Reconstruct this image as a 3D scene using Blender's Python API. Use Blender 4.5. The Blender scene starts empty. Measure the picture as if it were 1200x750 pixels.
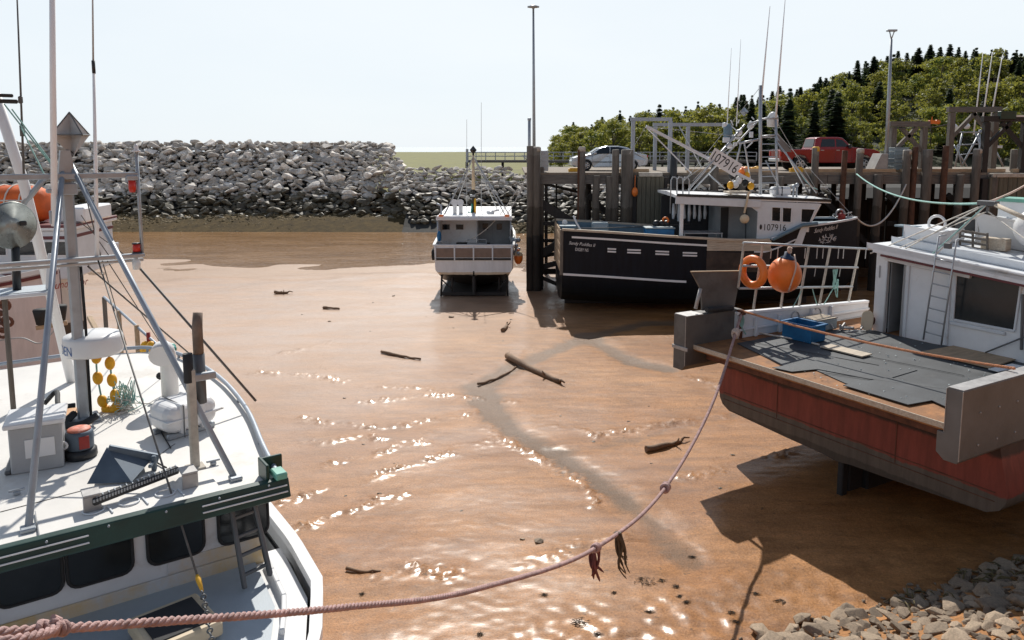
import bpy, math, random
from mathutils import Vector as V, Matrix, noise
R = math.radians
scene = bpy.context.scene
C = scene.collection
random.seed(7)

# ------------------------------------------------------------------ camera
EYE = 7.9
F = 900.0
PITCH = R(7)
CY = 172 + F*math.tan(PITCH)
cp, sp = math.cos(PITCH), math.sin(PITCH)
CAM = V((0, 0, EYE))
cam = bpy.data.cameras.new('camera')
cam.sensor_width = 36
cam.lens = 36*F/1200
cam.shift_y = (CY-375)/1200
cam.clip_end = 20000
cam.clip_start = 0.1
camo = bpy.data.objects.new('camera', cam)
C.objects.link(camo)
camo.location = CAM
camo.rotation_euler = (R(90)-PITCH, 0, 0)
scene.camera = camo

def ray(px, py):
    x = (px-600)/F
    y = -(py-CY)/F
    return V((x, cp+y*sp, -sp+y*cp))
def atz(px, py, z):
    r = ray(px, py)
    return CAM + r*((z-EYE)/r.z)
def aty(px, py, Y):
    r = ray(px, py)
    return CAM + r*(Y/r.y)
def hit(fr, px, py, axis, val):
    """photo point -> local point on the plane local[axis] = val of a frame"""
    inv = fr.inverted()
    o = inv @ CAM
    d = inv.to_3x3() @ ray(px, py)
    return o + d*((val-o[axis])/d[axis])

# ------------------------------------------------------------------ materials
def rgb(c): return (c[0], c[1], c[2], 1)
def mat(name, col, rough=.6, metal=0., var=.18, scale=3., bump=0., bscale=25., dirt=None, spec=.5, rnd=0., hue=0., stretch=None, col2=None):
    m = bpy.data.materials.new(name)
    m.use_nodes = True
    nt = m.node_tree
    N, L = nt.nodes, nt.links
    b = N['Principled BSDF']
    b.inputs['Roughness'].default_value = rough
    b.inputs['Metallic'].default_value = metal
    b.inputs['Specular IOR Level'].default_value = spec
    tc = N.new('ShaderNodeTexCoord')
    vec = tc.outputs['Object']
    if stretch:
        mp = N.new('ShaderNodeMapping')
        mp.inputs['Scale'].default_value = stretch
        L.new(vec, mp.inputs['Vector'])
        vec = mp.outputs['Vector']
    n1 = N.new('ShaderNodeTexNoise')
    n1.inputs['Scale'].default_value = scale
    n1.inputs['Detail'].default_value = 6
    n1.inputs['Roughness'].default_value = .65
    L.new(vec, n1.inputs['Vector'])
    cr = N.new('ShaderNodeValToRGB')
    e = cr.color_ramp.elements
    e[0].position = .28; e[1].position = .72
    c2 = col2 if col2 else tuple(min(1, c*(1+var)) for c in col)
    e[0].color = rgb(tuple(c*(1-var) for c in col)); e[1].color = rgb(c2)
    L.new(n1.outputs['Fac'], cr.inputs['Fac'])
    out = cr.outputs['Color']
    if dirt:
        dc, amt, ds = dirt
        n2 = N.new('ShaderNodeTexNoise')
        n2.inputs['Scale'].default_value = ds
        n2.inputs['Detail'].default_value = 8
        n2.inputs['Roughness'].default_value = .7
        L.new(vec, n2.inputs['Vector'])
        r2 = N.new('ShaderNodeValToRGB')
        r2.color_ramp.elements[0].position = .66-amt*.35
        r2.color_ramp.elements[1].position = .80-amt*.2
        r2.color_ramp.elements[0].color = (0, 0, 0, 1)
        k = min(1, .55+amt*.5)
        r2.color_ramp.elements[1].color = (k, k, k, 1)
        L.new(n2.outputs['Fac'], r2.inputs['Fac'])
        mx = N.new('ShaderNodeMixRGB')
        mx.inputs['Color2'].default_value = rgb(dc)
        L.new(r2.outputs['Color'], mx.inputs['Fac'])
        L.new(out, mx.inputs['Color1'])
        out = mx.outputs['Color']
    if rnd:
        oi = N.new('ShaderNodeObjectInfo')
        hs = N.new('ShaderNodeHueSaturation')
        mr = N.new('ShaderNodeMapRange')
        mr.inputs['To Min'].default_value = 1-rnd
        mr.inputs['To Max'].default_value = 1+rnd
        L.new(oi.outputs['Random'], mr.inputs['Value'])
        L.new(mr.outputs['Result'], hs.inputs['Value'])
        m1 = N.new('ShaderNodeMath'); m1.operation = 'MULTIPLY'; m1.inputs[1].default_value = 7.31
        m2 = N.new('ShaderNodeMath'); m2.operation = 'FRACT'
        mr3 = N.new('ShaderNodeMapRange'); mr3.inputs['To Min'].default_value = .5-hue*.7; mr3.inputs['To Max'].default_value = .5+hue
        L.new(oi.outputs['Random'], m1.inputs[0]); L.new(m1.outputs[0], m2.inputs[0]); L.new(m2.outputs[0], mr3.inputs['Value'])
        L.new(mr3.outputs['Result'], hs.inputs['Hue'])
        L.new(out, hs.inputs['Color'])
        out = hs.outputs['Color']
    L.new(out, b.inputs['Base Color'])
    # roughness breakup
    mr2 = N.new('ShaderNodeMapRange')
    mr2.inputs['To Min'].default_value = max(.04, rough-.12)
    mr2.inputs['To Max'].default_value = min(1, rough+.12)
    L.new(n1.outputs['Fac'], mr2.inputs['Value'])
    L.new(mr2.outputs['Result'], b.inputs['Roughness'])
    if bump:
        n3 = N.new('ShaderNodeTexNoise')
        n3.inputs['Scale'].default_value = bscale
        n3.inputs['Detail'].default_value = 5
        L.new(vec, n3.inputs['Vector'])
        bp = N.new('ShaderNodeBump')
        bp.inputs['Strength'].default_value = bump
        bp.inputs['Distance'].default_value = .05
        L.new(n3.outputs['Fac'], bp.inputs['Height'])
        L.new(bp.outputs['Normal'], b.inputs['Normal'])
    return m

def band_mat(name, bands, rough=.5, wob=.05, var=.15, dirt=None, slope=0., spec=.5):
    """paint that changes with height: bands = [(z_from, colour), ...] rising"""
    m = mat(name, bands[0][1], rough, var=var, dirt=None, spec=spec)
    nt = m.node_tree
    N, L = nt.nodes, nt.links
    b = N['Principled BSDF']
    tc = N.new('ShaderNodeTexCoord')
    sx = N.new('ShaderNodeSeparateXYZ')
    L.new(tc.outputs['Object'], sx.inputs['Vector'])
    n = N.new('ShaderNodeTexNoise')
    n.inputs['Scale'].default_value = 1.7
    n.inputs['Detail'].default_value = 8
    n.inputs['Roughness'].default_value = .7
    L.new(tc.outputs['Object'], n.inputs['Vector'])
    ma = N.new('ShaderNodeMath'); ma.operation = 'MULTIPLY_ADD'
    ma.inputs[1].default_value = wob*2
    L.new(n.outputs['Fac'], ma.inputs[0])
    L.new(sx.outputs['Z'], ma.inputs[2])
    sl = N.new('ShaderNodeMath'); sl.operation = 'MULTIPLY_ADD'
    sl.inputs[1].default_value = slope
    L.new(sx.outputs['X'], sl.inputs[0]); L.new(ma.outputs[0], sl.inputs[2])
    dv = N.new('ShaderNodeMath'); dv.operation = 'DIVIDE'
    dv.inputs[1].default_value = 8
    L.new(sl.outputs[0], dv.inputs[0])
    cr = N.new('ShaderNodeValToRGB')
    cr.color_ramp.interpolation = 'LINEAR'
    e = cr.color_ramp.elements
    while len(e) > 1: e.remove(e[0])
    e[0].position = 0; e[0].color = rgb(bands[0][1])
    for i in range(1, len(bands)):
        z, c = bands[i]
        a = e.new((z+wob)/8-.0006); a.color = rgb(bands[i-1][1])
        a = e.new((z+wob)/8+.0006); a.color = rgb(c)
    L.new(dv.outputs[0], cr.inputs['Fac'])
    # streaky wear
    mp = N.new('ShaderNodeMapping'); mp.inputs['Scale'].default_value = (2.2, 2.2, .35)
    L.new(tc.outputs['Object'], mp.inputs['Vector'])
    n2 = N.new('ShaderNodeTexNoise'); n2.inputs['Scale'].default_value = 2.4; n2.inputs['Detail'].default_value = 9
    n2.inputs['Roughness'].default_value = .7
    L.new(mp.outputs['Vector'], n2.inputs['Vector'])
    r3 = N.new('ShaderNodeMapRange'); r3.inputs['From Min'].default_value = .3; r3.inputs['From Max'].default_value = .7
    r3.inputs['To Min'].default_value = 1-var; r3.inputs['To Max'].default_value = 1+var
    L.new(n2.outputs['Fac'], r3.inputs['Value'])
    mx = N.new('ShaderNodeMixRGB'); mx.blend_type = 'MULTIPLY'; mx.inputs['Fac'].default_value = 1
    L.new(cr.outputs['Color'], mx.inputs['Color1']); L.new(r3.outputs['Result'], mx.inputs['Color2'])
    out = mx.outputs['Color']
    if dirt:
        dc, amt = dirt
        r4 = N.new('ShaderNodeMapRange'); r4.inputs['From Min'].default_value = .75-amt*.3; r4.inputs['From Max'].default_value = .9-amt*.3
        L.new(n2.outputs['Fac'], r4.inputs['Value'])
        m4 = N.new('ShaderNodeMixRGB'); m4.inputs['Color2'].default_value = rgb(dc)
        L.new(r4.outputs['Result'], m4.inputs['Fac']); L.new(out, m4.inputs['Color1'])
        out = m4.outputs['Color']
    L.new(out, b.inputs['Base Color'])
    return m

M = {}
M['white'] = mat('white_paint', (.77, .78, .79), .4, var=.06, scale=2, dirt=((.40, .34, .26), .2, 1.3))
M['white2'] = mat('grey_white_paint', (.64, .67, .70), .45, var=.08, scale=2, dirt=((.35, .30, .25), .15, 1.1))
M['roof'] = mat('roof_gelcoat', (.67, .65, .615), .55, var=.08, scale=1.2, dirt=((.42, .36, .29), .25, .9), bump=.03, bscale=60)
M['gelcoat'] = mat('clean_gelcoat', (.70, .70, .70), .32, var=.04)
M['cream'] = mat('stained_cream', (.62, .50, .34), .5, var=.15, scale=1.4)
M['green'] = mat('dark_green_paint', (.008, .042, .033), .38, var=.4, scale=1.3, dirt=((.03, .10, .08), .25, 2.5))
M['greenp'] = mat('mint_green', (.16, .42, .33), .5)
M['teal'] = mat('teal_plastic', (.03, .30, .26), .5)
M['black'] = mat('black_metal', (.014, .015, .017), .45, var=.3)
M['rubber'] = mat('rubber', (.02, .021, .023), .75, var=.3, scale=6, bump=.1)
M['mats'] = mat('rubber_matting', (.050, .056, .062), .62, var=.35, scale=1.6, bump=.12, bscale=40, dirt=((.11, .11, .11), .22, 1.4))
M['rustp'] = mat('rusty_pile', (.10, .045, .025), .85, var=.5, scale=4, bump=.2)
M['rust'] = mat('rusty_steel', (.28, .125, .046), .8, var=.45, scale=3, bump=.2, dirt=((.10, .05, .03), .35, 2.5))
M['rustd'] = mat('dark_rust', (.13, .055, .035), .85, var=.5, scale=5, bump=.2)
M['plate'] = mat('weathered_steel_plate', (.150, .148, .145), .55, metal=.2, var=.25, scale=1.1, bump=.06, dirt=((.21, .19, .17), .25, 1.6))
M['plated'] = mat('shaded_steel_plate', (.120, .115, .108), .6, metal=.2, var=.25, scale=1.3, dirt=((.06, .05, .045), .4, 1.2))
M['platel'] = mat('scuffed_steel_edge', (.38, .37, .36), .5, metal=.3, var=.25, scale=5)
M['galv'] = mat('galvanised_steel', (.36, .39, .42), .48, metal=.55, var=.15, scale=6)
M['alu'] = mat('aluminium', (.42, .44, .46), .42, metal=.6, var=.12, scale=5)
M['pipe'] = mat('grey_painted_pipe', (.33, .37, .42), .5, metal=.3, var=.15, scale=4)
M['timber'] = mat('weathered_timber', (.15, .13, .11), .85, var=.4, scale=3, bump=.25, bscale=18, stretch=(6, 6, .7), dirt=((.08, .07, .06), .35, 1.2))
M['timberh'] = mat('weathered_beam', (.15, .135, .12), .85, var=.4, scale=3, bump=.25, bscale=18, stretch=(.7, 6, 6), dirt=((.08, .075, .07), .3, 1.2))
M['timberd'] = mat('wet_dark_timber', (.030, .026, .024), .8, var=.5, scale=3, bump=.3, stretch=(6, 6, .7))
M['timberg'] = mat('greenish_plank', (.125, .115, .085), .85, var=.35, scale=3, bump=.2, stretch=(8, 8, .5))
M['timbert'] = mat('pale_pile_top', (.46, .42, .36), .85, var=.3, scale=6)
M['wood'] = mat('tan_wood', (.42, .30, .19), .8, var=.3, scale=2.5, stretch=(1, 8, 8), bump=.2)
M['plankg'] = mat('worn_cream_plank', (.50, .43, .34), .8, var=.3, scale=2.5, stretch=(1, 8, 12), dirt=((.30, .17, .08), .35, 1.3))
M['concrete'] = mat('concrete', (.36, .345, .325), .85, var=.2, scale=2, bump=.15)
M['deckc'] = mat('wharf_deck', (.22, .18, .14), .9, var=.25, scale=1.2, bump=.2)
M['glass'] = mat('dark_glass', (.012, .014, .016), .06, var=.2, spec=.6)
M['glassm'] = mat('tinted_window', (.020, .024, .026), .12, var=.3, scale=1.5, spec=.5)
M['inside'] = mat('dark_interior', (.03, .03, .032), .8)
M['insidel'] = mat('shaded_interior_panel', (.28, .29, .30), .7, var=.2, scale=1.5)
M['orange'] = mat('orange_vinyl', (.80, .19, .025), .42, var=.14, scale=3, dirt=((.35, .12, .04), .15, 2))
M['orangec'] = mat('orange_canvas', (.70, .13, .02), .7, var=.25, scale=2, bump=.2, bscale=8)
M['red'] = mat('red_lens', (.55, .03, .015), .3)
M['redp'] = mat('red_paint', (.30, .025, .018), .5, var=.3)
M['yellow'] = mat('yellow_float', (.80, .40, .012), .5, var=.2, scale=8)
M['yellowp'] = mat('yellow_paint', (.70, .38, .03), .6)
M['blue'] = mat('blue_plastic', (.008, .12, .28), .5, var=.3)
M['bluegrey'] = mat('blue_grey_paint', (.12, .19, .24), .55, var=.2, dirt=((.25, .27, .28), .2, 1.5))
M['anchor'] = mat('blue_grey_anchor', (.095, .125, .16), .55, metal=.3, var=.25, scale=3)
M['tote'] = mat('grey_tote', (.32, .38, .40), .55, var=.1)
M['antenna'] = mat('white_fibreglass', (.86, .87, .88), .35, var=.02)
M['pinkrope'] = mat('pink_rope', (.41, .265, .245), .85, var=.4, scale=12, bump=.3, bscale=90, dirt=((.30, .20, .15), .3, 5))
M['paleropep'] = mat('pale_rope', (.58, .44, .36), .85, var=.3, scale=14, bump=.3, bscale=80)
M['orangerope'] = mat('orange_rope', (.60, .26, .13), .85, var=.35, scale=14, dirt=((.5, .4, .3), .3, 6))
M['tealrope'] = mat('teal_rope', (.26, .46, .42), .8, var=.3, scale=10)
M['whiterope'] = mat('white_rope', (.60, .56, .50), .8, var=.3, scale=10)
M['wire'] = mat('steel_wire', (.12, .115, .11), .6, metal=.3, var=.3, scale=10)
M['wirel'] = mat('pale_wire', (.42, .43, .43), .6, metal=.2, var=.2, scale=10)
M['weed'] = mat('seaweed', (.075, .055, .032), .7, var=.5, scale=8)
M['maroon'] = mat('maroon_paint', (.13, .025, .028), .5, var=.2)
M['log'] = mat('driftwood', (.21, .125, .07), .75, var=.45, scale=4, bump=.4, stretch=(1, 7, 7))
M['text_w'] = mat('white_lettering', (.72, .73, .74), .5, var=.1)
M['text_k'] = mat('black_lettering', (.015, .015, .018), .5)
M['text_r'] = mat('red_lettering', (.33, .03, .02), .5)
M['text_b'] = mat('blue_lettering', (.015, .10, .30), .5)
M['carpaint'] = mat('silver_car_paint', (.52, .56, .60), .25, metal=.35, var=.03)
M['truckpaint'] = mat('red_truck_paint', (.26, .015, .016), .25, var=.05)
M['tyre'] = mat('tyre', (.016, .016, .017), .85)
M['rim'] = mat('wheel_rim', (.5, .51, .52), .35, metal=.7, var=.1)
M['lens'] = mat('clear_lens', (.7, .72, .72), .15)
M['rock'] = mat('grey_rock', (.70, .64, .565), .85, var=.4, scale=1.6, bump=.6, bscale=4, rnd=.45, dirt=((.17, .16, .15), .35, 1.1))
M['rockwet'] = mat('wet_weedy_rock', (.115, .098, .068), .6, var=.5, scale=1.4, bump=.5, bscale=5, rnd=.35, dirt=((.10, .085, .03), .3, 1.3))
M['stone'] = mat('bank_stone', (.30, .225, .155), .8, var=.4, scale=4, bump=.4, bscale=14, rnd=.35, dirt=((.15, .11, .075), .3, 3))

# ------------------------------------------------------------------ mesh builder
Z = V((0, 0, 1))
def frame_of(d, up=Z):
    d = d.normalized()
    if abs(d.dot(up)) > .97: up = V((1, 0, 0)) if abs(d.x) < .9 else V((0, 1, 0))
    s = d.cross(up).normalized()
    return d, s, s.cross(d).normalized()

class MB:
    def __init__(self): self.v, self.f, self.s = [], [], []
    def add(self, vs, fs, smooth=False):
        o = len(self.v)
        self.v += [tuple(p) for p in vs]
        for q in fs:
            self.f.append(tuple(i+o for i in q)); self.s.append(smooth)
        return self
    def box(self, c, s, rot=None, b=.012):
        c = V(c); h = V(s)/2
        b = min(b, min(h)*.45)
        vs = []; idx = {}
        for sx in (-1, 1):
            for sy in (-1, 1):
                for sz in (-1, 1):
                    for a in range(3):
                        p = [sx*(h.x-b), sy*(h.y-b), sz*(h.z-b)]
                        p[a] = (sx, sy, sz)[a]*h[a]
                        p = V(p)
                        if rot is not None: p = rot @ p
                        idx[(sx, sy, sz, a)] = len(vs); vs.append(c+p)
        fs = []
        for a in range(3):
            o = [i for i in range(3) if i != a]
            for sg in (-1, 1):
                q = []
                for s1, s2 in ((-1, -1), (1, -1), (1, 1), (-1, 1)):
                    k = [0, 0, 0]; k[a] = sg; k[o[0]] = s1; k[o[1]] = s2
                    q.append(idx[(k[0], k[1], k[2], a)])
                fs.append(q)
        for a in range(3):           # edges along axis a
            o = [i for i in range(3) if i != a]
            for s1 in (-1, 1):
                for s2 in (-1, 1):
                    q = []
                    for (sa, fa) in ((-1, o[0]), (1, o[0]), (1, o[1]), (-1, o[1])):
                        k = [0, 0, 0]; k[a] = sa; k[o[0]] = s1; k[o[1]] = s2
                        q.append(idx[(k[0], k[1], k[2], fa)])
                    fs.append(q)
        for sx in (-1, 1):
            for sy in (-1, 1):
                for sz in (-1, 1):
                    fs.append([idx[(sx, sy, sz, a)] for a in range(3)])
        return self.add(vs, fs)
    def span(self, a, b_, bev=.012):
        a, b_ = V(a), V(b_)
        return self.box((a+b_)/2, [abs(b_[i]-a[i]) for i in range(3)], b=bev)
    def bar(self, p, q, w, h=None, up=Z, b=.01):
        p, q = V(p), V(q)
        h = h or w
        d, s, u = frame_of(q-p, up)
        rot = Matrix((d, s, u)).transposed()
        return self.box((p+q)/2, ((q-p).length, w, h), rot, b)
    def tube(self, pts, r, n=8, caps=True):
        pts = [V(p) for p in pts]
        if not isinstance(r, (list, tuple)): r = [r]*len(pts)
        vs, fs = [], []
        d0 = (pts[1]-pts[0])
        _, s, u = frame_of(d0)
        for i, p in enumerate(pts):
            if i == 0: d = pts[1]-pts[0]
            elif i == len(pts)-1: d = pts[-1]-pts[-2]
            else: d = (pts[i+1]-pts[i]).normalized()+(pts[i]-pts[i-1]).normalized()
            d = d.normalized() if d.length > 1e-9 else V((0, 0, 1))
            s = (s-d*s.dot(d)).normalized()
            u = d.cross(s)
            for k in range(n):
                a = 2*math.pi*k/n
                vs.append(p+(s*math.cos(a)+u*math.sin(a))*r[i])
        for i in range(len(pts)-1):
            for k in range(n):
                a, b = i*n+k, i*n+(k+1) % n
                fs.append((a, b, b+n, a+n))
        self.add(vs, fs, n > 5)
        if caps:
            o = len(self.v)-len(vs)
            self.f.append(tuple(o+k for k in range(n))[::-1]); self.s.append(False)
            e = o+(len(pts)-1)*n
            self.f.append(tuple(e+k for k in range(n))); self.s.append(False)
        return self
    def lathe(self, prof, c=(0, 0, 0), ax=Z, n=20, smooth=True):
        d, s, u = frame_of(V(ax))
        c = V(c)
        vs, fs = [], []
        for r, z in prof:
            for k in range(n):
                a = 2*math.pi*k/n
                vs.append(c+d*z+(s*math.cos(a)+u*math.sin(a))*max(r, 1e-4))
        for i in range(len(prof)-1):
            for k in range(n):
                a, b = i*n+k, i*n+(k+1) % n
                fs.append((a, b, b+n, a+n))
        fs.append(tuple(range(n))[::-1])
        fs.append(tuple((len(prof)-1)*n+k for k in range(n)))
        return self.add(vs, fs, smooth)
    def ell(self, c, r, nu=14, nv=9, rot=None):
        if not isinstance(r, (list, tuple)): r = (r, r, r)
        c = V(c)
        vs, fs = [], []
        for j in range(nv+1):
            t = math.pi*j/nv
            for k in range(nu):
                a = 2*math.pi*k/nu
                p = V((math.sin(t)*math.cos(a)*r[0], math.sin(t)*math.sin(a)*r[1], math.cos(t)*r[2]))
                if rot is not None: p = rot @ p
                vs.append(c+p)
        for j in range(nv):
            for k in range(nu):
                a, b = j*nu+k, j*nu+(k+1) % nu
                fs.append((a, b, b+nu, a+nu))
        return self.add(vs, fs, True)
    def torus(self, c, R_, r, ax=Z, n=24, m=10, a0=0, a1=2*math.pi):
        d, s, u = frame_of(V(ax))
        c = V(c)
        full = abs(a1-a0-2*math.pi) < 1e-6
        if full:
            vs, fs = [], []
            for i in range(n):
                t = 2*math.pi*i/n
                e = s*math.cos(t)+u*math.sin(t)
                for k in range(m):
                    a = 2*math.pi*k/m
                    vs.append(c+e*(R_+r*math.cos(a))+d*r*math.sin(a))
            for i in range(n):
                for k in range(m):
                    a, b = i*m+k, i*m+(k+1) % m
                    a2, b2 = ((i+1) % n)*m+k, ((i+1) % n)*m+(k+1) % m
                    fs.append((a, b, b2, a2))
            return self.add(vs, fs, True)
        return self.tube([c+(s*math.cos(a0+(a1-a0)*i/n)+u*math.sin(a0+(a1-a0)*i/n))*R_ for i in range(n+1)], r, m)
    def prism(self, poly, o, ax, ay, t, smooth=False):
        """polygon in plane (o, ax, ay) extruded by vector t"""
        o, ax, ay, t = V(o), V(ax), V(ay), V(t)
        n = len(poly)
        vs = [o+ax*p[0]+ay*p[1] for p in poly]
        vs += [p+t for p in vs]
        fs = [tuple(range(n))[::-1], tuple(range(n, 2*n))]
        fs += [(i, (i+1) % n, (i+1) % n+n, i+n) for i in range(n)]
        return self.add(vs, fs, smooth)
    def build(self, name, m, parent=None, bevel=0, origin=None):
        me = bpy.data.meshes.new(name)
        vs = self.v
        if origin is not None: vs = [(p[0]-origin[0], p[1]-origin[1], p[2]-origin[2]) for p in vs]
        me.from_pydata(vs, [], self.f)
        me.polygons.foreach_set('use_smooth', self.s)
        me.validate()
        me.update()
        if isinstance(m, str): m = M[m]
        me.materials.append(m)
        o = bpy.data.objects.new(name, me)
        C.objects.link(o)
        if parent is not None: o.parent = parent
        if origin is not None: o.location = origin
        if bevel:
            bv = o.modifiers.new('bevel', 'BEVEL'); bv.width = bevel; bv.segments = 2
            bv.limit_method = 'ANGLE'; bv.angle_limit = R(35)
        return o

def tag(o, label=None, cat=None, group=None, kind=None):
    if label: o['label'] = label
    if cat: o['category'] = cat
    if group: o['group'] = group
    if kind: o['kind'] = kind
    return o
def thing(name, label, cat, loc=(0, 0, 0), rotz=0., group=None):
    o = bpy.data.objects.new(name, None)
    o.empty_display_size = .3
    C.objects.link(o)
    o.location = loc; o.rotation_euler = (0, 0, rotz)
    return tag(o, label, cat, group)
def fr(loc, rotz): return Matrix.Translation(V(loc)) @ Matrix.Rotation(rotz, 4, 'Z')
def solid(name, mb, m, label, cat, group=None, bevel=0, kind=None):
    xs = [p[0] for p in mb.v]; ys = [p[1] for p in mb.v]; zs = [p[2] for p in mb.v]
    o = mb.build(name, m, None, bevel, ((min(xs)+max(xs))/2, (min(ys)+max(ys))/2, min(zs)))
    return tag(o, label, cat, group, kind)
def dup(root, loc, rotz=0., scale=None, label=None, group=None):
    r = root.copy(); C.objects.link(r)
    r.location = loc; r.rotation_euler = (0, 0, rotz)
    if scale: r.scale = (scale, scale, scale) if not isinstance(scale, (tuple, list)) else scale
    if label: r['label'] = label
    if group: r['group'] = group
    for ch in list(root.children):
        c = ch.copy(); C.objects.link(c); c.parent = r
        for g in ch.children:
            d = g.copy(); C.objects.link(d); d.parent = c
    return r
def text(name, s, width, height, mapf, m, parent, shear=0., label=None):
    """lettering as a mesh; mapf(u, v) puts a point of the w x h text box into local space"""
    cu = bpy.data.curves.new(name, 'FONT')
    cu.body = s; cu.shear = shear; cu.align_x = 'LEFT'; cu.resolution_u = 3
    ob = bpy.data.objects.new(name, cu); C.objects.link(ob)
    dg = bpy.context.evaluated_depsgraph_get(); dg.update()
    me = bpy.data.meshes.new_from_object(ob.evaluated_get(dg))
    bpy.data.objects.remove(ob)
    me.name = name
    xs = [v.co.x for v in me.vertices]; ys = [v.co.y for v in me.vertices]
    x0, x1, y0, y1 = min(xs), max(xs), min(ys), max(ys)
    for v in me.vertices:
        v.co = V(mapf((v.co.x-x0)/(x1-x0)*width, (v.co.y-y0)/(y1-y0)*height))
    me.materials.clear(); me.materials.append(M[m] if isinstance(m, str) else m)
    o = bpy.data.objects.new(name, me); C.objects.link(o)
    if parent is not None: o.parent = parent
    if label: o['label'] = label
    return o
def interp(tab, x):
    if x <= tab[0][0]: return tab[0][1]
    for (a, fa), (b, fb) in zip(tab, tab[1:]):
        if x <= b: return fa+(fb-fa)*(x-a)/(b-a)
    return tab[-1][1]
def smooth_path(pts, n):
    """Catmull-Rom through 3-D points"""
    pts = [V(p) for p in pts]
    P = [pts[0]*2-pts[1]]+pts+[pts[-1]*2-pts[-2]]
    out = []
    for i in range(1, len(P)-2):
        for k in range(n):
            t = k/n
            a, b, c, d = P[i-1], P[i], P[i+1], P[i+2]
            out.append(.5*((2*b)+(c-a)*t+(2*a-5*b+4*c-d)*t*t+(3*b-a-3*c+d)*t**3))
    out.append(pts[-1])
    return out
def sag(p, q, s, n=14):
    p, q = V(p), V(q)
    return [p.lerp(q, i/n)-V((0, 0, 4*s*(i/n)*(1-i/n))) for i in range(n+1)]

class Hull:
    """lofted hull; stations = [(x, [(y, z) sheer -> keel])], stern first"""
    def __init__(self, st): self.st = st
    def mesh(self, transom=True):
        mb = MB(); n = len(self.st[0][1]); k = len(self.st)
        for sg in (1, -1):
            vs = [(x, sg*y, z) for x, pts in self.st for (y, z) in pts]
            fs = [(i*n+j, i*n+j+1, (i+1)*n+j+1, (i+1)*n+j) for i in range(k-1) for j in range(n-1)]
            mb.add(vs, fs, True)
        if transom:
            x, pts = self.st[0]
            vs = [(x, y, z) for y, z in pts]+[(x, -y, z) for y, z in pts]
            mb.add(vs, [(j, j+1, n+j+1, n+j) for j in range(n-1)])
        return mb
    def pts_at(self, x):
        st = self.st
        if x <= st[0][0]: return st[0][1]
        for (a, pa), (b, pb) in zip(st, st[1:]):
            if x <= b:
                t = (x-a)/(b-a)
                return [(p[0]+(q[0]-p[0])*t, p[1]+(q[1]-p[1])*t) for p, q in zip(pa, pb)]
        return st[-1][1]
    def y_at(self, x, z):
        p = self.pts_at(x)
        for (y0, z0), (y1, z1) in zip(p, p[1:]):
            if z1 <= z <= z0: return y0+(y1-y0)*(z-z0)/(z1-z0) if z1 != z0 else y0
        return p[0][0] if z > p[0][1] else p[-1][0]
    def sheer(self, x): return self.pts_at(x)[0]
    def rail(self, x0, x1, w, h, dz=0., n=24, side=(1, -1), off=0.):
        """strip following the sheer (or dz below it)"""
        mb = MB()
        for sg in side:
            vs = []
            for i in range(n+1):
                x = x0+(x1-x0)*i/n
                y, z = self.sheer(x); z += dz
                if dz < -.15: y = self.y_at(x, z)
                y = max(y+off, .02)
                for (dy, dzz) in ((w*.5, 0), (w*.5, h), (-w*.5, h), (-w*.5, 0)):
                    vs.append((x, sg*max(y+dy, 0), z+dzz))
            fs = [(i*4+j, i*4+(j+1) % 4, (i+1)*4+(j+1) % 4, (i+1)*4+j) for i in range(n) for j in range(4)]
            fs += [(0, 1, 2, 3), (n*4, n*4+3, n*4+2, n*4+1)]
            mb.add(vs, fs)
        return mb
    def deck(self, x0, x1, dz, inset=.05, n=20, z=None):
        mb = MB(); vs = []
        for i in range(n+1):
            x = x0+(x1-x0)*i/n
            y, zz = self.sheer(x)
            y = max(y-inset, .01)
            h = z if z is not None else zz+dz
            vs += [(x, y, h), (x, 0, h+.03), (x, -y, h)]
        fs = []
        for i in range(n):
            fs += [(i*3, i*3+1, i*3+4, i*3+3), (i*3+1, i*3+2, i*3+5, i*3+4)]
        return mb.add(vs, fs)

def planar(o, ax, ay):
    o, ax, ay = V(o), V(ax), V(ay)
    return lambda u, v: o+ax*u+ay*v
# ------------------------------------------------------------------ light and sky
SUN_EL, SUN_AZ = R(43), R(-3)        # azimuth measured from +Y towards +X
S = V((math.sin(SUN_AZ)*math.cos(SUN_EL), math.cos(SUN_AZ)*math.cos(SUN_EL), math.sin(SUN_EL)))
w = bpy.data.worlds.new('World'); scene.world = w; w.use_nodes = True
nt = w.node_tree
bg = nt.nodes['Background']
sky = nt.nodes.new('ShaderNodeTexSky'); sky.sky_type = 'NISHITA'; sky.sun_disc = False
sky.sun_elevation = SUN_EL; sky.sun_rotation = SUN_AZ
sky.air_density = 1.0; sky.dust_density = 0.6; sky.ozone_density = 1.5
hz = nt.nodes.new('ShaderNodeMixRGB')     # thin summer haze evens the sky out
hz.inputs['Color2'].default_value = (10.4, 11.15, 11.7, 1)
cn = nt.nodes.new('ShaderNodeTexNoise'); cn.inputs['Scale'].default_value = 1.6; cn.inputs['Detail'].default_value = 5
cm0 = nt.nodes.new('ShaderNodeMapping'); cm0.inputs['Scale'].default_value = (1, 1, 3.5)
tc0 = nt.nodes.new('ShaderNodeTexCoord'); nt.links.new(tc0.outputs['Generated'], cm0.inputs['Vector']); nt.links.new(cm0.outputs['Vector'], cn.inputs['Vector'])
cc = nt.nodes.new('ShaderNodeValToRGB'); cc.color_ramp.elements[0].position = .3; cc.color_ramp.elements[1].position = .7
cc.color_ramp.elements[0].color = (.935, .958, .98, 1); cc.color_ramp.elements[1].color = (1.03, 1.02, 1.01, 1)
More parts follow.
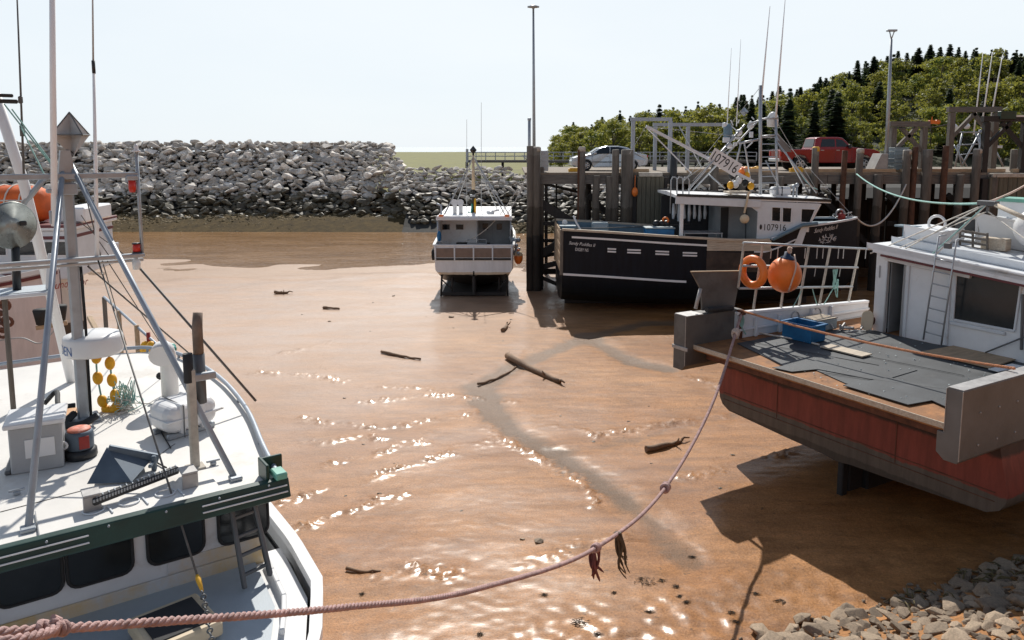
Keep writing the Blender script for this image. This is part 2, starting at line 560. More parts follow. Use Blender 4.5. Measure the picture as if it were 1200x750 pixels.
mm0 = nt.nodes.new('ShaderNodeMixRGB'); mm0.blend_type = 'MULTIPLY'; mm0.inputs['Fac'].default_value = 1; mm0.inputs['Color1'].default_value = (10.4, 11.15, 11.7, 1)
nt.links.new(cn.outputs['Fac'], cc.inputs['Fac']); nt.links.new(cc.outputs['Color'], mm0.inputs['Color2']); nt.links.new(mm0.outputs['Color'], hz.inputs['Color2'])
tcw = nt.nodes.new('ShaderNodeTexCoord'); sxw = nt.nodes.new('ShaderNodeSeparateXYZ')
nt.links.new(tcw.outputs['Generated'], sxw.inputs['Vector'])
def mrange(src, a, b, c, d):
    n = nt.nodes.new('ShaderNodeMapRange'); n.interpolation_type = 'SMOOTHSTEP'
    for k, v_ in zip(('From Min', 'From Max', 'To Min', 'To Max'), (a, b, c, d)): n.inputs[k].default_value = v_
    nt.links.new(src, n.inputs['Value']); return n.outputs['Result']
hm_ = nt.nodes.new('ShaderNodeMath'); hm_.operation = 'MULTIPLY'      # bright haze low down on the sun's side, less overhead; haze behind is weighted for shadow fill
nt.links.new(mrange(sxw.outputs['Z'], .22, .62, .93, .12), hm_.inputs[0]); nt.links.new(mrange(sxw.outputs['Y'], -.6, .45, .58, 1.0), hm_.inputs[1])
nt.links.new(hm_.outputs[0], hz.inputs['Fac'])
nt.links.new(sky.outputs['Color'], hz.inputs['Color1'])
nt.links.new(hz.outputs['Color'], bg.inputs['Color'])
bg.inputs['Strength'].default_value = .086
sl = bpy.data.lights.new('sun', 'SUN'); sl.energy = 5.0; sl.angle = R(.5); sl.color = (1, .95, .87)
so = bpy.data.objects.new('sun', sl); C.objects.link(so)
so.location = (0, 0, 60)
so.rotation_euler = S.to_track_quat('Z', 'Y').to_euler()
scene.view_settings.view_transform = 'Standard'
scene.view_settings.look = 'None'
scene.view_settings.exposure = 0
scene.render.engine = 'CYCLES'

# ------------------------------------------------------------------ mud flat
def fbm(x, y, s, o=4): return noise.fractal(V((x*s, y*s, 3.1)), 1.0, 2.1, o)
chan = [tuple(atz(px, py, 0))[:2] for px, py in ((900, 380), (760, 378), (690, 393), (645, 412), (600, 430), (563, 452), (572, 478), (600, 505), (640, 528), (690, 560), (735, 590), (770, 620), (805, 660))]
side_ch = [tuple(atz(px, py, 0))[:2] for px, py in ((690, 393), (715, 410), (745, 425), (780, 432))]
side_c2 = [tuple(atz(px, py, 0))[:2] for px, py in ((870, 485), (800, 500), (740, 515), (690, 525), (640, 528))]
clods = [[tuple(atz(px, py, 0))[:2] for px, py in q] for q in (
    ((300, 437), (370, 441), (440, 452), (505, 455)),
    ((355, 490), (400, 497), (450, 500), (500, 492), (540, 488), (560, 478)),
    ((430, 560), (480, 545), (530, 528), (565, 520), (600, 510)),
    ((400, 668), (440, 668), (480, 662), (520, 668), (552, 664)),
    ((330, 590), (375, 575), (420, 560)), ((330, 625), (400, 600), (470, 580)),
    ((380, 545), (450, 530), (520, 500)), ((620, 660), (680, 640), (730, 628)),
    ((700, 590), (680, 560), (640, 540), (600, 520), (565, 490)),
    ((660, 500), (700, 510), (760, 500), (840, 488)), ((800, 560), (860, 548), (930, 530)),
    ((300, 420), (340, 412), (385, 402)), ((800, 440), (840, 450), (860, 470)),
    ((420, 470), (520, 462), (600, 470)), ((350, 520), (430, 512), (500, 520)))]
def segd(x, y, pl):
    best = 1e9
    for (ax, ay), (bx, by) in zip(pl, pl[1:]):
        dx, dy = bx-ax, by-ay
        t = max(0, min(1, ((x-ax)*dx+(y-ay)*dy)/(dx*dx+dy*dy)))
        d = (x-ax-t*dx)**2+(y-ay-t*dy)**2
        if d < best: best = d
    return math.sqrt(best)
def bbox(pl, m):
    return (min(p[0] for p in pl)-m, max(p[0] for p in pl)+m, min(p[1] for p in pl)-m, max(p[1] for p in pl)+m)
LINES = [(pl, bbox(pl, 1.6), k) for pl, k in [(chan, 'c'), (side_ch, 'c'), (side_c2, 's')]+[(c, 'k') for c in clods]]
def bank_d(x, y): return ((x-3.6)*2.5-(y-11.35)*6.5)/6.96
def mud_h(x, y):
    h = .030*fbm(x, y, .15)+.005*fbm(x, y, .9)
    if y < 60 and abs(x) < 30:
        # soft run-off ripples, elongated across the slope
        h += .008*noise.noise(V((x*.55+.4*y, y*2.1-.3*x, 5)))*max(0, 1-y/60)
        h += .006*fbm(x*1.2, y*2.2, 3.1, 4)
        for pl, bb, k in LINES:
            if not (bb[0] < x < bb[1] and bb[2] < y < bb[3]): continue
            d = segd(x+.16*fbm(x, y, 1.3), y+.16*fbm(x+9, y, 1.3), pl)
            if k == 'c':
                h += -.060*math.exp(-(d/.55)**2)+.005*math.exp(-((d-.72)/.22)**2)*(.4+fbm(x, y, 2.5))
            elif k == 's':
                h += -.02*math.exp(-(d/.25)**2)+.004*math.exp(-((d-.42)/.15)**2)
            else:
                e = math.exp(-(d/.22)**2)*max(0, min(1, .8+1.6*noise.noise(V((x*.9, y*.9, 6)))))
                if e > .02: h += e*(.085*abs(noise.noise(V((x*8, y*8, 1))))*2+.018*noise.noise(V((x*17, y*17, 2))))
    if y > 40:
        e_ = y+5.5*noise.noise(V((x*.07, y*.10, 4)))+2.2*noise.noise(V((x*.28, y*.45, 8)))
        if e_ > 45: h -= .034*(e_-45)
    if y > 62:
        h -= .02*(y-62)
        h = max(h, -.6)
    b = bank_d(x, y)
    if b > -2.2 and x > 0: h += .035*noise.noise(V((x*4.2, y*4.2, 7)))*min(1, b+2.2)
    if b > 0 and x > 2: h += b*.42
    return h
def axis(marks):
    out = [marks[0][0]]
    for (a, sa), (b, sb) in zip(marks, marks[1:]):
        x = out[-1]
        while x < b-1e-6:
            t = (x-a)/(b-a)
            st = sa*(1-t)+sb*t
            x = min(b, x+st)
            if b-x < st*.4: x = b
            out.append(x)
    return out
def sheet(name, xs, ys, hf, m):
    mb = MB(); n = len(xs)
    mb.v = [(x, y, hf(x, y)) for y in ys for x in xs]
    for j in range(len(ys)-1):
        for i in range(n-1):
            mb.f.append((j*n+i, j*n+i+1, (j+1)*n+i+1, (j+1)*n+i))
    mb.s = [True]*len(mb.f)
    return mb.build(name, m)

mm = bpy.data.materials.new('wet_mud'); mm.use_nodes = True
nt = mm.node_tree; N, L = nt.nodes, nt.links; b = N['Principled BSDF']
tc = N.new('ShaderNodeTexCoord')
def nz(scale, det=6, rough=.6, vec=None, stretch=None):
    n = N.new('ShaderNodeTexNoise'); n.inputs['Scale'].default_value = scale; n.inputs['Detail'].default_value = det
    n.inputs['Roughness'].default_value = rough
    src = tc.outputs['Object']
    if stretch:
        mp = N.new('ShaderNodeMapping'); mp.inputs['Scale'].default_value = stretch
        mp.inputs['Rotation'].default_value = (0, 0, R(-14))
        L.new(src, mp.inputs['Vector']); src = mp.outputs['Vector']
    L.new(src, n.inputs['Vector'])
    return n
n1 = nz(.22, 8, .62); n2 = nz(1.6, 8, .7, stretch=(.5, 1.5, 1)); n3 = nz(7, 6, .65); n4 = nz(34, 4, .6); n5 = nz(.6, 7, .7, stretch=(.35, 1.6, 1))
cr = N.new('ShaderNodeValToRGB'); e = cr.color_ramp.elements
e[0].position = .32; e[0].color = (.30, .128, .040, 1)
e[1].position = .68; e[1].color = (.47, .235, .095, 1)
L.new(n1.outputs['Fac'], cr.inputs['Fac'])
cr2 = N.new('ShaderNodeValToRGB'); e = cr2.color_ramp.elements
e[0].position = .36; e[0].color = (.62, .60, .58, 1); e[1].position = .64; e[1].color = (1.14, 1.13, 1.12, 1)
L.new(n2.outputs['Fac'], cr2.inputs['Fac'])
mx = N.new('ShaderNodeMixRGB'); mx.blend_type = 'MULTIPLY'; mx.inputs['Fac'].default_value = .85
L.new(cr.outputs['Color'], mx.inputs['Color1']); L.new(cr2.outputs['Color'], mx.inputs['Color2'])
# scattered dark weed scraps and grit
cr3 = N.new('ShaderNodeValToRGB'); e = cr3.color_ramp.elements
e[0].position = .60; e[0].color = (0, 0, 0, 1); e[1].position = .66; e[1].color = (.8, .8, .8, 1)
L.new(n3.outputs['Fac'], cr3.inputs['Fac'])
cr4 = N.new('ShaderNodeValToRGB'); e = cr4.color_ramp.elements
e[0].position = .46; e[0].color = (0, 0, 0, 1); e[1].position = .60; e[1].color = (1, 1, 1, 1)
L.new(n5.outputs['Fac'], cr4.inputs['Fac'])
ml = N.new('ShaderNodeMath'); ml.operation = 'MULTIPLY'
L.new(cr3.outputs['Color'], ml.inputs[0]); L.new(cr4.outputs['Color'], ml.inputs[1])
mx2 = N.new('ShaderNodeMixRGB'); mx2.inputs['Color2'].default_value = (.10, .06, .03, 1)
L.new(ml.outputs[0], mx2.inputs['Fac']); L.new(mx.outputs['Color'], mx2.inputs['Color1'])
# the drained channel carries greyer silt, wetter and smoother: follows real height
sx = N.new('ShaderNodeSeparateXYZ'); L.new(tc.outputs['Object'], sx.inputs['Vector'])
low = N.new('ShaderNodeMapRange'); low.inputs['From Min'].default_value = -.022; low.inputs['From Max'].default_value = -.05
L.new(sx.outputs['Z'], low.inputs['Value'])
mx3 = N.new('ShaderNodeMixRGB'); mx3.inputs['Color2'].default_value = (.15, .095, .058, 1)
lm = N.new('ShaderNodeMath'); lm.operation = 'MULTIPLY'; lm.inputs[1].default_value = .9
L.new(low.outputs['Result'], lm.inputs[0]); L.new(lm.outputs[0], mx3.inputs['Fac']); L.new(mx2.outputs['Color'], mx3.inputs['Color1'])
n6 = nz(22, 4, .7)
r6 = N.new('ShaderNodeMapRange'); r6.inputs['From Min'].default_value = .3; r6.inputs['From Max'].default_value = .7; r6.inputs['To Min'].default_value = .66; r6.inputs['To Max'].default_value = 1.28
L.new(n6.outputs['Fac'], r6.inputs['Value'])
mx6 = N.new('ShaderNodeMixRGB'); mx6.blend_type = 'MULTIPLY'; mx6.inputs['Fac'].default_value = 1
L.new(mx3.outputs['Color'], mx6.inputs['Color1']); L.new(r6.outputs['Result'], mx6.inputs['Color2'])
# painted sky sheen: base colour goes paler towards the far left of the mud
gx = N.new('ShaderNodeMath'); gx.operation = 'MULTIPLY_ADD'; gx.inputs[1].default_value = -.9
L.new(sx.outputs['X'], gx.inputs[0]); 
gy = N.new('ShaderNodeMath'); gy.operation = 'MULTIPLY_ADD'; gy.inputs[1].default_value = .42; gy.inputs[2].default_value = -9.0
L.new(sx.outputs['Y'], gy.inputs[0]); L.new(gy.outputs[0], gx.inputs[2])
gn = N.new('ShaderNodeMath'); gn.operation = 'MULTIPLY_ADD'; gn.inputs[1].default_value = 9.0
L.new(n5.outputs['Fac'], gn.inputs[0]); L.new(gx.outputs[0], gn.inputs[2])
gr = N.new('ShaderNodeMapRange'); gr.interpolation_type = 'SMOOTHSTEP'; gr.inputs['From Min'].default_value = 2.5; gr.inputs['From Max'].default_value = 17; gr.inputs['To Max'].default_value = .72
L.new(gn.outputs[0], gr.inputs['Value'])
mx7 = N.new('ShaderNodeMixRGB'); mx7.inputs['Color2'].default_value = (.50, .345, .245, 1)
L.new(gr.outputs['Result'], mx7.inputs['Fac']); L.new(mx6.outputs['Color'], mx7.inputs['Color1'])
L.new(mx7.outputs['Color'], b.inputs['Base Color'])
rr = N.new('ShaderNodeMapRange'); rr.inputs['From Min'].default_value = .35; rr.inputs['From Max'].default_value = .65
rr.inputs['To Min'].default_value = .36; rr.inputs['To Max'].default_value = .60
L.new(n5.outputs['Fac'], rr.inputs['Value'])
L.new(rr.outputs['Result'], b.inputs['Roughness'])
b.inputs['Specular IOR Level'].default_value = .16
bp = N.new('ShaderNodeBump'); bp.inputs['Strength'].default_value = .40; bp.inputs['Distance'].default_value = .05
L.new(n3.outputs['Fac'], bp.inputs['Height'])
bp2 = N.new('ShaderNodeBump'); bp2.inputs['Strength'].default_value = .8; bp2.inputs['Distance'].default_value = .022
L.new(n4.outputs['Fac'], bp2.inputs['Height']); L.new(bp.outputs['Normal'], bp2.inputs['Normal'])
L.new(bp2.outputs['Normal'], b.inputs['Normal'])
# film of water lying on the silt: smooth, broken up by clods and drier patches
cw = N.new('ShaderNodeMapRange'); cw.inputs['From Min'].default_value = .42; cw.inputs['From Max'].default_value = .62; cw.inputs['To Min'].default_value = .34; cw.inputs['To Max'].default_value = .95
n7 = nz(.45, 6, .65, stretch=(.5, 1.4, 1)); L.new(n7.outputs['Fac'], cw.inputs['Value'])
hi = N.new('ShaderNodeMapRange'); hi.inputs['From Min'].default_value = .03; hi.inputs['From Max'].default_value = .07; hi.inputs['To Min'].default_value = 1; hi.inputs['To Max'].default_value = .12
L.new(sx.outputs['Z'], hi.inputs['Value'])
cwm = N.new('ShaderNodeMath'); cwm.operation = 'MULTIPLY'; L.new(cw.outputs['Result'], cwm.inputs[0]); L.new(hi.outputs['Result'], cwm.inputs[1])
lo2 = N.new('ShaderNodeMath'); lo2.operation = 'MULTIPLY_ADD'; lo2.inputs[1].default_value = -.8; lo2.inputs[2].default_value = 1
L.new(low.outputs['Result'], lo2.inputs[0])
cw2 = N.new('ShaderNodeMath'); cw2.operation = 'MULTIPLY'; L.new(cwm.outputs[0], cw2.inputs[0]); L.new(lo2.outputs[0], cw2.inputs[1])
L.new(cw2.outputs[0], b.inputs['Coat Weight'])
b.inputs['Coat Roughness'].default_value = .21; b.inputs['Coat IOR'].default_value = 1.33
bp3 = N.new('ShaderNodeBump'); bp3.inputs['Strength'].default_value = .06; bp3.inputs['Distance'].default_value = .02
n8 = nz(11, 5, .65, stretch=(.7, 1.3, 1)); L.new(n8.outputs['Fac'], bp3.inputs['Height']); L.new(bp3.outputs['Normal'], b.inputs['Coat Normal'])
M['mud'] = mm

xs = axis([(-4000, 900), (-400, 60), (-90, 6), (-30, 1.2), (-11, .12), (-7, .075), (8, .075), (12, .12), (24, .9), (90, 6), (400, 60), (4000, 900)])
ys = axis([(-30, 3), (6, .5), (10.2, .06), (20, .075), (34, .14), (46, .3), (60, .6), (90, 3), (300, 40), (1200, 300), (6000, 900)])
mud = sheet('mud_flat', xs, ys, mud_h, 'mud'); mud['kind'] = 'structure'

# thin sheet of muddy water left in front of the breakwater
mw = bpy.data.materials.new('muddy_water'); mw.use_nodes = True
nt = mw.node_tree; N, L = nt.nodes, nt.links; b = N['Principled BSDF']
tc = N.new('ShaderNodeTexCoord')
n1 = nz(.35, 5, .6, stretch=(.35, 1.4, 1)); n2 = nz(2.6, 3, .5, stretch=(.4, 1.3, 1)); n3 = nz(.12, 4, .6)
cr = N.new('ShaderNodeValToRGB'); e = cr.color_ramp.elements
e[0].color = (.21, .105, .036, 1); e[1].color = (.34, .19, .085, 1); e[0].position = .35; e[1].position = .65
L.new(n1.outputs['Fac'], cr.inputs['Fac']); L.new(cr.outputs['Color'], b.inputs['Base Color'])
b.inputs['Roughness'].default_value = .12; b.inputs['Specular IOR Level'].default_value = .5
bp = N.new('ShaderNodeBump'); bp.inputs['Strength'].default_value = .8; bp.inputs['Distance'].default_value = .10
L.new(n2.outputs['Fac'], bp.inputs['Height']); L.new(bp.outputs['Normal'], b.inputs['Normal'])
M['water'] = mw
wm = MB(); wm.add([(-120, 48, -.19), (30, 48, -.19), (30, 82, -.19), (-120, 82, -.19)], [(0, 1, 2, 3)])
tag(wm.build('harbour_water', 'water'), kind='structure')
M['sea'] = mat('hazy_sea', (.55, .60, .64), .12, var=.03, scale=.01)
sea = MB(); sea.add([(-9000, 700, 2.6), (9000, 700, 2.6), (9000, 9000, 2.6), (-9000, 9000, 2.6)], [(0, 1, 2, 3)])
tag(sea.build('bay_water', 'sea'), kind='structure')

# ------------------------------------------------------------------ marsh and hill
M['marsh'] = mat('marsh_grass', (.155, .150, .035), .95, var=.4, scale=.25, bump=.8, bscale=2.2, dirt=((.10, .075, .03), .25, .12))
M['forest'] = mat('forest_floor', (.030, .036, .014), .95, var=.4, scale=.1)
ridge_px = [(640, 176), (648, 165), (662, 152), (700, 136), (750, 130), (800, 127), (850, 121), (900, 110), (950, 96), (1000, 80), (1050, 64), (1100, 60), (1150, 62), (1200, 68), (1300, 74), (1500, 90)]
def hill_top(k):          # k = x / y, the tree-top line as an angle from the eye
    return interp([((px-600)/F, (172-row)/F) for px, row in ridge_px], k)
def hill_h(x, y):
    k = x/max(y, 1)
    g = 3.3+.5*fbm(x, y, .03)
    if k < .04: return g
    t = max(0, min(1, (y-135)/105))
    t = t*t*(3-2*t)
    edge = max(0, min(1, (k-.045)/.02))
    top = EYE+hill_top(k)*245-13.5
    if y > 250: top -= (y-250)*.25
    return g+max(0, top-3.3)*t*edge
def marsh_h(x, y):
    h = 3.35+.25*fbm(x, y, .05)+.12*fbm(x, y, .4)
    if y < 96: h += -(96-y)*.05
    return h
xs2 = axis([(-800, 90), (-60, 6), (-20, 2), (60, 2), (160, 10), (900, 90)])
ys2 = axis([(86, 1), (120, 2), (200, 10), (690, 60)])
tag(sheet('marsh', xs2, ys2, marsh_h, 'marsh'), kind='structure')
xs3 = axis([(5, 3), (60, 3), (260, 10), (420, 20)]); ys3 = axis([(128, 4), (260, 6), (420, 20)])
hl = sheet('hillside', xs3, ys3, lambda x, y: hill_h(x, y)-.35+(0.5 if y > 132 else 0), 'forest'); hl['kind'] = 'structure'

# ------------------------------------------------------------------ trees
def leafmat(name, c, t, rnd):
    m = mat(name, c, .6, var=.45, scale=.55, rnd=rnd, hue=.035, spec=.25)
    nt = m.node_tree; b = nt.nodes['Principled BSDF']
    tr = nt.nodes.new('ShaderNodeBsdfTranslucent'); tr.inputs['Color'].default_value = rgb(t)
    ms = nt.nodes.new('ShaderNodeMixShader'); ms.inputs['Fac'].default_value = .35
    out = [n for n in nt.nodes if n.type == 'OUTPUT_MATERIAL'][0]
    nt.links.new(b.outputs[0], ms.inputs[1]); nt.links.new(tr.outputs[0], ms.inputs[2]); nt.links.new(ms.outputs[0], out.inputs['Surface'])
    return m
M['leaf'] = leafmat('broad_leaves', (.125, .145, .035), (.42, .41, .07), .5)
M['needle'] = leafmat('conifer_needles', (.040, .062, .034), (.08, .11, .04), .35)
M['bark'] = mat('bark', (.10, .085, .07), .9, var=.3)
rt = random.Random(3)
def leafquad(mb, p, s, nrm):
    d = V((rt.gauss(0, 1), rt.gauss(0, 1), rt.gauss(0, 1)))
    n = (nrm+d*.55).normalized()
    a = n.orthogonal().normalized(); a = (Matrix.Rotation(rt.random()*6.28, 3, n) @ a); bb = n.cross(a)
    w1, w2 = s*rt.uniform(.7, 1.2), s*rt.uniform(.5, .9)
    mb.add([p-a*w1, p+bb*w2*.8-a*w1*.1, p+a*w1, p-bb*w2], [(0, 1, 2, 3)])
def broadleaf(i):
    t = thing('broadleaf_tree', 'yellow-green broadleaf tree among the trees of the wooded hillside', 'tree', (0, 0, -50), 0, 'broadleaf trees on the hillside')
    h = 11.5; r = 4.2
    cr_ = MB()
    lumps = []
    for k in range(30):
        a = rt.random()*6.28; q = rt.uniform(.15, 1.05); zz = rt.uniform(.22, .97)
        wdt = r*(1-(max(0, zz-.5)/.62)**2)*q*.85
        lumps.append((V((math.cos(a)*wdt, math.sin(a)*wdt, h*zz)), rt.uniform(.7, 1.35)))
    lumps.append((V((0, 0, h*.95)), .9))
    for c, lr in lumps:
        for k in range(62):
            d = V((rt.gauss(0, 1), rt.gauss(0, 1), rt.gauss(.25, 1))).normalized()
            p = c+V((d.x*1.15, d.y*1.15, d.z*.62))*lr*abs(rt.gauss(.85, .28))
            leafquad(cr_, p, rt.uniform(.20, .40), (d+V((0, 0, .4))).normalized())
    cr_.build('crown', 'leaf', t)
    tk = MB()
    tk.tube([(0, 0, -.6), (.1, 0, h*.3), (.05, .1, h*.6), (0, 0, h*.85)], [.28, .22, .13, .04], 7)
    for c, lr in lumps[:9]:
        tk.tube([(0.05, 0.03, c.z*.55), c*.6+V((0, 0, c.z*.22)), c], [.11, .08, .03], 5)
    tk.build('trunk', 'bark', t)
    return t
def conifer(i):
    t = thing('conifer_tree', 'dark spruce tree standing among the trees of the wooded hill', 'tree', (0, 0, -50), 0, 'dark conifers on the hill')
    h = 13.0; fat = (1.25, 1., 1.45, 1.15, 1.35)[i]
    cr_ = MB()
    lv = 22
    for k in range(lv):
        f_ = k/(lv-1); zz = h*(.12+.86*f_)+rt.uniform(-.25, .25); rad = (3.3*(1-f_)**.75+.25)*fat*rt.uniform(.75, 1.15)
        nb = int(14-7*f_)
        for j in range(nb):
            a = 6.28*j/nb+k*1.3+rt.uniform(-.3, .3); rr_ = rad*rt.uniform(.65, 1.15)
            d = V((math.cos(a), math.sin(a), 0)); s_ = V((-d.y, d.x, 0))
            for q in range(4):
                u0 = (q+.2)/4
                p = d*rr_*u0+V((0, 0, zz-.45*rr_*u0*u0+.15*rt.random()))
                wd = 1.05*(1-u0*.5)*(.5+rad*.28); ln = rr_*.5
                p += V((0, 0, rt.uniform(-.28, .28)))
                cr_.add([p-d*ln*.5-s_*wd*.4, p+s_*wd*.1-d*ln*.1-s_*wd+V((0, 0, -.12)), p+d*ln*.8+V((0, 0, -.2)), p+s_*wd+V((0, 0, -.12))], [(0, 1, 2, 3)])
    cr_.build('crown', 'needle', t)
    MB().tube([(0, 0, -.6), (0, 0, h*.5), (0, 0, h)], [.2, .13, .02], 6).build('trunk', 'bark', t)
    return t
protoB = [broadleaf(i) for i in range(6)]
protoC = [conifer(i) for i in range(5)]
used = {}
def put_tree(protos, x, y, z, s, asp=1.):
    k = rt.randrange(len(protos)); p = protos[k]
    sc = (s*asp, s*asp, s)
    rz = rt.random()*6.28
    if (id(protos), k) not in used:
        used[(id(protos), k)] = 1
        p.location = (x, y, z); p.rotation_euler = (0, 0, rz); p.scale = sc
    else: dup(p, (x, y, z), rz, sc)
nB = nC = 0
placed = []
for row, (Y, step) in enumerate(((148, 5.2), (159, 5.4), (171, 5.6), (184, 5.8), (197, 5.8), (209, 5.6), (221, 5.0), (229, 4.2), (236, 3.8), (242, 3.5), (247, 3.2), (252, 3.2))):
    kx = .064+.004*(row % 2)-(.010 if row > 1 else 0)
    x = kx*Y
    while x < .70*Y:
        k = x/Y
        y = Y+rt.uniform(-4, 4); xx = x+rt.uniform(-1.2, 1.2)
        g = hill_h(xx, y)
        top = EYE+hill_top(xx/y)*y
        ridge = row >= 6
        cl_ = noise.noise(V((xx*.045, y*.045, 2)))
        con = rt.random() < ((.92 if cl_ > -.15 else .45) if ridge and k > .22 else (.7 if cl_ > .12 else .12) if (ridge or k > .3) else .06)
        s = rt.uniform(.62, 1.15) if not con else rt.uniform(.75, 1.15)
        hh = (13 if con else 11.5)*s
        room = top-g+rt.uniform(-1.2, .8)+(.9 if con else 0)
        room -= 0 if ridge else rt.uniform(.5, 3.)
        if room < 4.5 and not (ridge or k < .12): room = 4.5
        if room < 2.5: room = 2.5
        if hh > room: s *= room/hh
        if con and nC < 290: put_tree(protoC, xx, y, g, s, rt.uniform(.85, 1.1)); nC += 1
        elif nB < 298: put_tree(protoB, xx, y, g, s, rt.uniform(.95, 1.25)); nB += 1
        x += step*rt.uniform(.8, 1.15)*(1+.25*k)
print('trees', nB, nC)

# ------------------------------------------------------------------ rock breakwater
rr = random.Random(11)
def rockmesh(seed, flat=.75):
    q = random.Random(seed)
    import bmesh
    bm = bmesh.new()
    bmesh.ops.create_icosphere(bm, subdivisions=2, radius=1)
    bm.free(); bm = bmesh.new()
    for k in range(15):
        d = V((q.gauss(0, 1), q.gauss(0, 1), q.gauss(0, 1))).normalized()*q.uniform(.85, 1.1)
        d = V([max(-.78, min(.78, c))*1.2 for c in d])
        bm.verts.new((d.x*1.25, d.y*.95, d.z*flat))
    r_ = bmesh.ops.convex_hull(bm, input=bm.verts[:])
    bmesh.ops.delete(bm, geom=list({e for e in r_['geom_interior']+r_['geom_unused'] if isinstance(e, bmesh.types.BMVert)}), context='VERTS')
    bmesh.ops.bevel(bm, geom=bm.edges[:], offset=.05, segments=1, affect='EDGES')
    bm.verts.index_update()
    vs = [tuple(v.co) for v in bm.verts]; fs = [tuple(v.index for v in f.verts) for f in bm.faces]
    bm.free()
    return vs, fs
    planes = []
    for k in range(9):
        d = V((q.gauss(0, 1), q.gauss(0, 1), q.gauss(0, 1))).normalized()
        planes.append((d, q.uniform(.55, .85)))
    off = V((q.random()*50, q.random()*50, q.random()*50))
    for v in bm.verts:
        p = v.co.copy()
        for d, k in planes:
            t = p.dot(d)
            if t > k: p -= d*(t-k)
        p *= 1+.10*noise.noise(p*1.7+off)
        v.co = V((p.x*1.25, p.y*.95, p.z*flat))
    vs = [tuple(v.co) for v in bm.verts]; fs = [tuple(v.index for v in f.verts) for f in bm.faces]
    bm.free()
    return vs, fs
ROCKS = [rockmesh(i, .50+.05*(i % 5)) for i in range(9)]
def rock_rot(q): return (Matrix.Rotation(q.gauss(0, .6)+(3.14 if q.random() < .5 else 0), 3, 'Z') @ Matrix.Rotation(q.uniform(-.5, .55), 3, 'X') @ Matrix.Rotation(q.uniform(-.5, .5), 3, 'Y'))
rock_me = {}
for wet in (0, 1):
    for i, (vs, fs) in enumerate(ROCKS):
        me = bpy.data.meshes.new('boulder'); me.from_pydata(vs, [], fs); me.update()
        me.materials.append(M['rockwet' if wet else 'rock']); rock_me[(wet, i)] = me
CREST, TOEY, CRY = 8.05, 76.5, 87.0
def bw_end(z): return -13.2+(CREST-z)*.95     # right-hand end of the tall breakwater
spots = []
zrow = .5
while zrow < CREST+.2:
    f_ = zrow/CREST
    y0 = TOEY+(CRY-TOEY)*f_
    x = -66.0
    xe = bw_end(zrow)
    while x < xe:
        sz = rr.choice((.24, .29, .33, .38, .46, .60))*rr.uniform(.9, 1.1)
        spots.append((x+rr.uniform(-.2, .2), y0+rr.uniform(-.55, .45), zrow+rr.uniform(-.12, .12)-(max(0, x-(xe-2.5))*.35), sz))
        x += sz*rr.uniform(1.30, 1.75)
    zrow += .31
# crest top, so the far side does not open up
for k in range(170):
    spots.append((rr.uniform(-66, -13.5), rr.uniform(87.2, 88.6), CREST-.15+rr.uniform(-.12, .12), rr.uniform(.35, .7)))
bank = []
zr = .6
while zr < 4.9:                                   # lower bank of smaller stone, running right under the wharf
    x = bw_end(zr)-3.5
    while x < 34:
        sz = rr.uniform(.22, .46)
        top = 5.9 if x < 1 else 5.2
        yy = 73.4+zr*1.9
        z_ = zr*(1.16 if x < 0 else 1.0)
        bank.append((x+rr.uniform(-.1, .1), yy+rr.uniform(-.3, .3), z_+rr.uniform(-.1, .12), sz))
        x += sz*rr.uniform(1.5, 2.0)*(1.0 if x < 14 else 1.7)
    zr += .30
spots.sort(key=lambda s: -s[3]/s[1])
ind = []; rest = []
for s_ in spots:
    px = 600+F*s_[0]/s_[1]
    if len(ind) < 300 and 15 < px < 640: ind.append(s_)
    else: rest.append(s_)
def is_wet(z): return z < 2.9+rr.uniform(-.7, .7)
for (x, y, z, sz) in ind:
    wet = is_wet(z)
    o = bpy.data.objects.new('boulder', rock_me[(1 if wet else 0, rr.randrange(9))])
    C.objects.link(o)
    o.location = (x, y, z); o.rotation_euler = rock_rot(rr).to_euler(); o.scale = (sz, sz, sz)
    if wet: tag(o, 'dark weed-stained boulder low on the face of the rock breakwater', 'boulder', 'wet boulders of the breakwater')
    else: tag(o, 'dry grey angular boulder on the upper face of the rock breakwater', 'boulder', 'dry boulders of the breakwater')
mbd, mbw = MB(), MB()
for (x, y, z, sz) in rest+bank:
    vs, fs = ROCKS[rr.randrange(9)]
    rot = rock_rot(rr)
    (mbw if is_wet(z) else mbd).add([V((x, y, z))+(rot @ V(p))*sz for p in vs], fs)
tag(mbd.build('riprap', 'rock'), 'remaining dry grey riprap stones of the breakwater and lower bank', 'riprap', kind='stuff')
tag(mbw.build('wet_riprap', 'rockwet'), 'remaining dark wet riprap stones along the breakwater foot', 'riprap', kind='stuff')
# dark core under the stones
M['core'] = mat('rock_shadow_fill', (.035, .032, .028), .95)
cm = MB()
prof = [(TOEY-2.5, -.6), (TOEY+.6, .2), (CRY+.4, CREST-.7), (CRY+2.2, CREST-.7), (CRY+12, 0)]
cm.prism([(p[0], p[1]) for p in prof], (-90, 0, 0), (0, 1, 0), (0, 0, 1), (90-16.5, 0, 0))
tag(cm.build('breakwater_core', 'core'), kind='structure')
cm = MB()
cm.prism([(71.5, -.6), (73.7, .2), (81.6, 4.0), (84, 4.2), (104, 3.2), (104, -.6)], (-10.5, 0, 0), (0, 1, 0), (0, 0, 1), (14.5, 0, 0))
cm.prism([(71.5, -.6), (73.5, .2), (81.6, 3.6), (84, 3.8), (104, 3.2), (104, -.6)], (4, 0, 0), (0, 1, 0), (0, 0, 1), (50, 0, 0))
tag(cm.build('bank_core', 'core'), kind='structure')
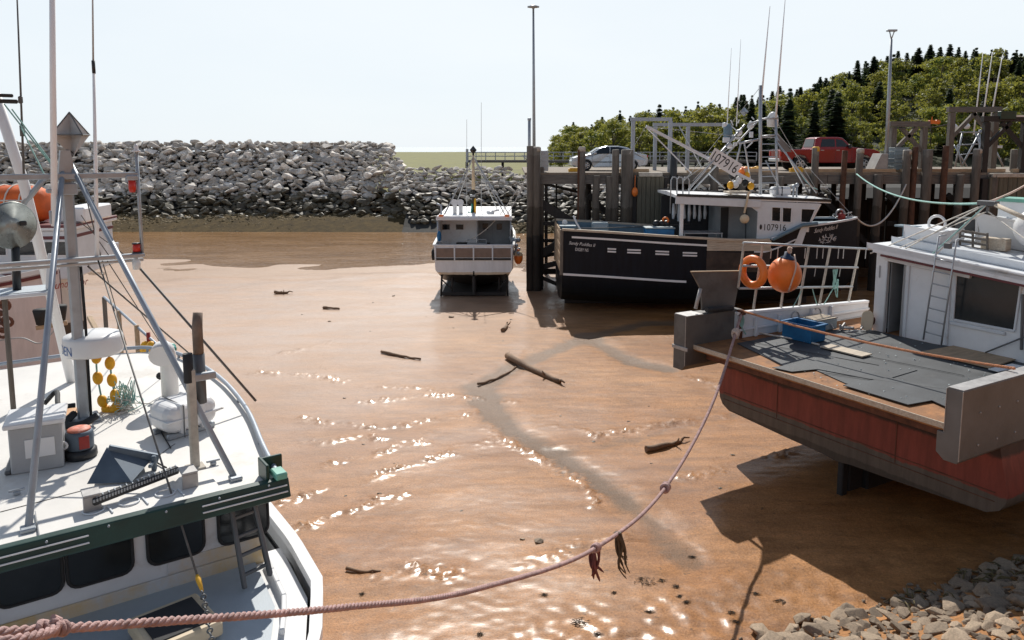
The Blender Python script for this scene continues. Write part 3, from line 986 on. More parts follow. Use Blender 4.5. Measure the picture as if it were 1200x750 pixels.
# cobble beach at the foot
M['cobble'] = mat('cobble', (.26, .20, .12), .8, var=.6, scale=2, spec=.1, dirt=((.045, .036, .012), .7, .3))
cb = MB()
for k in range(6500):
    x = rr.uniform(-60, 6); y = 73.0+rr.random()**1.1*4.6
    if x > -9: y -= .3*min(6, x+9)
    vs, fs = ROCKS[rr.randrange(9)]
    sz = rr.uniform(.08, .24); rot = rock_rot(rr)
    z = -.38+(y-73.0)*.31 + (0 if x < -9 else .08*min(6, x+9))
    cb.add([V((x, y, z))+(rot @ V(p))*sz for p in vs], fs)
tag(cb.build('cobble_beach', 'cobble'), 'strip of weedy cobbles along the foot of the rocks', 'cobbles', kind='stuff')
bs = MB()
bs.add([(-95, 73.0, -.42), (40, 71.5, -.42), (40, 77, 1.2), (-95, 79, 1.2)], [(0, 1, 2, 3)])
M['beach'] = mat('gravel_beach', (.085, .060, .028), .9, var=.55, scale=1.5, bump=.6, bscale=6, spec=.08)
tag(bs.build('gravel_beach', 'beach'), kind='structure')
# bushes of tall grass on the marsh edge
M['sedge'] = mat('tall_sedge', (.150, .155, .030), .9, var=.4, scale=.5)
gs = MB()
for k in range(9000):
    y = 86.5+rr.random()**1.6*34; x = rr.uniform(-14, 45)
    z = marsh_h(x, y)-.05; h = rr.uniform(.25, .75); a = rr.random()*3.14; wv = .09
    d = V((math.cos(a)*wv, math.sin(a)*wv, 0)); ln = V((rr.gauss(0, .12), rr.gauss(0, .12), h))
    p = V((x, y, z))
    gs.add([p-d, p+d, p+ln], [(0, 1, 2)])
tag(gs.build('marsh_grass', 'sedge'), 'tall yellow-green grass growing on the marsh behind the rock bank', 'grass', kind='stuff')
# ------------------------------------------------------------------ wharf
WY = 42.0; DZ = 6.5
wh = thing('wharf', 'long timber wharf on piles with vehicles parked on its deck', 'wharf', (1.0, WY, 0))
WO = V((1.0, WY, 0))
def W(x, y, z): return V((x, y, z))-WO
def wx(px, Y=WY): return (px-600)/F*Y*1.0 if False else aty(px, 200, Y).x
mb = MB()
mb.span(W(.7, WY+.05, DZ-.14), W(46, 54, DZ), .01)
mb.build('deck', 'deckc', wh)
mb = MB()
for x0, x1 in ((1.0, 9.0), (9.02, 17.2), (17.22, 25), (25.02, 33), (33.02, 46)):
    mb.span(W(x0, WY-.02, DZ-.62), W(x1, WY+.28, DZ-.142), .015)
mb.build('fascia_beam', 'timberh', wh)
mb = MB()
for x0, x1 in ((5.9, 7.5), (9.6, 14.5), (16, 21), (21.3, 27), (27.4, 33)):
    mb.span(W(x0, WY+.15, DZ+.01), W(x1, WY+.4, DZ+.2), .015)
mb.build('kerb_timber', 'wood', wh)
def pile(px, ztop, r=.17, Y=WY-.18, m='timber', zb=-.5, cap=None, lean=0.):
    x = wx(px, Y)
    pl = MB()
    zz = [zb, .3, 1.6, 3.5, 5.2, ztop-.03, ztop]
    pl.tube([W(x+lean*(z-ztop)+.02*math.sin(z*3+px), Y+.015*math.cos(z*2+px), z) for z in zz], [r*1.1, r*1.08, r*1.04, r, r, r*.97, r*.85], 10)
    o = pl.build('pile', m, wh)
    if cap:
        cm_ = MB(); cm_.lathe([(r*.99, 0), (r*1.03, .0), (r*1.03, .2), (r*.7, .26)], W(x, Y, ztop-.2), n=10)
        cm_.build('pile_cap', cap, o)
    return o
M['pilew'] = band_mat('tidal_pile', [(0, (.03, .026, .022)), (3.1, (.075, .060, .045)), (4.6, (.13, .11, .09)), (7.45, (.17, .15, .125))], .85, wob=.5, var=.4)
pile(621.5, 7.95, .20, m='pilew'); pile(629, 7.85, .23, m='pilew', cap='timbert')
pile(634, 6.8, .16, WY+.2, m='pilew')
pile(679, 7.75, .10, m='rustp'); pile(681.8, 7.85, .19, m='pilew', cap='timbert')
pile(721, 7.75, .20, m='pilew'); pile(735, 7.75, .34, m='pilew'); pile(789, 7.6, .20, m='black')
pile(699, 6.35, .2, m='pilew', Y=WY-.05); pile(715, 6.3, .24, m='pilew', Y=WY-.05)
pile(955, 7.85, .19, m='pilew', cap='yellowp'); pile(989, 7.7, .15, m='rustp'); pile(1007, 7.75, .19, m='pilew', cap='timbert')
pile(1062, 7.7, .22, m='pilew', cap='timbert'); pile(1071, 7.9, .16, m='rustp'); pile(1086, 7.75, .26, m='pilew')
pile(1107, 7.95, .17, m='rustp'); pile(1144, 7.75, .22, m='pilew', cap='timbert'); pile(1187, 7.75, .2, m='pilew', Y=WY+3)
pile(838, 7.0, .22, m='pilew'); pile(870, 6.3, .2, m='pilew'); pile(915, 6.3, .2, m='pilew'); pile(1030, 6.4, .24, m='pilew'); pile(1126, 6.4, .2, m='pilew')
pile(1165, 6.4, .24, m='pilew'); pile(1215, 7.6, .2, m='pilew'); pile(1245, 7.6, .2, m='pilew')
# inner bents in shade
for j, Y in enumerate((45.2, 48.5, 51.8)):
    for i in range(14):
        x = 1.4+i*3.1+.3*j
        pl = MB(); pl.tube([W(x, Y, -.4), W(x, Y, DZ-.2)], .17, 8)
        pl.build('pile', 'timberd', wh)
br = MB()
def beam(px0, r0, px1, r1, Y0=WY+.25, Y1=None, s=.26, m='timberd', nm='brace'):
    Y1 = Y1 or Y0
    p, q = aty(px0, r0, Y0), aty(px1, r1, Y1)
    b_ = MB(); b_.bar(p-WO, q-WO, s*.7, s)
    b_.build(nm, m, wh)
beam(630, 236, 678, 266, s=.5); beam(630, 300, 684, 268, s=.42); beam(632, 262, 700, 262, s=.22); beam(632, 314, 660, 306, s=.28)
beam(630, 282, 700, 282, s=.2, Y0=45); beam(634, 300, 660, 296, s=.22, Y0=45); beam(625, 318, 690, 318, s=.3, Y0=44)
beam(628, 322, 668, 340, s=.2); beam(634, 208, 634, 300, s=.1)
beam(640, 300, 690, 240, s=.25, Y0=48); beam(640, 215, 640, 330, s=.2, Y0=48.4); beam(652, 215, 652, 330, s=.1, Y0=46)
beam(660, 300, 720, 250, s=.25, Y0=47); beam(636, 215, 690, 228, s=.18, Y0=50)
for px in (690, 820, 960, 1040, 1110):
    beam(px, 228, px+60, 290, s=.3, Y0=WY+.5); beam(px, 262, px+75, 262, s=.28, Y0=WY+.4)
# plank-faced ladder recess panels
def panel(px0, px1, r0, r1, cap):
    a = aty(px0, r0, WY-.32); b_ = aty(px1, r1, WY-.32)
    n = max(4, int((b_.x-a.x)/.24)); st = (b_.x-a.x)/n
    p = MB()
    for i in range(n):
        p.span(W(a.x+i*st+.008, WY-.36+.02*(i % 2), .2), W(a.x+(i+1)*st-.008, WY-.05, a.z), .012)
    o = p.build('plank_facing', 'timberg', wh)
    c_ = MB(); c_.span(W(a.x+.1, WY-.42, a.z+.003), W(b_.x-.1, WY+.3, a.z+.22), .02)
    c_.build('cap_timber', cap, wh)
    o2 = MB(); o2.span(W(a.x-.35, WY-.3, .2), W(a.x-.02, WY-.05, a.z-.05), .02); o2.span(W(b_.x+.02, WY-.3, .2), W(b_.x+.2, WY-.05, a.z-.05), .02)
    o2.build('panel_post', 'timberd', wh)
panel(747, 777, 207, 262, 'timbert'); panel(1160, 1215, 208, 262, 'timbert')
# closed crib wall behind the piles
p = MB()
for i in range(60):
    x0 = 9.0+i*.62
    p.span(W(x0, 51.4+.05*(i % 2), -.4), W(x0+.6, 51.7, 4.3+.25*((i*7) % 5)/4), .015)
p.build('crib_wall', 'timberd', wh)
def hangrope(pts, r, nm, label, m='whiterope', cat='rope', n=6):
    mb = MB(); mb.tube(pts, r, n)
    return solid(nm, mb, m, label, cat)

# lamp posts
def lamp(px0, r0, px1, r1, Y, label, head):
    p0 = aty(px0, r0, Y); p1 = aty(px1, r1, Y)
    t = thing('light_pole', label, 'light pole', p0)
    d = p1-p0
    MB().tube([V((0, 0, -.02)), d*.5, d], [.115, .095, .065], 10).build('pole', 'galv', t)
    MB().box((0, 0, .04), (.4, .4, .05)).build('base_plate', 'galv', t)
    h = MB()
    if head == 'disc':
        h.lathe([(.05, -.1), (.12, 0), (.34, .02), (.30, .10), (.1, .16)], d, n=16)
        h.box(d+V((.0, 0, .05)), (.75, .25, .08))
    else:
        h.tube([d, d+V((-.12, 0, .42))], .03, 6); h.tube([d, d+V((.14, 0, .42))], .03, 6)
        h.box(d+V((0, 0, .46)), (.52, .22, .10))
    h.build('lamp_head', 'galv', t)
lamp(626, 196, 625, 9, WY+9.0, 'tall grey light pole with flat disc head at the left end of the wharf', 'disc')
lamp(1038, 200, 1044.5, 46, WY+.8, 'leaning grey light pole with forked top beside the red pickup', 'fork')
a = aty(620.3, 190, WY+8.6); b_ = aty(620.3, 141, WY+8.6)
mb = MB(); mb.tube([a, b_], .1, 10); mb.lathe([(.12, 0), (.13, .12), (.06, .16)], b_, n=10)
solid('standpipe', mb, 'pipe', 'short dark pipe rising beside the tall light pole', 'pipe')
a = aty(638, 196, WY+.35)
mb = MB(); mb.box(a+V((0, 0, .35)), (.42, .25, 1.1)); 
for i in range(5): mb.box(a+V((0, -.135, -.05+.2*i)), (.34, .02, .06))
solid('electric_box', mb, 'galv', 'grey louvred electric box at the left end of the wharf', 'electric box')

# steel davit frames
def goalpost(name, label, Y, pl, pr, r_l, r_r, rt_, ext=None, m='pipe', s=.2, cat='hoist frame'):
    a = aty(pl, r_l, Y); t = thing(name, label, cat, (a.x, Y, DZ))
    O = V((a.x, Y, DZ))
    tl = aty(pl, rt_, Y); tr = aty(pr, rt_, Y)
    b_ = aty(pr, r_r, Y)
    MB().bar(V((0, 0, 0)), V((0, 0, tl.z-DZ)), s).build('post', m, t)
    MB().bar(V((b_.x-a.x, 0, 0 if r_r < 203 else b_.z-DZ)), V((b_.x-a.x, 0, tl.z-DZ)), s).build('post', m, t)
    x1 = aty(ext, rt_, Y).x if ext else tr.x
    MB().bar(V((-.15, 0, tl.z-DZ+s*.5)), V((x1-a.x+.15, 0, tl.z-DZ+s*.5)), s, s).build('beam', m, t)
    return t
goalpost('davit_gantry', 'front grey steel hoist frame standing above the plank-faced panel', WY+.6, 741, 784, 200, 215, 142)
goalpost('davit_gantry', 'rear grey steel hoist frame with a long top beam behind the white boom', WY+4.2, 767, 805, 200, 200, 148, 846)
def kneeframe(label, Y, pl, pr, top, pk=1., m='timber'):
    a = aty(pl, 200, Y); b_ = aty(pr, 200, Y); tz = aty(pl, top, Y).z-DZ
    t = thing('timber_frame', label, 'timber frame', (a.x, Y, DZ))
    wd = b_.x-a.x
    for x in (0, wd):
        MB().bar(V((x, 0, 0)), V((x, 0, tz)), .3).build('post', m, t)
    MB().bar(V((-.25, 0, tz+.17)), V((wd+.25, 0, tz+.17)), .32, .3).build('beam', 'timberh' if m == 'timber' else m, t)
    for x, sg in ((0, 1), (wd, -1)):
        MB().bar(V((x+sg*.12, 0, tz-1.3)), V((x+sg*1.3, 0, tz-.02)), .22, .2).build('knee_brace', m, t)
    return t
kneeframe('low timber frame with knee braces just right of the light pole', WY+1.5, 1044, 1080, 149)
kneeframe('tall timber frame with knee braces behind the rusty pile', WY+1.8, 1111, 1162, 132)
t = kneeframe('dark timber frame carrying the green box at the right edge', WY+.2, 1152, 1197, 143, m='timberd')
O = V(t.location)
a = aty(1180, 135, WY+.1)-O
MB().box(a, (.85, .3, .42)).build('green_box', 'green', t)
a = aty(1200, 136, WY+.1)-O
MB().bar(a-V((.5, 0, 0)), a+V((1.0, 0, 0)), .14, .1).build('tube_light', 'gelcoat', t)
mb = MB(); mb.tube(sag(aty(1050, 150, WY+1.3), aty(1110, 146, WY+1.6), .1), .03, 6)
solid('hoist_cable', mb, 'wire', 'cable strung between the two knee-braced timber frames', 'cable')
a = aty(1092, 143, WY+1.5)
mb = MB(); mb.box(a, (.34, .2, .2)); mb.lathe([(.13, -.12), (.13, .12)], a+V((.3, 0, 0)), V((0, 1, 0)), 10); mb.tube([a+V((0, 0, .1)), a+V((0, 0, .3))], .02, 5)
solid('hoist_block', mb, 'orange', 'small orange hoist block hanging on the cable between timber frames', 'hoist')

# stack of totes, wedge, odds and ends
a = aty(1051, 200, WY+1.0)
st = thing('tote_stack_base', 'pale wooden pallet under the stack of grey totes', 'pallet', (a.x, a.y, DZ))
for dy in (-.42, 0, .42): MB().box((0, dy, .05), (.85, .1, .1)).build('bearer', 'wood', st)
mb = MB()
for k in range(5): mb.box((-.36+.18*k, 0, .115), (.15, .95, .025))
mb.build('slats', 'wood', st)
for i in range(6):
    b0 = V((a.x+.01*(i % 2), a.y, DZ+.14+i*.205))
    t = thing('fish_tote', ['bottom', 'second', 'third', 'fourth', 'fifth', 'topmost'][i]+' grey fish tote in the stack beside the leaning light pole', 'fish tote', b0, 0, 'stacked grey fish totes')
    MB().box((0, 0, .09), (.76, .86, .17)).build('tub', 'tote', t)
    MB().box((0, 0, .185), (.82, .92, .03)).build('rim', 'tote', t)
p0 = aty(1020, 200, WY+.6); p1 = aty(1037, 200, WY+.6); pt = aty(1031, 180, WY+.6)
mb = MB(); mb.prism([(0, 0), (p1.x-p0.x, 0), (p1.x-p0.x, pt.z-DZ), ((p1.x-p0.x)*.55, pt.z-DZ)], (p0.x, WY+.3, DZ), (1, 0, 0), (0, 0, 1), (0, 1.1, 0))
solid('concrete_wedge', mb, 'concrete', 'sloped concrete block in front of the pickup bonnet', 'concrete block', bevel=.02)
a = aty(674, 197, WY+1.0)
mb = MB(); mb.box((a.x, a.y, DZ+.1), (.75, .5, .16)); mb.box((a.x, a.y, DZ+.21), (.6, .4, .05))
solid('wheel_chock', mb, 'yellowp', 'flat yellow block on the deck at the nose of the silver car', 'block')
a = aty(934, 198, WY+.5)
mb = MB(); mb.box((a.x, a.y, DZ+.12), (.8, .3, .2)); mb.box((a.x, a.y, DZ+.26), (.5, .2, .07))
solid('yellow_block', mb, 'yellowp', 'yellow block at the wharf edge below the pickup rear wheel', 'block')
for i, (px, rw, m_, lb) in enumerate(((868, 195, 'orange', 'orange net bundle lying on the wharf edge behind the boat mast'), (882, 196, 'yellow', 'yellow net bundle lying on the wharf edge behind the boat mast'))):
    a = aty(px, rw, WY+.8); mb = MB()
    q = random.Random(i)
    for k in range(9): mb.ell((a.x+q.uniform(-.45, .45), a.y+q.uniform(-.2, .2), DZ+.12+q.uniform(0, .12)), (.2, .16, .11), 8, 5)
    solid('net_bundle', mb, m_, lb, 'net')
a = aty(744, 225, WY-.5); mb = MB(); mb.ell(a, (.17, .17, .26)); mb.tube([a+V((0, 0, .25)), a+V((0, 0, .9))], .02, 5)
solid('hanging_float', mb, 'orange', 'small orange float hanging against the wharf piles left of the plank panel', 'float')

# railed walkway behind
A = aty(547, 190, 92); B = aty(640, 190, 92); Cc = aty(884, 190, 92)
wk = thing('walkway', 'grey railed walkway crossing the marsh behind the wharf', 'walkway', (A.x, 92, 3.2))
zr0 = aty(600, 178.5, 92).z-3.2; zd = aty(600, 187.5, 92).z-3.2; ln = Cc.x-A.x
MB().span((0, -.7, zd-.3), (ln, .7, zd)).build('walkway_deck', 'timberh', wk)
mb = MB()
for zz in (zr0, (zr0+zd)/2): mb.bar((0, -.75, zz), (ln, -.75, zz), .09)
mb.build('front_rail', 'galv', wk)
mb = MB()
for zz in (zr0, (zr0+zd)/2): mb.bar((0, .75, zz), (ln, .75, zz), .09)
mb.build('rear_rail', 'galv', wk)
n = 30
for i in range(n+1):
    x = ln*i/n
    MB().bar((x, -.75, zd-.1), (x, -.75, zr0), .1).build('rail_post', 'galv', wk)
for i in range(9):
    MB().tube([(ln*i/8, 0, -.4), (ln*i/8, 0, zd-.2)], .16, 7).build('support_pile', 'timberd', wk)
MB().box((.1, -.8, zr0-.4), (.3, .3, 1.6)).build('gate_post', 'galv', wk)

# ------------------------------------------------------------------ vehicles
def arch(cx, r, z0, n=9):
    return [(cx+r*math.cos(math.pi-math.pi*i/n), z0+r*math.sin(math.pi*i/n)) for i in range(n+1)]
def wheel(t, x, y, r, wdt, sg, spokes=6):
    w_ = MB(); w_.lathe([(r*.62, -wdt/2), (r*.93, -wdt/2), (r, -wdt*.3), (r, wdt*.3), (r*.93, wdt/2), (r*.62, wdt/2)], (x, y, r), V((0, 1, 0)), 24)
    o = w_.build('wheel', 'tyre', t)
    rm = MB(); rm.lathe([(r*.62, -.02), (r*.62, .02), (r*.55, .03), (r*.5, -.02), (.07, -.02), (.06, .03)], (x, y+sg*wdt*.46, r), V((0, sg, 0)), 24)
    for k in range(spokes):
        a = 6.283*k/spokes
        d = V((math.cos(a), 0, math.sin(a)))
        rm.bar(V((x, y+sg*wdt*.49, r))+d*.05, V((x, y+sg*wdt*.49, r))+d*r*.58, .07, .035, V((0, 1, 0)))
    rm.build('rim', 'rim', o)
def car_body(t, lower, m, hw, taper_z, top_w):
    """extrude a side profile; above taper_z the sides lean in"""
    mb = MB(); mb.prism(lower, (0, -hw, 0), (1, 0, 0), (0, 0, 1), (0, 2*hw, 0))
    zt = max(p[1] for p in lower)
    for i, v in enumerate(mb.v):
        if v[2] > taper_z:
            f_ = (v[2]-taper_z)/(zt-taper_z)
            mb.v[i] = (v[0], v[1]*(1-(1-top_w)*f_), v[2])
    return mb.build('body', m, t, bevel=.05)
def side_glass(t, poly, hw, taper_z, zt, top_w, nm='side_window'):
    for sg in (-1, 1):
        mb = MB()
        vs = [(x, sg*(hw*(1-(1-top_w)*(z-taper_z)/(zt-taper_z))+.012), z) for x, z in poly]
        vs2 = [(p[0], p[1]-sg*.03, p[2]) for p in vs]
        n = len(poly)
        mb.add(vs+vs2, [tuple(range(n)), tuple(range(n, 2*n))]+[(i, (i+1) % n, (i+1) % n+n, i+n) for i in range(n)])
        mb.build(nm, 'glass', t)
# silver saloon, nose to the left
cx0 = aty(669, 200, WY+3.2).x
car = thing('parked_car', 'silver four-door saloon car parked on the wharf facing left', 'car', (cx0+2.25, WY+4.0, DZ), math.pi)
# local +x is the nose; length 4.5
prof = [(-2.22, .42), (-2.25, .62), (-2.2, .92), (-2.02, .98), (-1.62, 1.02), (-1.05, 1.36), (-.55, 1.45), (.15, 1.44), (.55, 1.34), (1.12, .98), (1.75, .88), (2.1, .76), (2.24, .58), (2.2, .3), (1.82, .22)]
prof += [(1.36+.36*math.cos(a), .30+.36*math.sin(a)) for a in [math.pi*i/8 for i in range(9)]][0:]
prof += [(.95, .2), (-.95, .2)]
prof += [(-1.32+.36*math.cos(a), .30+.36*math.sin(a)) for a in [math.pi*i/8 for i in range(9)]]
prof += [(-1.75, .24), (-2.15, .32)]
car_body(car, prof, 'carpaint', .88, .95, .78)
side_glass(car, [(.98, 1.0), (.52, 1.29), (.12, 1.39), (.0, 1.39), (.0, 1.0)], .88, .95, 1.45, .78)
side_glass(car, [(-.06, 1.0), (-.06, 1.39), (-.52, 1.39), (-.98, 1.27), (-1.22, 1.05), (-1.05, 1.0)], .88, .95, 1.45, .78)
for sg in (-1, 1):
    wheel(car, 1.36, sg*.78, .32, .2, sg); wheel(car, -1.32, sg*.78, .32, .2, sg)
    MB().box((2.08, sg*.64, .70), (.26, .36, .13), b=.04).build('headlight', 'lens', car)
    MB().box((-2.17, sg*.66, .84), (.14, .42, .17), b=.04).build('taillight', 'red', car)
    MB().box((.85, sg*.97, 1.03), (.16, .16, .11), b=.04).build('wing_mirror', 'carpaint', car)
    for hx in (.12, -.85): MB().box((hx, sg*.895, .86), (.18, .025, .03)).build('door_handle', 'carpaint', car)
mb = MB()
for sg in (-1, 1):
    for hx in (1.02, -.03, -1.05): mb.box((hx, sg*.878, .62), (.012, .012, .62), b=.001)
    mb.box((0, sg*.885, .52), (2.0, .02, .04), b=.004)
mb.build('door_seam', 'black', car)
v = [(1.14, -.70, .99), (1.14, .70, .99), (.60, .60, 1.345), (.60, -.60, 1.345)]
mb = MB(); mb.add([(p[0]+.03, p[1], p[2]+.012) for p in v], [(0, 1, 2, 3)]); mb.build('windscreen', 'glass', car)
v = [(-1.60, -.70, 1.04), (-1.60, .70, 1.04), (-1.07, .60, 1.35), (-1.07, -.60, 1.35)]
mb = MB(); mb.add([(p[0]-.02, p[1], p[2]+.014) for p in v], [(0, 1, 2, 3)]); mb.build('rear_window', 'glass', car)

# red pickup, nose to the right
tx0 = aty(914, 200, WY+3.1).x
tk = thing('pickup_truck', 'dark red crew-cab pickup truck parked on the wharf facing right', 'pickup truck', (tx0+2.95, WY+4.1, DZ))
prof = [(-2.92, .62), (-2.95, 1.22), (-1.02, 1.26), (-.98, 1.34), (-.86, 1.90), (-.6, 1.96), (.45, 1.96), (.72, 1.90), (1.28, 1.36), (2.55, 1.24), (2.86, 1.12), (2.92, .62), (2.84, .46), (2.5, .46)]
prof += [(1.95+.50*math.cos(a), .46+.48*math.sin(a)) for a in [math.pi*i/9 for i in range(10)]]
prof += [(1.3, .46), (-1.2, .46)]
prof += [(-1.78+.50*math.cos(a), .46+.48*math.sin(a)) for a in [math.pi*i/9 for i in range(10)]]
prof += [(-2.4, .55)]
car_body(tk, prof, 'truckpaint', .98, 1.30, .82)
side_glass(tk, [(1.06, 1.40), (.66, 1.80), (.30, 1.84), (.30, 1.40)], .98, 1.30, 1.96, .82)
side_glass(tk, [(.22, 1.40), (.22, 1.84), (-.52, 1.84), (-.62, 1.40)], .98, 1.30, 1.96, .82)
for sg in (-1, 1):
    wheel(tk, 1.95, sg*.87, .41, .27, sg); wheel(tk, -1.78, sg*.87, .41, .27, sg)
    MB().box((2.8, sg*.78, 1.0), (.22, .34, .22), b=.03).build('headlight', 'lens', tk)
    MB().box((-2.9, sg*.90, 1.02), (.14, .16, .34), b=.02).build('taillight', 'red', tk)
    MB().box((1.02, sg*1.12, 1.42), (.14, .22, .24), b=.03).build('wing_mirror', 'black', tk)
    for hx in (.40, -.52): MB().box((hx, sg*.995, 1.20), (.2, .03, .04)).build('door_handle', 'rim', tk)
mb = MB()
for sg in (-1, 1):
    for hx in (1.22, .26, -.74, -.98): mb.box((hx, sg*.976, .9), (.014, .016, .72), b=.001)
mb.build('door_seam', 'black', tk)
MB().box((2.9, 0, .56), (.14, 1.8, .22), b=.04).build('front_bumper', 'rim', tk)
MB().box((-2.95, 0, .62), (.16, 1.8, .2), b=.04).build('rear_bumper', 'rim', tk)
mb = MB(); mb.box((-1.98, 0, 1.262), (1.75, 1.62, .012), b=.003); mb.build('bed_cover', 'black', tk)
v = [(1.26, -.76, 1.40), (1.26, .76, 1.40), (.76, .68, 1.885), (.76, -.68, 1.885)]
mb = MB(); mb.add([(p[0]+.02, p[1], p[2]+.016) for p in v], [(0, 1, 2, 3)]); mb.build('windscreen', 'glass', tk)
v = [(-.975, -.76, 1.40), (-.975, .76, 1.40), (-.875, .68, 1.86), (-.875, -.68, 1.86)]
mb = MB(); mb.add([(p[0]-.015, p[1], p[2]) for p in v], [(0, 1, 2, 3)]); mb.build('rear_window', 'glass', tk)

# rigging of a boat lying beyond the wharf
a = aty(1143, 200, 58)
lt = thing('lattice_mast', 'white lattice mast with three whip antennas rising beyond the wharf', 'mast', (a.x, 58, a.z-2.5))
LO = V((a.x, 58, a.z-2.5))
def lb(px0, r0, px1, r1, r, Y0=58, Y1=58): return ([aty(px0, r0, Y0)-LO, aty(px1, r1, Y1)-LO], r)
mb = MB()
for q in (lb(1118, 200, 1128, 155, .06), lb(1160, 200, 1143, 155, .06), lb(1124, 200, 1150, 152, .07), lb(1136, 200, 1118, 170, .05), lb(1148, 200, 1148, 152, .06), lb(1122, 155, 1158, 155, .06),
          lb(1122, 170, 1160, 168, .05), lb(1128, 200, 1122, 170, .05), lb(1165, 172, 1176, 196, .06), lb(1120, 182, 1155, 178, .04)):
    mb.tube(q[0], q[1], 6)
mb.build('lattice', 'alu', lt)
for px0, r0, px1, r1, rad in ((1141, 158, 1152, 62, .055), (1150, 150, 1163, 62, .06), (1160, 145, 1175, 64, .06)):
    p0, p1 = aty(px0, r0, 58)-LO, aty(px1, r1, 58)-LO
    MB().tube([p0, p0.lerp(p1, .6), p1], [rad, rad*.8, rad*.35], 6).build('whip_antenna', 'antenna', lt)
MB().lathe([(.05, -.2), (.28, -.1), (.3, .15), (.15, .3)], aty(1117, 150, 58)-LO, n=12).build('floodlight', 'gelcoat', lt)
MB().ell(aty(1133, 148, 58)-LO, .22).build('camera_dome', 'gelcoat', lt)
MB().ell(aty(1163, 166, 58)-LO, (.3, .3, .4)).build('radome', 'gelcoat', lt)
MB().box(aty(1168, 172, 58)-LO, (.7, .3, .2)).build('radar_scanner', 'gelcoat', lt)
# ------------------------------------------------------------------ black longliner against the wharf
def stn(x, hb, zs, zk, flare=.06, chine=.55, cz=None):
    """station from sheer to keel"""
    cz = cz if cz is not None else zk+(zs-zk)*.32
    return (x, [(hb, zs), (hb*(1-flare*.35), zs-(zs-cz)*.33), (hb*(1-flare*.7), zs-(zs-cz)*.66), (hb*(1-flare), cz+.12), (hb*(1-flare)*.96, cz), (hb*chine, zk+(cz-zk)*.45), (hb*.12, zk+.06), (0, zk)])
SP = V((2.37, 38.5, 0))
bk = thing('fishing_boat', 'large black-hulled fishing boat with white wheelhouse numbered 107916 lying along the wharf', 'fishing boat', SP)
HB = Hull([stn(0, 2.5, 3.98, .30, .02, .8, .95), stn(2, 2.55, 3.87, .2, .02, .8, .8), stn(5, 2.6, 3.67, .12, .03, .75, .65), stn(8, 2.55, 3.50, .08, .05, .7, .6),
           stn(9.7, 2.45, 3.47, .1, .09, .6, .7), stn(10.3, 2.38, 3.68, .1, .12, .55, .75), stn(11.2, 2.2, 4.05, .1, .2, .5, .9), stn(12.4, 1.75, 4.14, .32, .35, .3, 1.3),
           stn(13.4, 1.2, 4.2, .4, .5, .3, 1.4), stn(14.4, .55, 4.27, .7, .6, .3, 1.7), stn(15.0, .06, 4.33, 1.3, .4, .3, 2.2)])
M['blackhull'] = band_mat('black_hull_paint', [(0, (.006, .008, .010)), (1.25, (.005, .008, .012)), (1.7, (.006, .010, .017))], .42, wob=.12, var=.35, spec=.22, dirt=((.016, .018, .022), .2))
HB.mesh().build('hull', 'blackhull', bk)
MB().span((.3, -.12, 0), (12.6, .12, .6), .02).build('keel', 'black', bk)
HB.deck(0.05, 10.6, 0, .16, z=2.75).build('aft_deck', 'bluegrey', bk)
HB.deck(10.3, 14.95, -.12, .05).build('fore_deck', 'bluegrey', bk)
# inside of the bulwarks
mb = MB()
for sg in (-1, 1):
    for i in range(20):
        x0, x1 = .05+i*.5, .55+i*.5
        y0, z0 = HB.sheer(x0); y1, z1 = HB.sheer(x1)
        mb.add([(x0, sg*(y0-.12), 2.75), (x1, sg*(y1-.12), 2.75), (x1, sg*(y1-.12), z1), (x0, sg*(y0-.12), z0)], [(0, 1, 2, 3)])
mb.build('inner_bulwark', 'bluegrey', bk)
HB.rail(0, 9.8, .2, .10, n=30).build('cap_rail', 'plankg', bk)
HB.rail(9.9, 14.95, .16, .09, n=24).build('bow_rail', 'white2', bk)
HB.rail(.05, 5.9, .10, .10, dz=-2.13, n=20, side=(-1,)).build('rubbing_strake', 'white', bk)
HB.rail(.45, 6.9, .05, .09, dz=-.33, n=20, side=(-1,), off=.01).build('stripe', 'white', bk)
mb = MB()
y_, z_ = HB.sheer(0)
pl = MB()
for i in range(9):
    z0 = 1.9+i*.228
    pl.span((-.06-.012*(i % 2), -2.42, z0+.006), (-.004, 2.42, z0+.222), .012)
pl.build('transom_planking', 'wood', bk)
mb = MB(); mb.span((-.1, -2.56, 1.85), (.05, -2.44, 4.02), .02); mb.span((-.1, 2.44, 1.85), (.05, 2.56, 4.02), .02)
mb.build('corner_post', 'timber', bk)
# freeing-port grilles
def hb_side(x, z, e=.012): return V((x, -HB.y_at(x, z)-e, z))
for px in ((712, 722), (735, 751), (768, 784), (800, 817)):
    g_ = MB()
    row = interp([(712, 291.5), (751, 293.5), (784, 295.3), (817, 297)], px[0])
    for dr in (0, 3.2):
        a = hit(fr(SP, 0), px[0], row+dr, 1, -2.58); b_ = hit(fr(SP, 0), px[1], row+dr+.6, 1, -2.58)
        pa, pb = hb_side(a.x, a.z, .02), hb_side(b_.x, b_.z, .02)
        g_.bar(pa, pb, .03, .075)
    g_.build('freeing_port', 'white', bk)
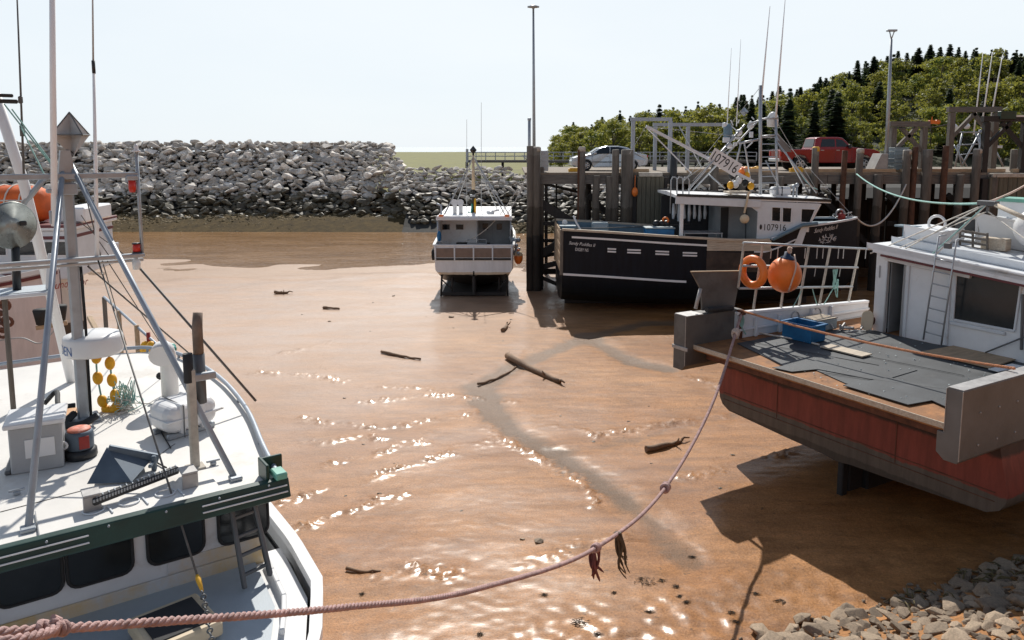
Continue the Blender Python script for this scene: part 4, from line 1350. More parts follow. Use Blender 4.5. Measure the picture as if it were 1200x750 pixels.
# hauling-station sheathing
mb = MB()
a = hit(fr(SP, 0), 829, 284, 1, -2.62); b_ = hit(fr(SP, 0), 905, 284, 1, -2.62)
for i in range(5):
    x0, x1 = a.x, b_.x
    pts = []
    for x in (x0, x1):
        zt = HB.sheer(x)[1]-.02-i*.105
        pts.append((x, -HB.y_at(x, zt)-.05, zt)); pts.append((x, -HB.y_at(x, zt)-.05, zt-.098))
    vs = [pts[0], pts[2], pts[3], pts[1]]
    vs += [(p[0], p[1]+.045, p[2]) for p in vs]
    mb.add(vs, [(0, 1, 2, 3), (4, 5, 6, 7), (0, 1, 5, 4), (1, 2, 6, 5), (2, 3, 7, 6), (3, 0, 4, 7)])
mb.build('hauling_planks', 'plankg', bk)
mb = MB()
vs = []
for i in range(7):
    x = a.x+(b_.x-a.x)*i/6
    for z in (HB.sheer(x)[1]-.56, HB.sheer(x)[1]-1.5): vs.append((x, -HB.y_at(x, z)-.02, z))
mb.add(vs, [(i*2, i*2+1, i*2+3, i*2+2) for i in range(6)])
M['rubbed'] = mat('rust_scuffed_black', (.045, .032, .026), .7, var=.5, scale=1.8, dirt=((.12, .07, .045), .4, 2.5))
mb.build('scuff_plate', 'rubbed', bk)
# name on the quarter and on the bow
def on_hull(x0, z0, sl=0.): return lambda u, v: hb_side(x0+u, z0+v+u*sl, .025)
text('boat_name', 'Sandy Puddles II', 1.25, .20, on_hull(.32, 3.28, -.10), 'text_w', bk, .35)
text('port_name', 'DIGBY NS', .62, .15, on_hull(.62, 3.02, -.08), 'text_w', bk, .1)
text('boat_name', 'Sandy Puddles II', 1.45, .27, on_hull(12.15, 3.72, .09), 'text_w', bk, .35)
q = random.Random(5)
em = MB()
for k in range(46):     # leafy scroll emblem below the bow name
    a0 = q.random()*6.28; r0 = q.random()**.5
    x = 13.05+.55*r0*math.cos(a0); z = 3.42+.20*r0*math.sin(a0)
    d = q.random()*3.14; l_ = q.uniform(.05, .11)
    p0 = hb_side(x-math.cos(d)*l_, z-math.sin(d)*l_, .025); p1 = hb_side(x+math.cos(d)*l_, z+math.sin(d)*l_, .025)
    pm = (p0+p1)/2+V((-math.sin(d), 0, math.cos(d)))*.03
    em.tube([p0, pm, p1], [.006, .012, .006], 5)
em.build('bow_emblem', 'text_w', bk)
HB.rail(9.1, 11.6, .05, .07, dz=-.55, n=10, side=(-1,), off=.02).build('knuckle_moulding', 'white2', bk)
# wheelhouse: open shelter aft, closed house forward
YS = -2.12
def hp(px, row, y=YS): return hit(fr(SP, 0), px, row, 1, y)
x_aft, x_mid, x_fwd = hp(793, 250).x, hp(888, 250).x, hp(948, 250).x
zroof = lambda x: interp([(x_aft, hp(793, 229).z), (x_fwd+.6, hp(975, 236).z)], x)
x_tip = hp(975, 236).x
mb = MB()
vs = []
for x in (x_aft-.1, x_tip):
    z = zroof(x)
    hw = 2.3 if x < x_mid else 2.0
    vs += [(x, -hw, z-.10), (x, hw, z-.10), (x, hw, z+.02), (x, -hw, z+.02), (x, 0, z+.1)]
mb.add(vs, [(0, 1, 2, 4, 3), (5, 6, 7, 9, 8), (0, 1, 6, 5), (3, 4, 9, 8), (4, 2, 7, 9), (0, 3, 8, 5), (1, 2, 7, 6)])
mb.build('roof', 'white', bk)
mb = MB()
for sg in (-1, 1): mb.bar((x_aft-.05, sg*2.30, zroof(x_aft)+.03), (x_tip+.02, sg*2.02, zroof(x_tip)+.03), .07, .13)
mb.bar((x_tip, -2.0, zroof(x_tip)+.03), (x_tip, 2.0, zroof(x_tip)+.03), .07, .13)
mb.build('roof_trim', 'black', bk)
mb = MB(); mb.bar((x_aft-.1, -2.26, zroof(x_aft)-.22), (x_mid+.1, YS-.06, zroof(x_mid)-.25), .1, .34); mb.build('shelter_header', 'white2', bk)
mb = MB()
for px, wd in ((799, .16),):
    a = hp(px, 240); mb.span((a.x-wd/2, YS-.08, 3.3), (a.x+wd/2, YS+.08, zroof(a.x)-.38))
mb.build('shelter_post', 'white', bk)
# solid side
def side_wall(y, sg):
    mb = MB()
    zb = 3.15
    poly = [(x_mid, zb), (x_mid, zroof(x_mid)-.62), (x_mid-.35, zroof(x_mid)-.38), (x_mid-.35, zroof(x_mid)-.1), (x_tip-.55, zroof(x_tip)-.11), (x_fwd-.05, hp(948, 268).z), (x_fwd-.3, zb)]
    mb.prism(poly, (0, y, 0), (1, 0, 0), (0, 0, 1), (0, -sg*.08, 0))
    return mb
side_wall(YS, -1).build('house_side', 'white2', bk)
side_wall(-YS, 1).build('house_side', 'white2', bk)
MB().span((x_mid+.02, YS+.09, 3.0), (x_mid+.09, -YS-.09, zroof(x_mid)-.11)).build('aft_bulkhead', 'insidel', bk)
MB().span((x_mid-1.3, -.35, 2.8), (x_mid-.02, 1.9, zroof(x_mid)-.12)).build('galley_block', 'insidel', bk)
MB().span((x_aft+.05, 1.98, 2.8), (x_mid-.03, 2.06, zroof(x_mid)-.12)).build('inner_side', 'inside', bk)
mb = MB()
mb.span((x_mid-1.28, -.40, 2.9), (x_mid-.9, -.352, 4.9)); mb.build('inner_door', 'inside', bk)
mb = MB()
for k in range(7):
    x = x_aft+.5+k*.27; mb.tube([(x, 1.0, 5.0), (x+.02, 1.0, 4.5-.1*(k % 3)), (x, .98, 4.2-.12*(k % 2))], [.05, .10, .06], 7)
mb.build('hanging_oilskins', 'white2', bk)
mb = MB(); zt = 3.72
mb.span((x_aft+.45, -1.7, zt), (x_mid-1.5, -.6, zt+.06))
for x in (x_aft+.5, x_mid-1.55):
    for y in (-1.66, -.65): mb.span((x-.03, y-.03, 2.8), (x+.03, y+.03, zt-.002))
mb.build('work_table', 'alu', bk)
mb = MB(); mb.lathe([(.3, 0), (.34, .1), (.3, .5), (.12, .62)], (x_mid-.75, -1.6, 2.8), n=12); mb.build('hauler_pot', 'black', bk)
# windscreen
zf0, zf1 = hp(955, 263).z, zroof(x_tip)-.13
mb = MB(); mb.add([(x_fwd+.02, -2.0, zf0), (x_fwd+.02, 2.0, zf0), (x_tip-.52, 2.0, zf1), (x_tip-.52, -2.0, zf1)], [(0, 1, 2, 3)]); mb.build('windscreen', 'glassm', bk)
mb = MB()
for y in (-2.02, -.7, .7, 2.02): mb.bar((x_fwd, y, zf0-.15), (x_tip-.52, y, zf1), .12, .09)
mb.bar((x_fwd, -2.05, zf0-.2), (x_fwd, 2.05, zf0-.2), .14, .35); mb.build('windscreen_frame', 'white', bk)
MB().span((x_fwd+.05, -1.5, 3.9), (x_fwd+1.0, 1.5, zf0-.12)).build('trunk_cabin', 'white2', bk)
# side windows
def win(quad, y, nm='window'):
    mb = MB(); pts = [hp(px, r, y-.013) for px, r in quad]
    mb.add(pts+[p+V((0, .012, 0)) for p in pts], [(0, 1, 2, 3), (4, 5, 6, 7), (0, 1, 5, 4), (1, 2, 6, 5), (2, 3, 7, 6), (3, 0, 4, 7)])
    o = mb.build(nm, 'glass', bk)
    f_ = MB()
    for i in range(4): f_.bar(pts[i], pts[(i+1) % 4], .045, .05)
    f_.build('window_frame', 'gelcoat', o)
win([(904.5, 242.5), (915, 243), (914.5, 260), (904, 259)], YS); win([(917, 243), (928, 243.6), (927, 260.8), (916.5, 260.2)], YS)
win([(939, 244.5), (955.5, 245.2), (949, 261), (938.3, 260.5)], YS)
a = hp(895.5, 270); b_ = hp(921, 270.6); c_ = hp(895.5, 262.4)
text('registration_number', '107916', b_.x-a.x, c_.z-a.z, planar((a.x, YS-.012, a.z), (1, 0, (b_.z-a.z)/(b_.x-a.x)), (0, 0, 1)), 'text_k', bk)
mb = MB(); p = hp(891.5, 266); mb.ell((p.x, YS-.01, p.z), (.06, .015, .13), 8, 6); mb.build('small_emblem', 'text_k', bk)
# side deck coaming that sweeps up to the bow
mb = MB()
p0, p1, p2 = hp(905, 281, -2.45), hp(940, 264, -2.3), hp(958, 262, -2.2)
mb.tube([p0, p0.lerp(p1, .5), p1, p2], .09, 7); mb.build('coaming', 'bluegrey', bk)
# roof rails, mast, ladders
mb = MB()
for px in (786, 793, 800):
    a = hp(px, 226, -1.6-.2*(px-786)/14); t_ = hp(px, 211, -1.6)
    mb.tube([(a.x, a.y, zroof(a.x)-.9), (a.x, a.y, t_.z), (a.x+.08, a.y, t_.z+.14), (a.x+.22, a.y, t_.z+.14), (a.x+.3, a.y, t_.z), (a.x+.3, a.y, zroof(a.x))], .03, 6)
mb.build('ladder_hoops', 'alu', bk)
YM = -.6
def mp(px, row, y=YM): return hit(fr(SP, 0), px, row, 1, y)
mb = MB()
for px0, r0, px1, r1, rad, y in ((891, 228, 891, 100, .085, -.9), (911, 228, 909, 140, .06, -.9), (891, 160, 911, 158, .05, -.9), (889, 140, 912, 138, .05, -.9), (866, 168, 891, 163, .06, -.9), (876, 146, 905, 136, .045, -.6)):
    mb.tube([mp(px0, r0, y), mp(px1, r1, y)], rad, 7)
for k in range(9): 
    r = 222-k*7.6; mb.tube([mp(891, r, -.9), mp(911, r-.3, -.9)], .025, 5)
mb.build('ladder_mast', 'alu', bk)
mb = MB()
for px0, r0, px1, r1, y0, y1, rad in ((807, 222, 873, 146, -1.7, -.5, .05), (812, 223, 887, 143, 1.3, .2, .05), (909, 165, 957, 226, -.9, -1.6, .045), (897, 188, 913, 218, -.9, -1.2, .035), (910, 160, 948, 227, -.3, 1.4, .04), (868, 168, 858, 214, -.4, .3, .05), (872, 166, 880, 215, -.4, .9, .04), (830, 204, 850, 221, -.5, -.8, .04), (796, 148, 822, 196, .5, .5, .03)):
    mb.tube([mp(px0, r0, y0), mp(px1, r1, y1)], rad, 6)
mb.build('mast_strut', 'alu', bk)
mb = MB(); mb.bar(mp(883, 213, -1.0), mp(757, 148, -1.0), .16, .14); mb.bar(mp(812, 196, -1.0)+V((0, .25, -.3)), mp(757, 149, -.75), .06, .06)
mb.build('boom', 'white2', bk)
# number board on the boom
pa, pb, pc = mp(829, 188, -1.2), mp(861, 207.5, -1.2), mp(832, 169.5, -1.2)
ux = (pb-pa); uy = (pc-pa); uyn = (uy-ux*(uy.dot(ux)/ux.dot(ux)))
bd = MB(); nrm = V((0, 1, 0))
vs = [pa, pb, pb+uyn, pa+uyn]
bd.add(vs+[p+V((0, .03, 0)) for p in vs], [(0, 1, 2, 3), (4, 5, 6, 7), (0, 1, 5, 4), (1, 2, 6, 5), (2, 3, 7, 6), (3, 0, 4, 7)])
nb = bd.build('number_board', 'gelcoat', bk)
text('registration_number', '107916', ux.length*.88, uyn.length*.66, planar(pa+ux*.06+uyn*.17+V((0, -.008, 0)), ux.normalized(), uyn.normalized()), 'text_k', nb)
# antennas, radome, gear
for px0, r0, px1, r1, y, rad in ((852, 148, 857, 58, .2, .02), (863, 148, 868, 48, .2, .02), (890, 140, 902, 10, -.9, .04), (909, 138, 920, 0, -.9, .04)):
    p0, p1 = mp(px0, r0, y), mp(px1, r1, y)
    MB().tube([p0, p0.lerp(p1, .5), p1+(p1-p0)*.02], [rad*1.3, rad, rad*.4], 6).build('whip_antenna', 'antenna', bk)
mb = MB(); c_ = mp(905.5, 141, -.5); mb.lathe([(.12, -.32), (.26, -.30), (.27, 0), (.24, .22), (.15, .36), (.02, .42)], c_, n=16); mb.build('radome', 'gelcoat', bk)
mb = MB(); c_ = mp(853, 152, -.1); mb.lathe([(.16, -.5), (.22, -.45), (.22, .1), (.1, .3)], c_, n=12)
mb.build('radar_drum', 'bluegrey', bk)
mb = MB()
q = random.Random(8)
for k in range(16):
    c_ = mp(q.uniform(846, 884), q.uniform(138, 172), q.uniform(-.6, .4))
    mb = MB()
    if k % 3 == 0: mb.ell(c_, q.uniform(.08, .18), 8, 6)
    elif k % 3 == 1: mb.box(c_, (q.uniform(.15, .4), .15, q.uniform(.12, .3)))
    else: mb.bar(c_, c_+V((q.uniform(-.5, .5), 0, q.uniform(-.4, .4))), .05)
    mb.build(('mast_light', 'instrument_box', 'bracket')[k % 3], 'white2', bk)
mb = MB(); c_ = mp(872, 131, -.3)
mb.lathe([(.01, -.22), (.22, 0), (.01, .22)], c_, n=4, smooth=False); mb.build('radar_reflector', 'galv', bk)
mb = MB(); a = mp(909, 152, -.3)
mb.add([a, mp(928, 178, .2), mp(915, 178, -.2), mp(911, 168, -.3)], [(0, 1, 2, 3)]); mb.build('furled_tarp', 'plate', bk)
mb = MB()
for px0, r0, px1, r1, y0, y1 in ((757, 148, 738, 180, -1, .2), (757, 148, 866, 160, -1, -.4), (866, 165, 800, 212, .3, 1.8), (891, 102, 800, 214, -.9, 1.5), (891, 110, 960, 228, -.9, 1.7), (905, 150, 1002, 256, -.7, 0), (868, 150, 812, 212, 0, -2)):
    mb.tube([mp(px0, r0, y0), mp(px1, r1, y1)], .013, 5)
mb.build('rigging_wire', 'wirel', bk)
# roof gear under the boom
gp = MB(); 
gp.span(V((mp(851, 222, -1).x, -1.5, zroof(9)+.18)), V((mp(877, 222, -1).x, -.5, zroof(9)+.28)))
for dx in (.1, .9): gp.span((mp(851, 222, -1).x+dx, -1.4, zroof(8)+.02), (mp(851, 222, -1).x+dx+.06, -1.3, zroof(9)+.179))
gp.build('roof_table', 'plankg', bk)
tt = [('yellow', 856, 214), ('white', 862, 213), ('white', 866, 208), ('black', 858, 203), ('yellow', 880, 215), ('black', 873, 211), ('yellow', 875, 203), ('orange', 869, 199)]
for m_ in ('yellow', 'white', 'black', 'orange'):
    for nm, px, r in tt:
        if nm == m_: MB().ell(mp(px, r+3, -.9), (.17, .16, .20), 10, 7).build('deck_float' if m_ in ('yellow', 'orange') else 'bundle', m_, bk)
a, b_ = mp(903, 227, -.6), mp(926, 217, -.6)
mb = MB(); mb.box(((a.x+b_.x)/2, -.6, zroof(a.x)+.12+(b_.z-a.z)/2), (b_.x-a.x, .55, b_.z-a.z), None, .1); mb.box(((a.x+b_.x)/2, -.6, zroof(a.x)+.09), (.6, .45, .1)); o = mb.build('life_raft_canister', 'gelcoat', bk)
mb = MB(); mb.box(((a.x+b_.x)/2, -.6, zroof(a.x)+.12+(b_.z-a.z)/2), (.05, .57, b_.z-a.z+.02), None, .02); mb.build('canister_strap', 'black', o)
mb = MB(); p0, p1 = hp(878, 224, -2.36), hp(872, 250, -2.36); mb.bar(p0, p1, .1, .08); mb.lathe([(.05, -.1), (.2, -.06), (.22, .06), (.1, .12)], p1-V((0, .1, .25)), V((-.3, -1, 0)), 12); mb.build('hanging_block', 'cream', bk)
mb = MB()
for px, r in ((930, 219), (934, 217)): c_ = mp(px, r, -.8); mb.tube([(c_.x, c_.y, zroof(c_.x)), c_], .05, 6); mb.ell(c_, .11, 8, 6)
mb.build('roof_horn', 'galv', bk)
# anchor gear and red ball at the bow
mb = MB(); q = random.Random(4)
for k in range(12):
    c_ = V((q.uniform(13.6, 14.6), q.uniform(-.4, .4), 4.3+q.uniform(0, .3)))
    mb.bar(c_, c_+V((q.uniform(-.35, .35), q.uniform(-.1, .1), q.uniform(-.1, .3))), .05)
mb.torus((14.1, -.1, 4.55), .22, .05, V((0, 1, 0)), 14, 6)
mb.build('anchor_gear', 'alu', bk)
MB().tube([hp(908, 262, -.6), hp(940, 259, .3), hp(958, 243, .3)], .03, 6).build('fore_rail', 'alu', bk)
# things standing on it
def boat_pt(px, row, y): return SP+hit(fr(SP, 0), px, row, 1, y)
c_ = boat_pt(986, 254, -.25)
MB_ = MB().ell(c_, (.20, .20, .22)); MB_.tube([c_+V((0, 0, .2)), c_+V((0, 0, .32))], .04, 6)
solid('red_buoy', MB_, 'redp', 'small red buoy sitting among the anchor gear on the bow of the black boat', 'buoy')
a = boat_pt(757, 278, -1.6); b_ = boat_pt(790, 268, -1.6)
t = thing('fish_bin', 'blue open fish bin with pale rim standing on deck of the black boat', 'fish bin', ((a.x+b_.x)/2, a.y+.3, 2.8))
wd = b_.x-a.x
MB().span((-wd/2, -.4, 0), (wd/2, .4, b_.z-2.8), .03).build('tub', 'blue', t)
MB().span((-wd/2-.04, -.44, b_.z-2.798), (wd/2+.04, .44, b_.z-2.74), .02).build('rim', 'tote', t)
a = boat_pt(693, 274, 1.0); b_ = boat_pt(713, 259, 1.0)
t = thing('grey_tote', 'grey ribbed tote tipped up on the stern bulwark of the black boat', 'tote', ((a.x+b_.x)/2, a.y, a.z-.3))
MB().span((-.42, -.3, 0), (.42, .3, b_.z-a.z+.25), .05).build('tub', 'tote', t)
mb = MB()
for k in range(3): mb.span((-.36, -.34, .15+.25*k), (.36, -.302, .3+.25*k), .01)
mb.build('ribs', 'galv', t)
a = boat_pt(651, 276, 1.2); b_ = boat_pt(674, 263, 1.2)
mb = MB(); mb.span((.02, .2, 3.3), (b_.x-SP.x, 2.3, b_.z+.02), .03); o = mb.build('stern_chute', 'bluegrey', bk)
mb = MB(); mb.lathe([(.14, 0), (.14, .03), (.07, .05)], V((.3, .19, 4.1)), V((0, -1, 0)), 14); mb.build('chute_roller', 'gelcoat', o)
MB().tube([boat_pt(672, 253, -2)-SP, boat_pt(676, 262, -2)-SP, boat_pt(682, 272, -2.3)-SP], .05, 6).build('stern_davit', 'white2', bk)
mb = MB(); 
for dx, m_ in ((0, 0), (.35, 0), (.62, 0)): mb.ell(boat_pt(769+dx*20, 262, -.8), (.2, .18, .17), 10, 7)
solid('gear_heap', mb, 'black', 'heap of dark gear with an orange end behind the blue fish bin', 'gear')
mb = MB(); c_ = boat_pt(780, 258, -.9); mb.torus(c_, .13, .05, V((.3, 1, .2)), 14, 7)
solid('orange_coil', mb, 'orange', 'small orange coil on the gear behind the blue fish bin', 'coil')

# ------------------------------------------------------------------ small white boat seen from astern
CB0 = V((-2.02, 40.0, 0)); CR = R(90)
cbf = fr(CB0, CR)
cb = thing('small_fishing_boat', 'small white fishing boat seen from astern standing on legs beside the wharf', 'fishing boat', CB0, CR)
HC = Hull([stn(0, 2.08, 2.72, 1.12, .03, .75, 1.34), stn(1.2, 2.12, 2.73, .35, .03, .8, 1.2), stn(2, 2.15, 2.74, .2, .03, .8, 1.1), stn(5, 2.15, 2.85, .15, .05, .7, 1.), stn(7, 1.9, 3.1, .2, .12, .5, 1.0), stn(9, 1.1, 3.5, .5, .3, .4, 1.3), stn(10.3, .06, 3.8, 1.3, .4, .3, 1.8)])  # hull deepened: its dark bottom stands in for shade under the boat
M['whitehull'] = band_mat('white_hull_paint', [(0, (.030, .028, .026)), (1.20, (.60, .48, .34)), (1.32, (.74, .74, .75)), (1.9, (.78, .79, .80))], .4, wob=.06, var=.10)
HC.mesh().build('hull', 'whitehull', cb)
HC.deck(.05, 10.2, 0, .1, z=2.05).build('deck', 'white2', cb)
HC.rail(0, 10, .14, .09, n=24).build('cap_rail', 'gelcoat', cb)
MB().span((-.02, -2.1, 2.70), (.14, 2.1, 2.80)).build('transom_rail', 'gelcoat', cb)
M['brownp'] = mat('brown_ply', (.22, .155, .12), .7, var=.2)
def cp_(px, row, xl): return hit(cbf, px, row, 0, xl)
mb = MB()
for i in range(4):
    y0 = -1.98+i*.99; mb.span((-.05, y0+.01, 2.13), (-.012, y0+.97, 2.62), .01)
mb.build('transom_panel', 'brownp', cb)
MB().span((-.07, -2.02, 1.98), (-.011, 2.02, 2.09), .01).build('transom_slot', 'black', cb)
mb = MB()
for y in (-2.0, -1.0, 0, 1.0, 2.0): mb.span((-.075, y-.04, 1.96), (.0, y+.04, 2.72))
mb.build('transom_post', 'white2', cb)
mb = MB(); mb.span((.2, -.1, .1), (9.5, .1, 1.2)); mb.span((.0, -.05, .1), (.35, .05, 1.4), .01); mb.build('keel', 'black', cb)
# house
zr_c = cp_(555, 253, 2).z
XB = 2.6
mb = MB(); mb.span((.7, -2.0, zr_c-.02), (7.5, 2.0, zr_c+.1), .04); mb.build('roof', 'white', cb)
MB().span((.66, -2.03, zr_c-.12), (.74, 2.03, zr_c+.02)).build('roof_fascia', 'white2', cb)
yl = cp_(558, 270, XB).y
MB().span((XB, yl, 2.06), (XB+.08, 1.92, zr_c-.021)).build('aft_wall', 'white', cb)
MB().span((XB+1.2, -1.92, 2.06), (XB+1.28, yl-.02, zr_c-.021)).build('recess_wall', 'insidel', cb)
MB().span((XB+.0, yl-.07, 2.06), (XB+1.2, yl-.005, zr_c-.021)).build('recess_side', 'white2', cb)
mb = MB()
mb.span((.8, 1.90, 2.06), (7.4, 1.97, zr_c-.021)); mb.span((2.9, -1.97, 2.06), (7.4, -1.9, zr_c-.021)); mb.build('house_side', 'white2', cb)
mb = MB()
for y in (1.95, -1.95): mb.tube([(.78, y, 2.7), (.78, y, zr_c)], .035, 6)
mb.build('roof_post', 'alu', cb)
for px0, px1, r0, r1 in ((518.5, 527, 263, 269), (534.5, 543, 263, 269)):
    a, b_ = cp_(px0, r1, XB), cp_(px1, r0, XB)
    o = MB().span((XB-.012, a.y, a.z), (XB+.01, b_.y, b_.z), .002).build('window', 'glass', cb)
    MB().span((XB-.008, a.y+.04, a.z-.04), (XB+.005, b_.y-.04, b_.z+.04), .002).build('window_frame', 'gelcoat', o)
a, b_ = cp_(577, 286, XB+1.2), cp_(597, 259, XB+1.2)
d_ = MB().span((XB+1.17, b_.y, 2.1), (XB+1.198, a.y, b_.z+.05), .01).build('door', 'insidel', cb)
for px0, px1 in ((566, 572), (582, 588)):
    a, b_ = cp_(px0, 269, XB+1.2), cp_(px1, 262, XB+1.2)
    MB().span((XB+1.15, b_.y, a.z), (XB+1.168, a.y, b_.z), .002).build('window', 'glass', cb)
mb = MB()
for s_ in ((.3, .4, .45), (.9, -.8, .35), (.5, 1.2, .3)):
    mb.span((1.2, s_[1], 2.06), (1.2+s_[0], s_[1]+.6, 2.3+s_[2]))
mb.build('deck_gear', 'black', cb)
mb = MB()
a = cp_(548, 282, 1.0)
for z in (2.5, 2.75, 2.95): mb.bar((1.0, a.y, z), (1.0, a.y-1.0, z), .04)
for y in (0, -.5, -1.0): mb.bar((1.0, a.y+y, 2.1), (1.0, a.y+y, 2.95), .04)
mb.span((1.1, a.y-1.0, 2.62), (1.7, a.y, 2.67))
a = cp_(513, 284, .6)
for z in (2.6, 2.8): mb.bar((.5, a.y, z+.1), (.5, a.y-.5, z+.1), .035)
mb.build('gear_rack', 'alu', cb)
mb = MB(); mb.ell(cp_(514.5, 277, .6), (.14, .12, .3)); mb.build('blue_bundle', 'blue', cb)
mb = MB()
for px in (533, 540): 
    b0 = cp_(px, 250, 2.2)
    mb.tube([(2.2, b0.y, zr_c+.08), (2.2, b0.y, zr_c+.55), (2.1, b0.y, zr_c+.72), (1.92, b0.y, zr_c+.74)], [.11, .11, .15, .19], 10)
mb.build('vent_cowl', 'gelcoat', cb)
a = cp_(517, 250, 2.2)
mb = MB(); mb.tube([(2.2, a.y, zr_c), (2.2, a.y, zr_c+.55), (2.2, a.y+.25, zr_c+.65)], .06, 8); mb.build('exhaust', 'pipe', cb)
mx_ = 3.0
a = cp_(555, 250, mx_); zt_ = cp_(555, 178, mx_).z
mb = MB(); mb.tube([(mx_, a.y, zr_c), (mx_, a.y, zt_)], [.10, .05], 8); mb.build('mast', 'timberd', cb)
mb = MB(); mb.tube([(mx_, a.y, zr_c+1.4), (mx_, a.y, zt_-.2)], [.11, .065], 8); mb.build('mast_sleeve', 'cream', cb)
mb = MB(); mb.lathe([(.01, -.24), (.2, 0), (.01, .24)], (mx_, a.y, zt_+.1), n=4, smooth=False); mb.build('radar_reflector', 'black', cb)
mb = MB(); mb.tube([(mx_-.1, a.y-.09, zr_c), (mx_-.1, a.y-.09, zr_c+.9)], .06, 7); mb.build('yellow_pole', 'yellow', cb)
mb = MB(); mb.tube([(mx_-.1, a.y+.13, zr_c), (mx_-.05, a.y+.06, zr_c+.6)], .05, 7); mb.tube([(mx_-.1, a.y+.13, zr_c), (mx_-.1, a.y+.3, zr_c+.15)], .06, 7); mb.build('green_net', 'teal', cb)
mb = MB(); mb.bar((mx_, a.y+.35, zr_c+1.5), (mx_, a.y-.35, zr_c+1.5), .07); mb.box((mx_, a.y+.05, zr_c+1.05), (.2, .3, .12)); mb.build('crosstree', 'alu', cb)
mb = MB()
for px, row, xl in ((519, 247, .9), (532, 250, 5), (593, 249, .9), (583, 250, 5.5), (598, 251, 1.0), (521, 251, 2)):
    b0 = cp_(px, row, xl); mb.tube([(mx_, a.y, zt_-.25), (b0.x, b0.y, zr_c+.05)], .028, 5)
mb.build('mast_stay', 'wirel', cb)
mb = MB()
for px, r1 in ((547, 120), (564, 100)):
    p0, p1 = cp_(px, 250, 5), cp_(px, r1+20, 5); mb.tube([(5, p0.y, zr_c), p1], [.02, .01], 5)
mb.build('whip_antenna', 'wirel', cb)
mb = MB(); mb.lathe([(.2, 0), (.22, .1), (.1, .18)], (2.0, cp_(575, 250, 2).y, zr_c+.1), n=12); mb.tube([(2.0, cp_(570, 250, 2).y, zr_c+.2), (2.0, cp_(585, 250, 2).y, zr_c+.32)], .06, 7); mb.build('roof_light', 'gelcoat', cb)
mb = MB()
for y in (1.75, -1.75): mb.box((.6, y*1.0, zr_c+.14), (.1, .25, .1))
mb.build('marker_light', 'orange', cb)
# supporting legs of the cradle
for (x, y) in ((.4, 1.7), (.45, 1.15), (.4, -1.72), (.5, -1.3), (5, 1.7), (5, -1.7)):
    MB().tube([(x, y*1.05, -.3), (x, y, 1.45)], .055, 6).build('leg', 'timberd', cb)
mb = MB()
mb.bar((.4, 1.1, .25), (.4, 1.75, .9), .06); mb.bar((.42, -1.2, .25), (.42, -1.75, .9), .06); mb.build('leg_brace', 'timberd', cb)
mb = MB(); mb.box((2.5, 0, .12), (4.5, 3.4, .18)); mb.build('cradle_sill', 'timberd', cb)
mb = MB()
for x in (.6, 1.3): mb.torus((x, 2.18, 2.2), .24, .08, V((0, 1, 0)), 14, 7)
mb.build('tyre_fender', 'tyre', cb)
c_ = cbf @ cp_(607.5, 302, 1.0)
mb = MB(); mb.ell(c_, (.24, .24, .36)); mb.lathe([(.06, .3), (.06, .46)], c_, n=8); o = solid('mooring_buoy', mb, 'orange', 'orange and pale buoy hanging off the side of the small white boat', 'buoy')
mb = MB(); mb.ell(c_+V((0, 0, .0))-V(o.location)+V((0, 0, .17)), (.235, .235, .21)); mb.build('buoy_top', 'cream', o)
q = random.Random(2); mb = MB()
for k in range(16):
    c_ = cp_(q.uniform(598, 608), q.uniform(278, 298), q.uniform(.5, 2.5)); mb.ell(c_, q.uniform(.08, .15), 7, 5)
    if k % 2: mb.bar(c_, c_+V((0, q.uniform(-.3, .3), q.uniform(-.3, .4))), .04)
mb.build('side_gear', 'pipe', cb)
p0 = cbf @ V((1.0, cp_(545, 292, 1).y, 2.85)); p1 = aty(606, 222, 41.7)
for i, (a_, b_, s_, lb_) in enumerate(((p0, p1, .5, 'pale mooring line running from the small white boat stern up to the wharf pile'), (cbf @ V((1.0, -1.6, zr_c)), aty(617, 205, 41.6), .25, 'mooring line from the small white boat roof corner to the wharf pile'))):
    mb = MB(); mb.tube(sag(a_, b_, s_), .022, 5); solid('mooring_rope', mb, 'whiterope', lb_, 'rope')
# ------------------------------------------------------------------ near white boat, lower left
LR = R(-55)
RZ = 4.5
fw = V((math.cos(LR), math.sin(LR), 0)); lw = V((-fw.y, fw.x, 0))
LO = V((-2.35, 7.49, 0))-lw*2.1
lf = fr(LO, LR)
lb = thing('moored_boat', 'near white fishing boat at lower left with green visor and cluttered wheelhouse roof', 'fishing boat', LO, LR)
def lz(px, row, z=RZ): return hit(lf, px, row, 2, z)
def lx(px, row, x): return hit(lf, px, row, 0, x)
HL = Hull([stn(-9.6, 2.2, 3.5, .6, .04, .7, 1.4), stn(-8, 2.3, 3.5, .6, .05, .65, 1.3), stn(-6, 2.4, 3.48, .4, .06, .6, 1.2), stn(-2, 2.38, 3.52, .4, .08, .5, 1.2), stn(-.4, 2.33, 3.58, .4, .1, .45, 1.2),
           stn(.6, 2.22, 3.62, .4, .14, .4, 1.2), stn(1.4, 1.90, 3.66, .42, .2, .36, 1.3), stn(2.3, 1.42, 3.72, .45, .28, .3, 1.3), stn(3.3, .80, 3.80, .6, .4, .3, 1.5), stn(4.2, .06, 3.9, 1.0, .4, .3, 2.0)])
M['whitehull2'] = band_mat('near_white_hull', [(0, (.05, .04, .035)), (1.3, (.62, .62, .62)), (2.9, (.70, .70, .70))], .35, wob=.05, var=.08)
HL.mesh().build('hull', 'whitehull2', lb)
HL.deck(-.6, 4.1, -.10, .1).build('fore_deck', 'gelcoat', lb)
HL.deck(-9.5, -6.2, 0, .1, z=2.6).build('aft_deck', 'white2', lb)
HL.rail(-9.6, 4.15, .12, .10, dz=-.03, n=50).build('gunwale', 'gelcoat', lb)
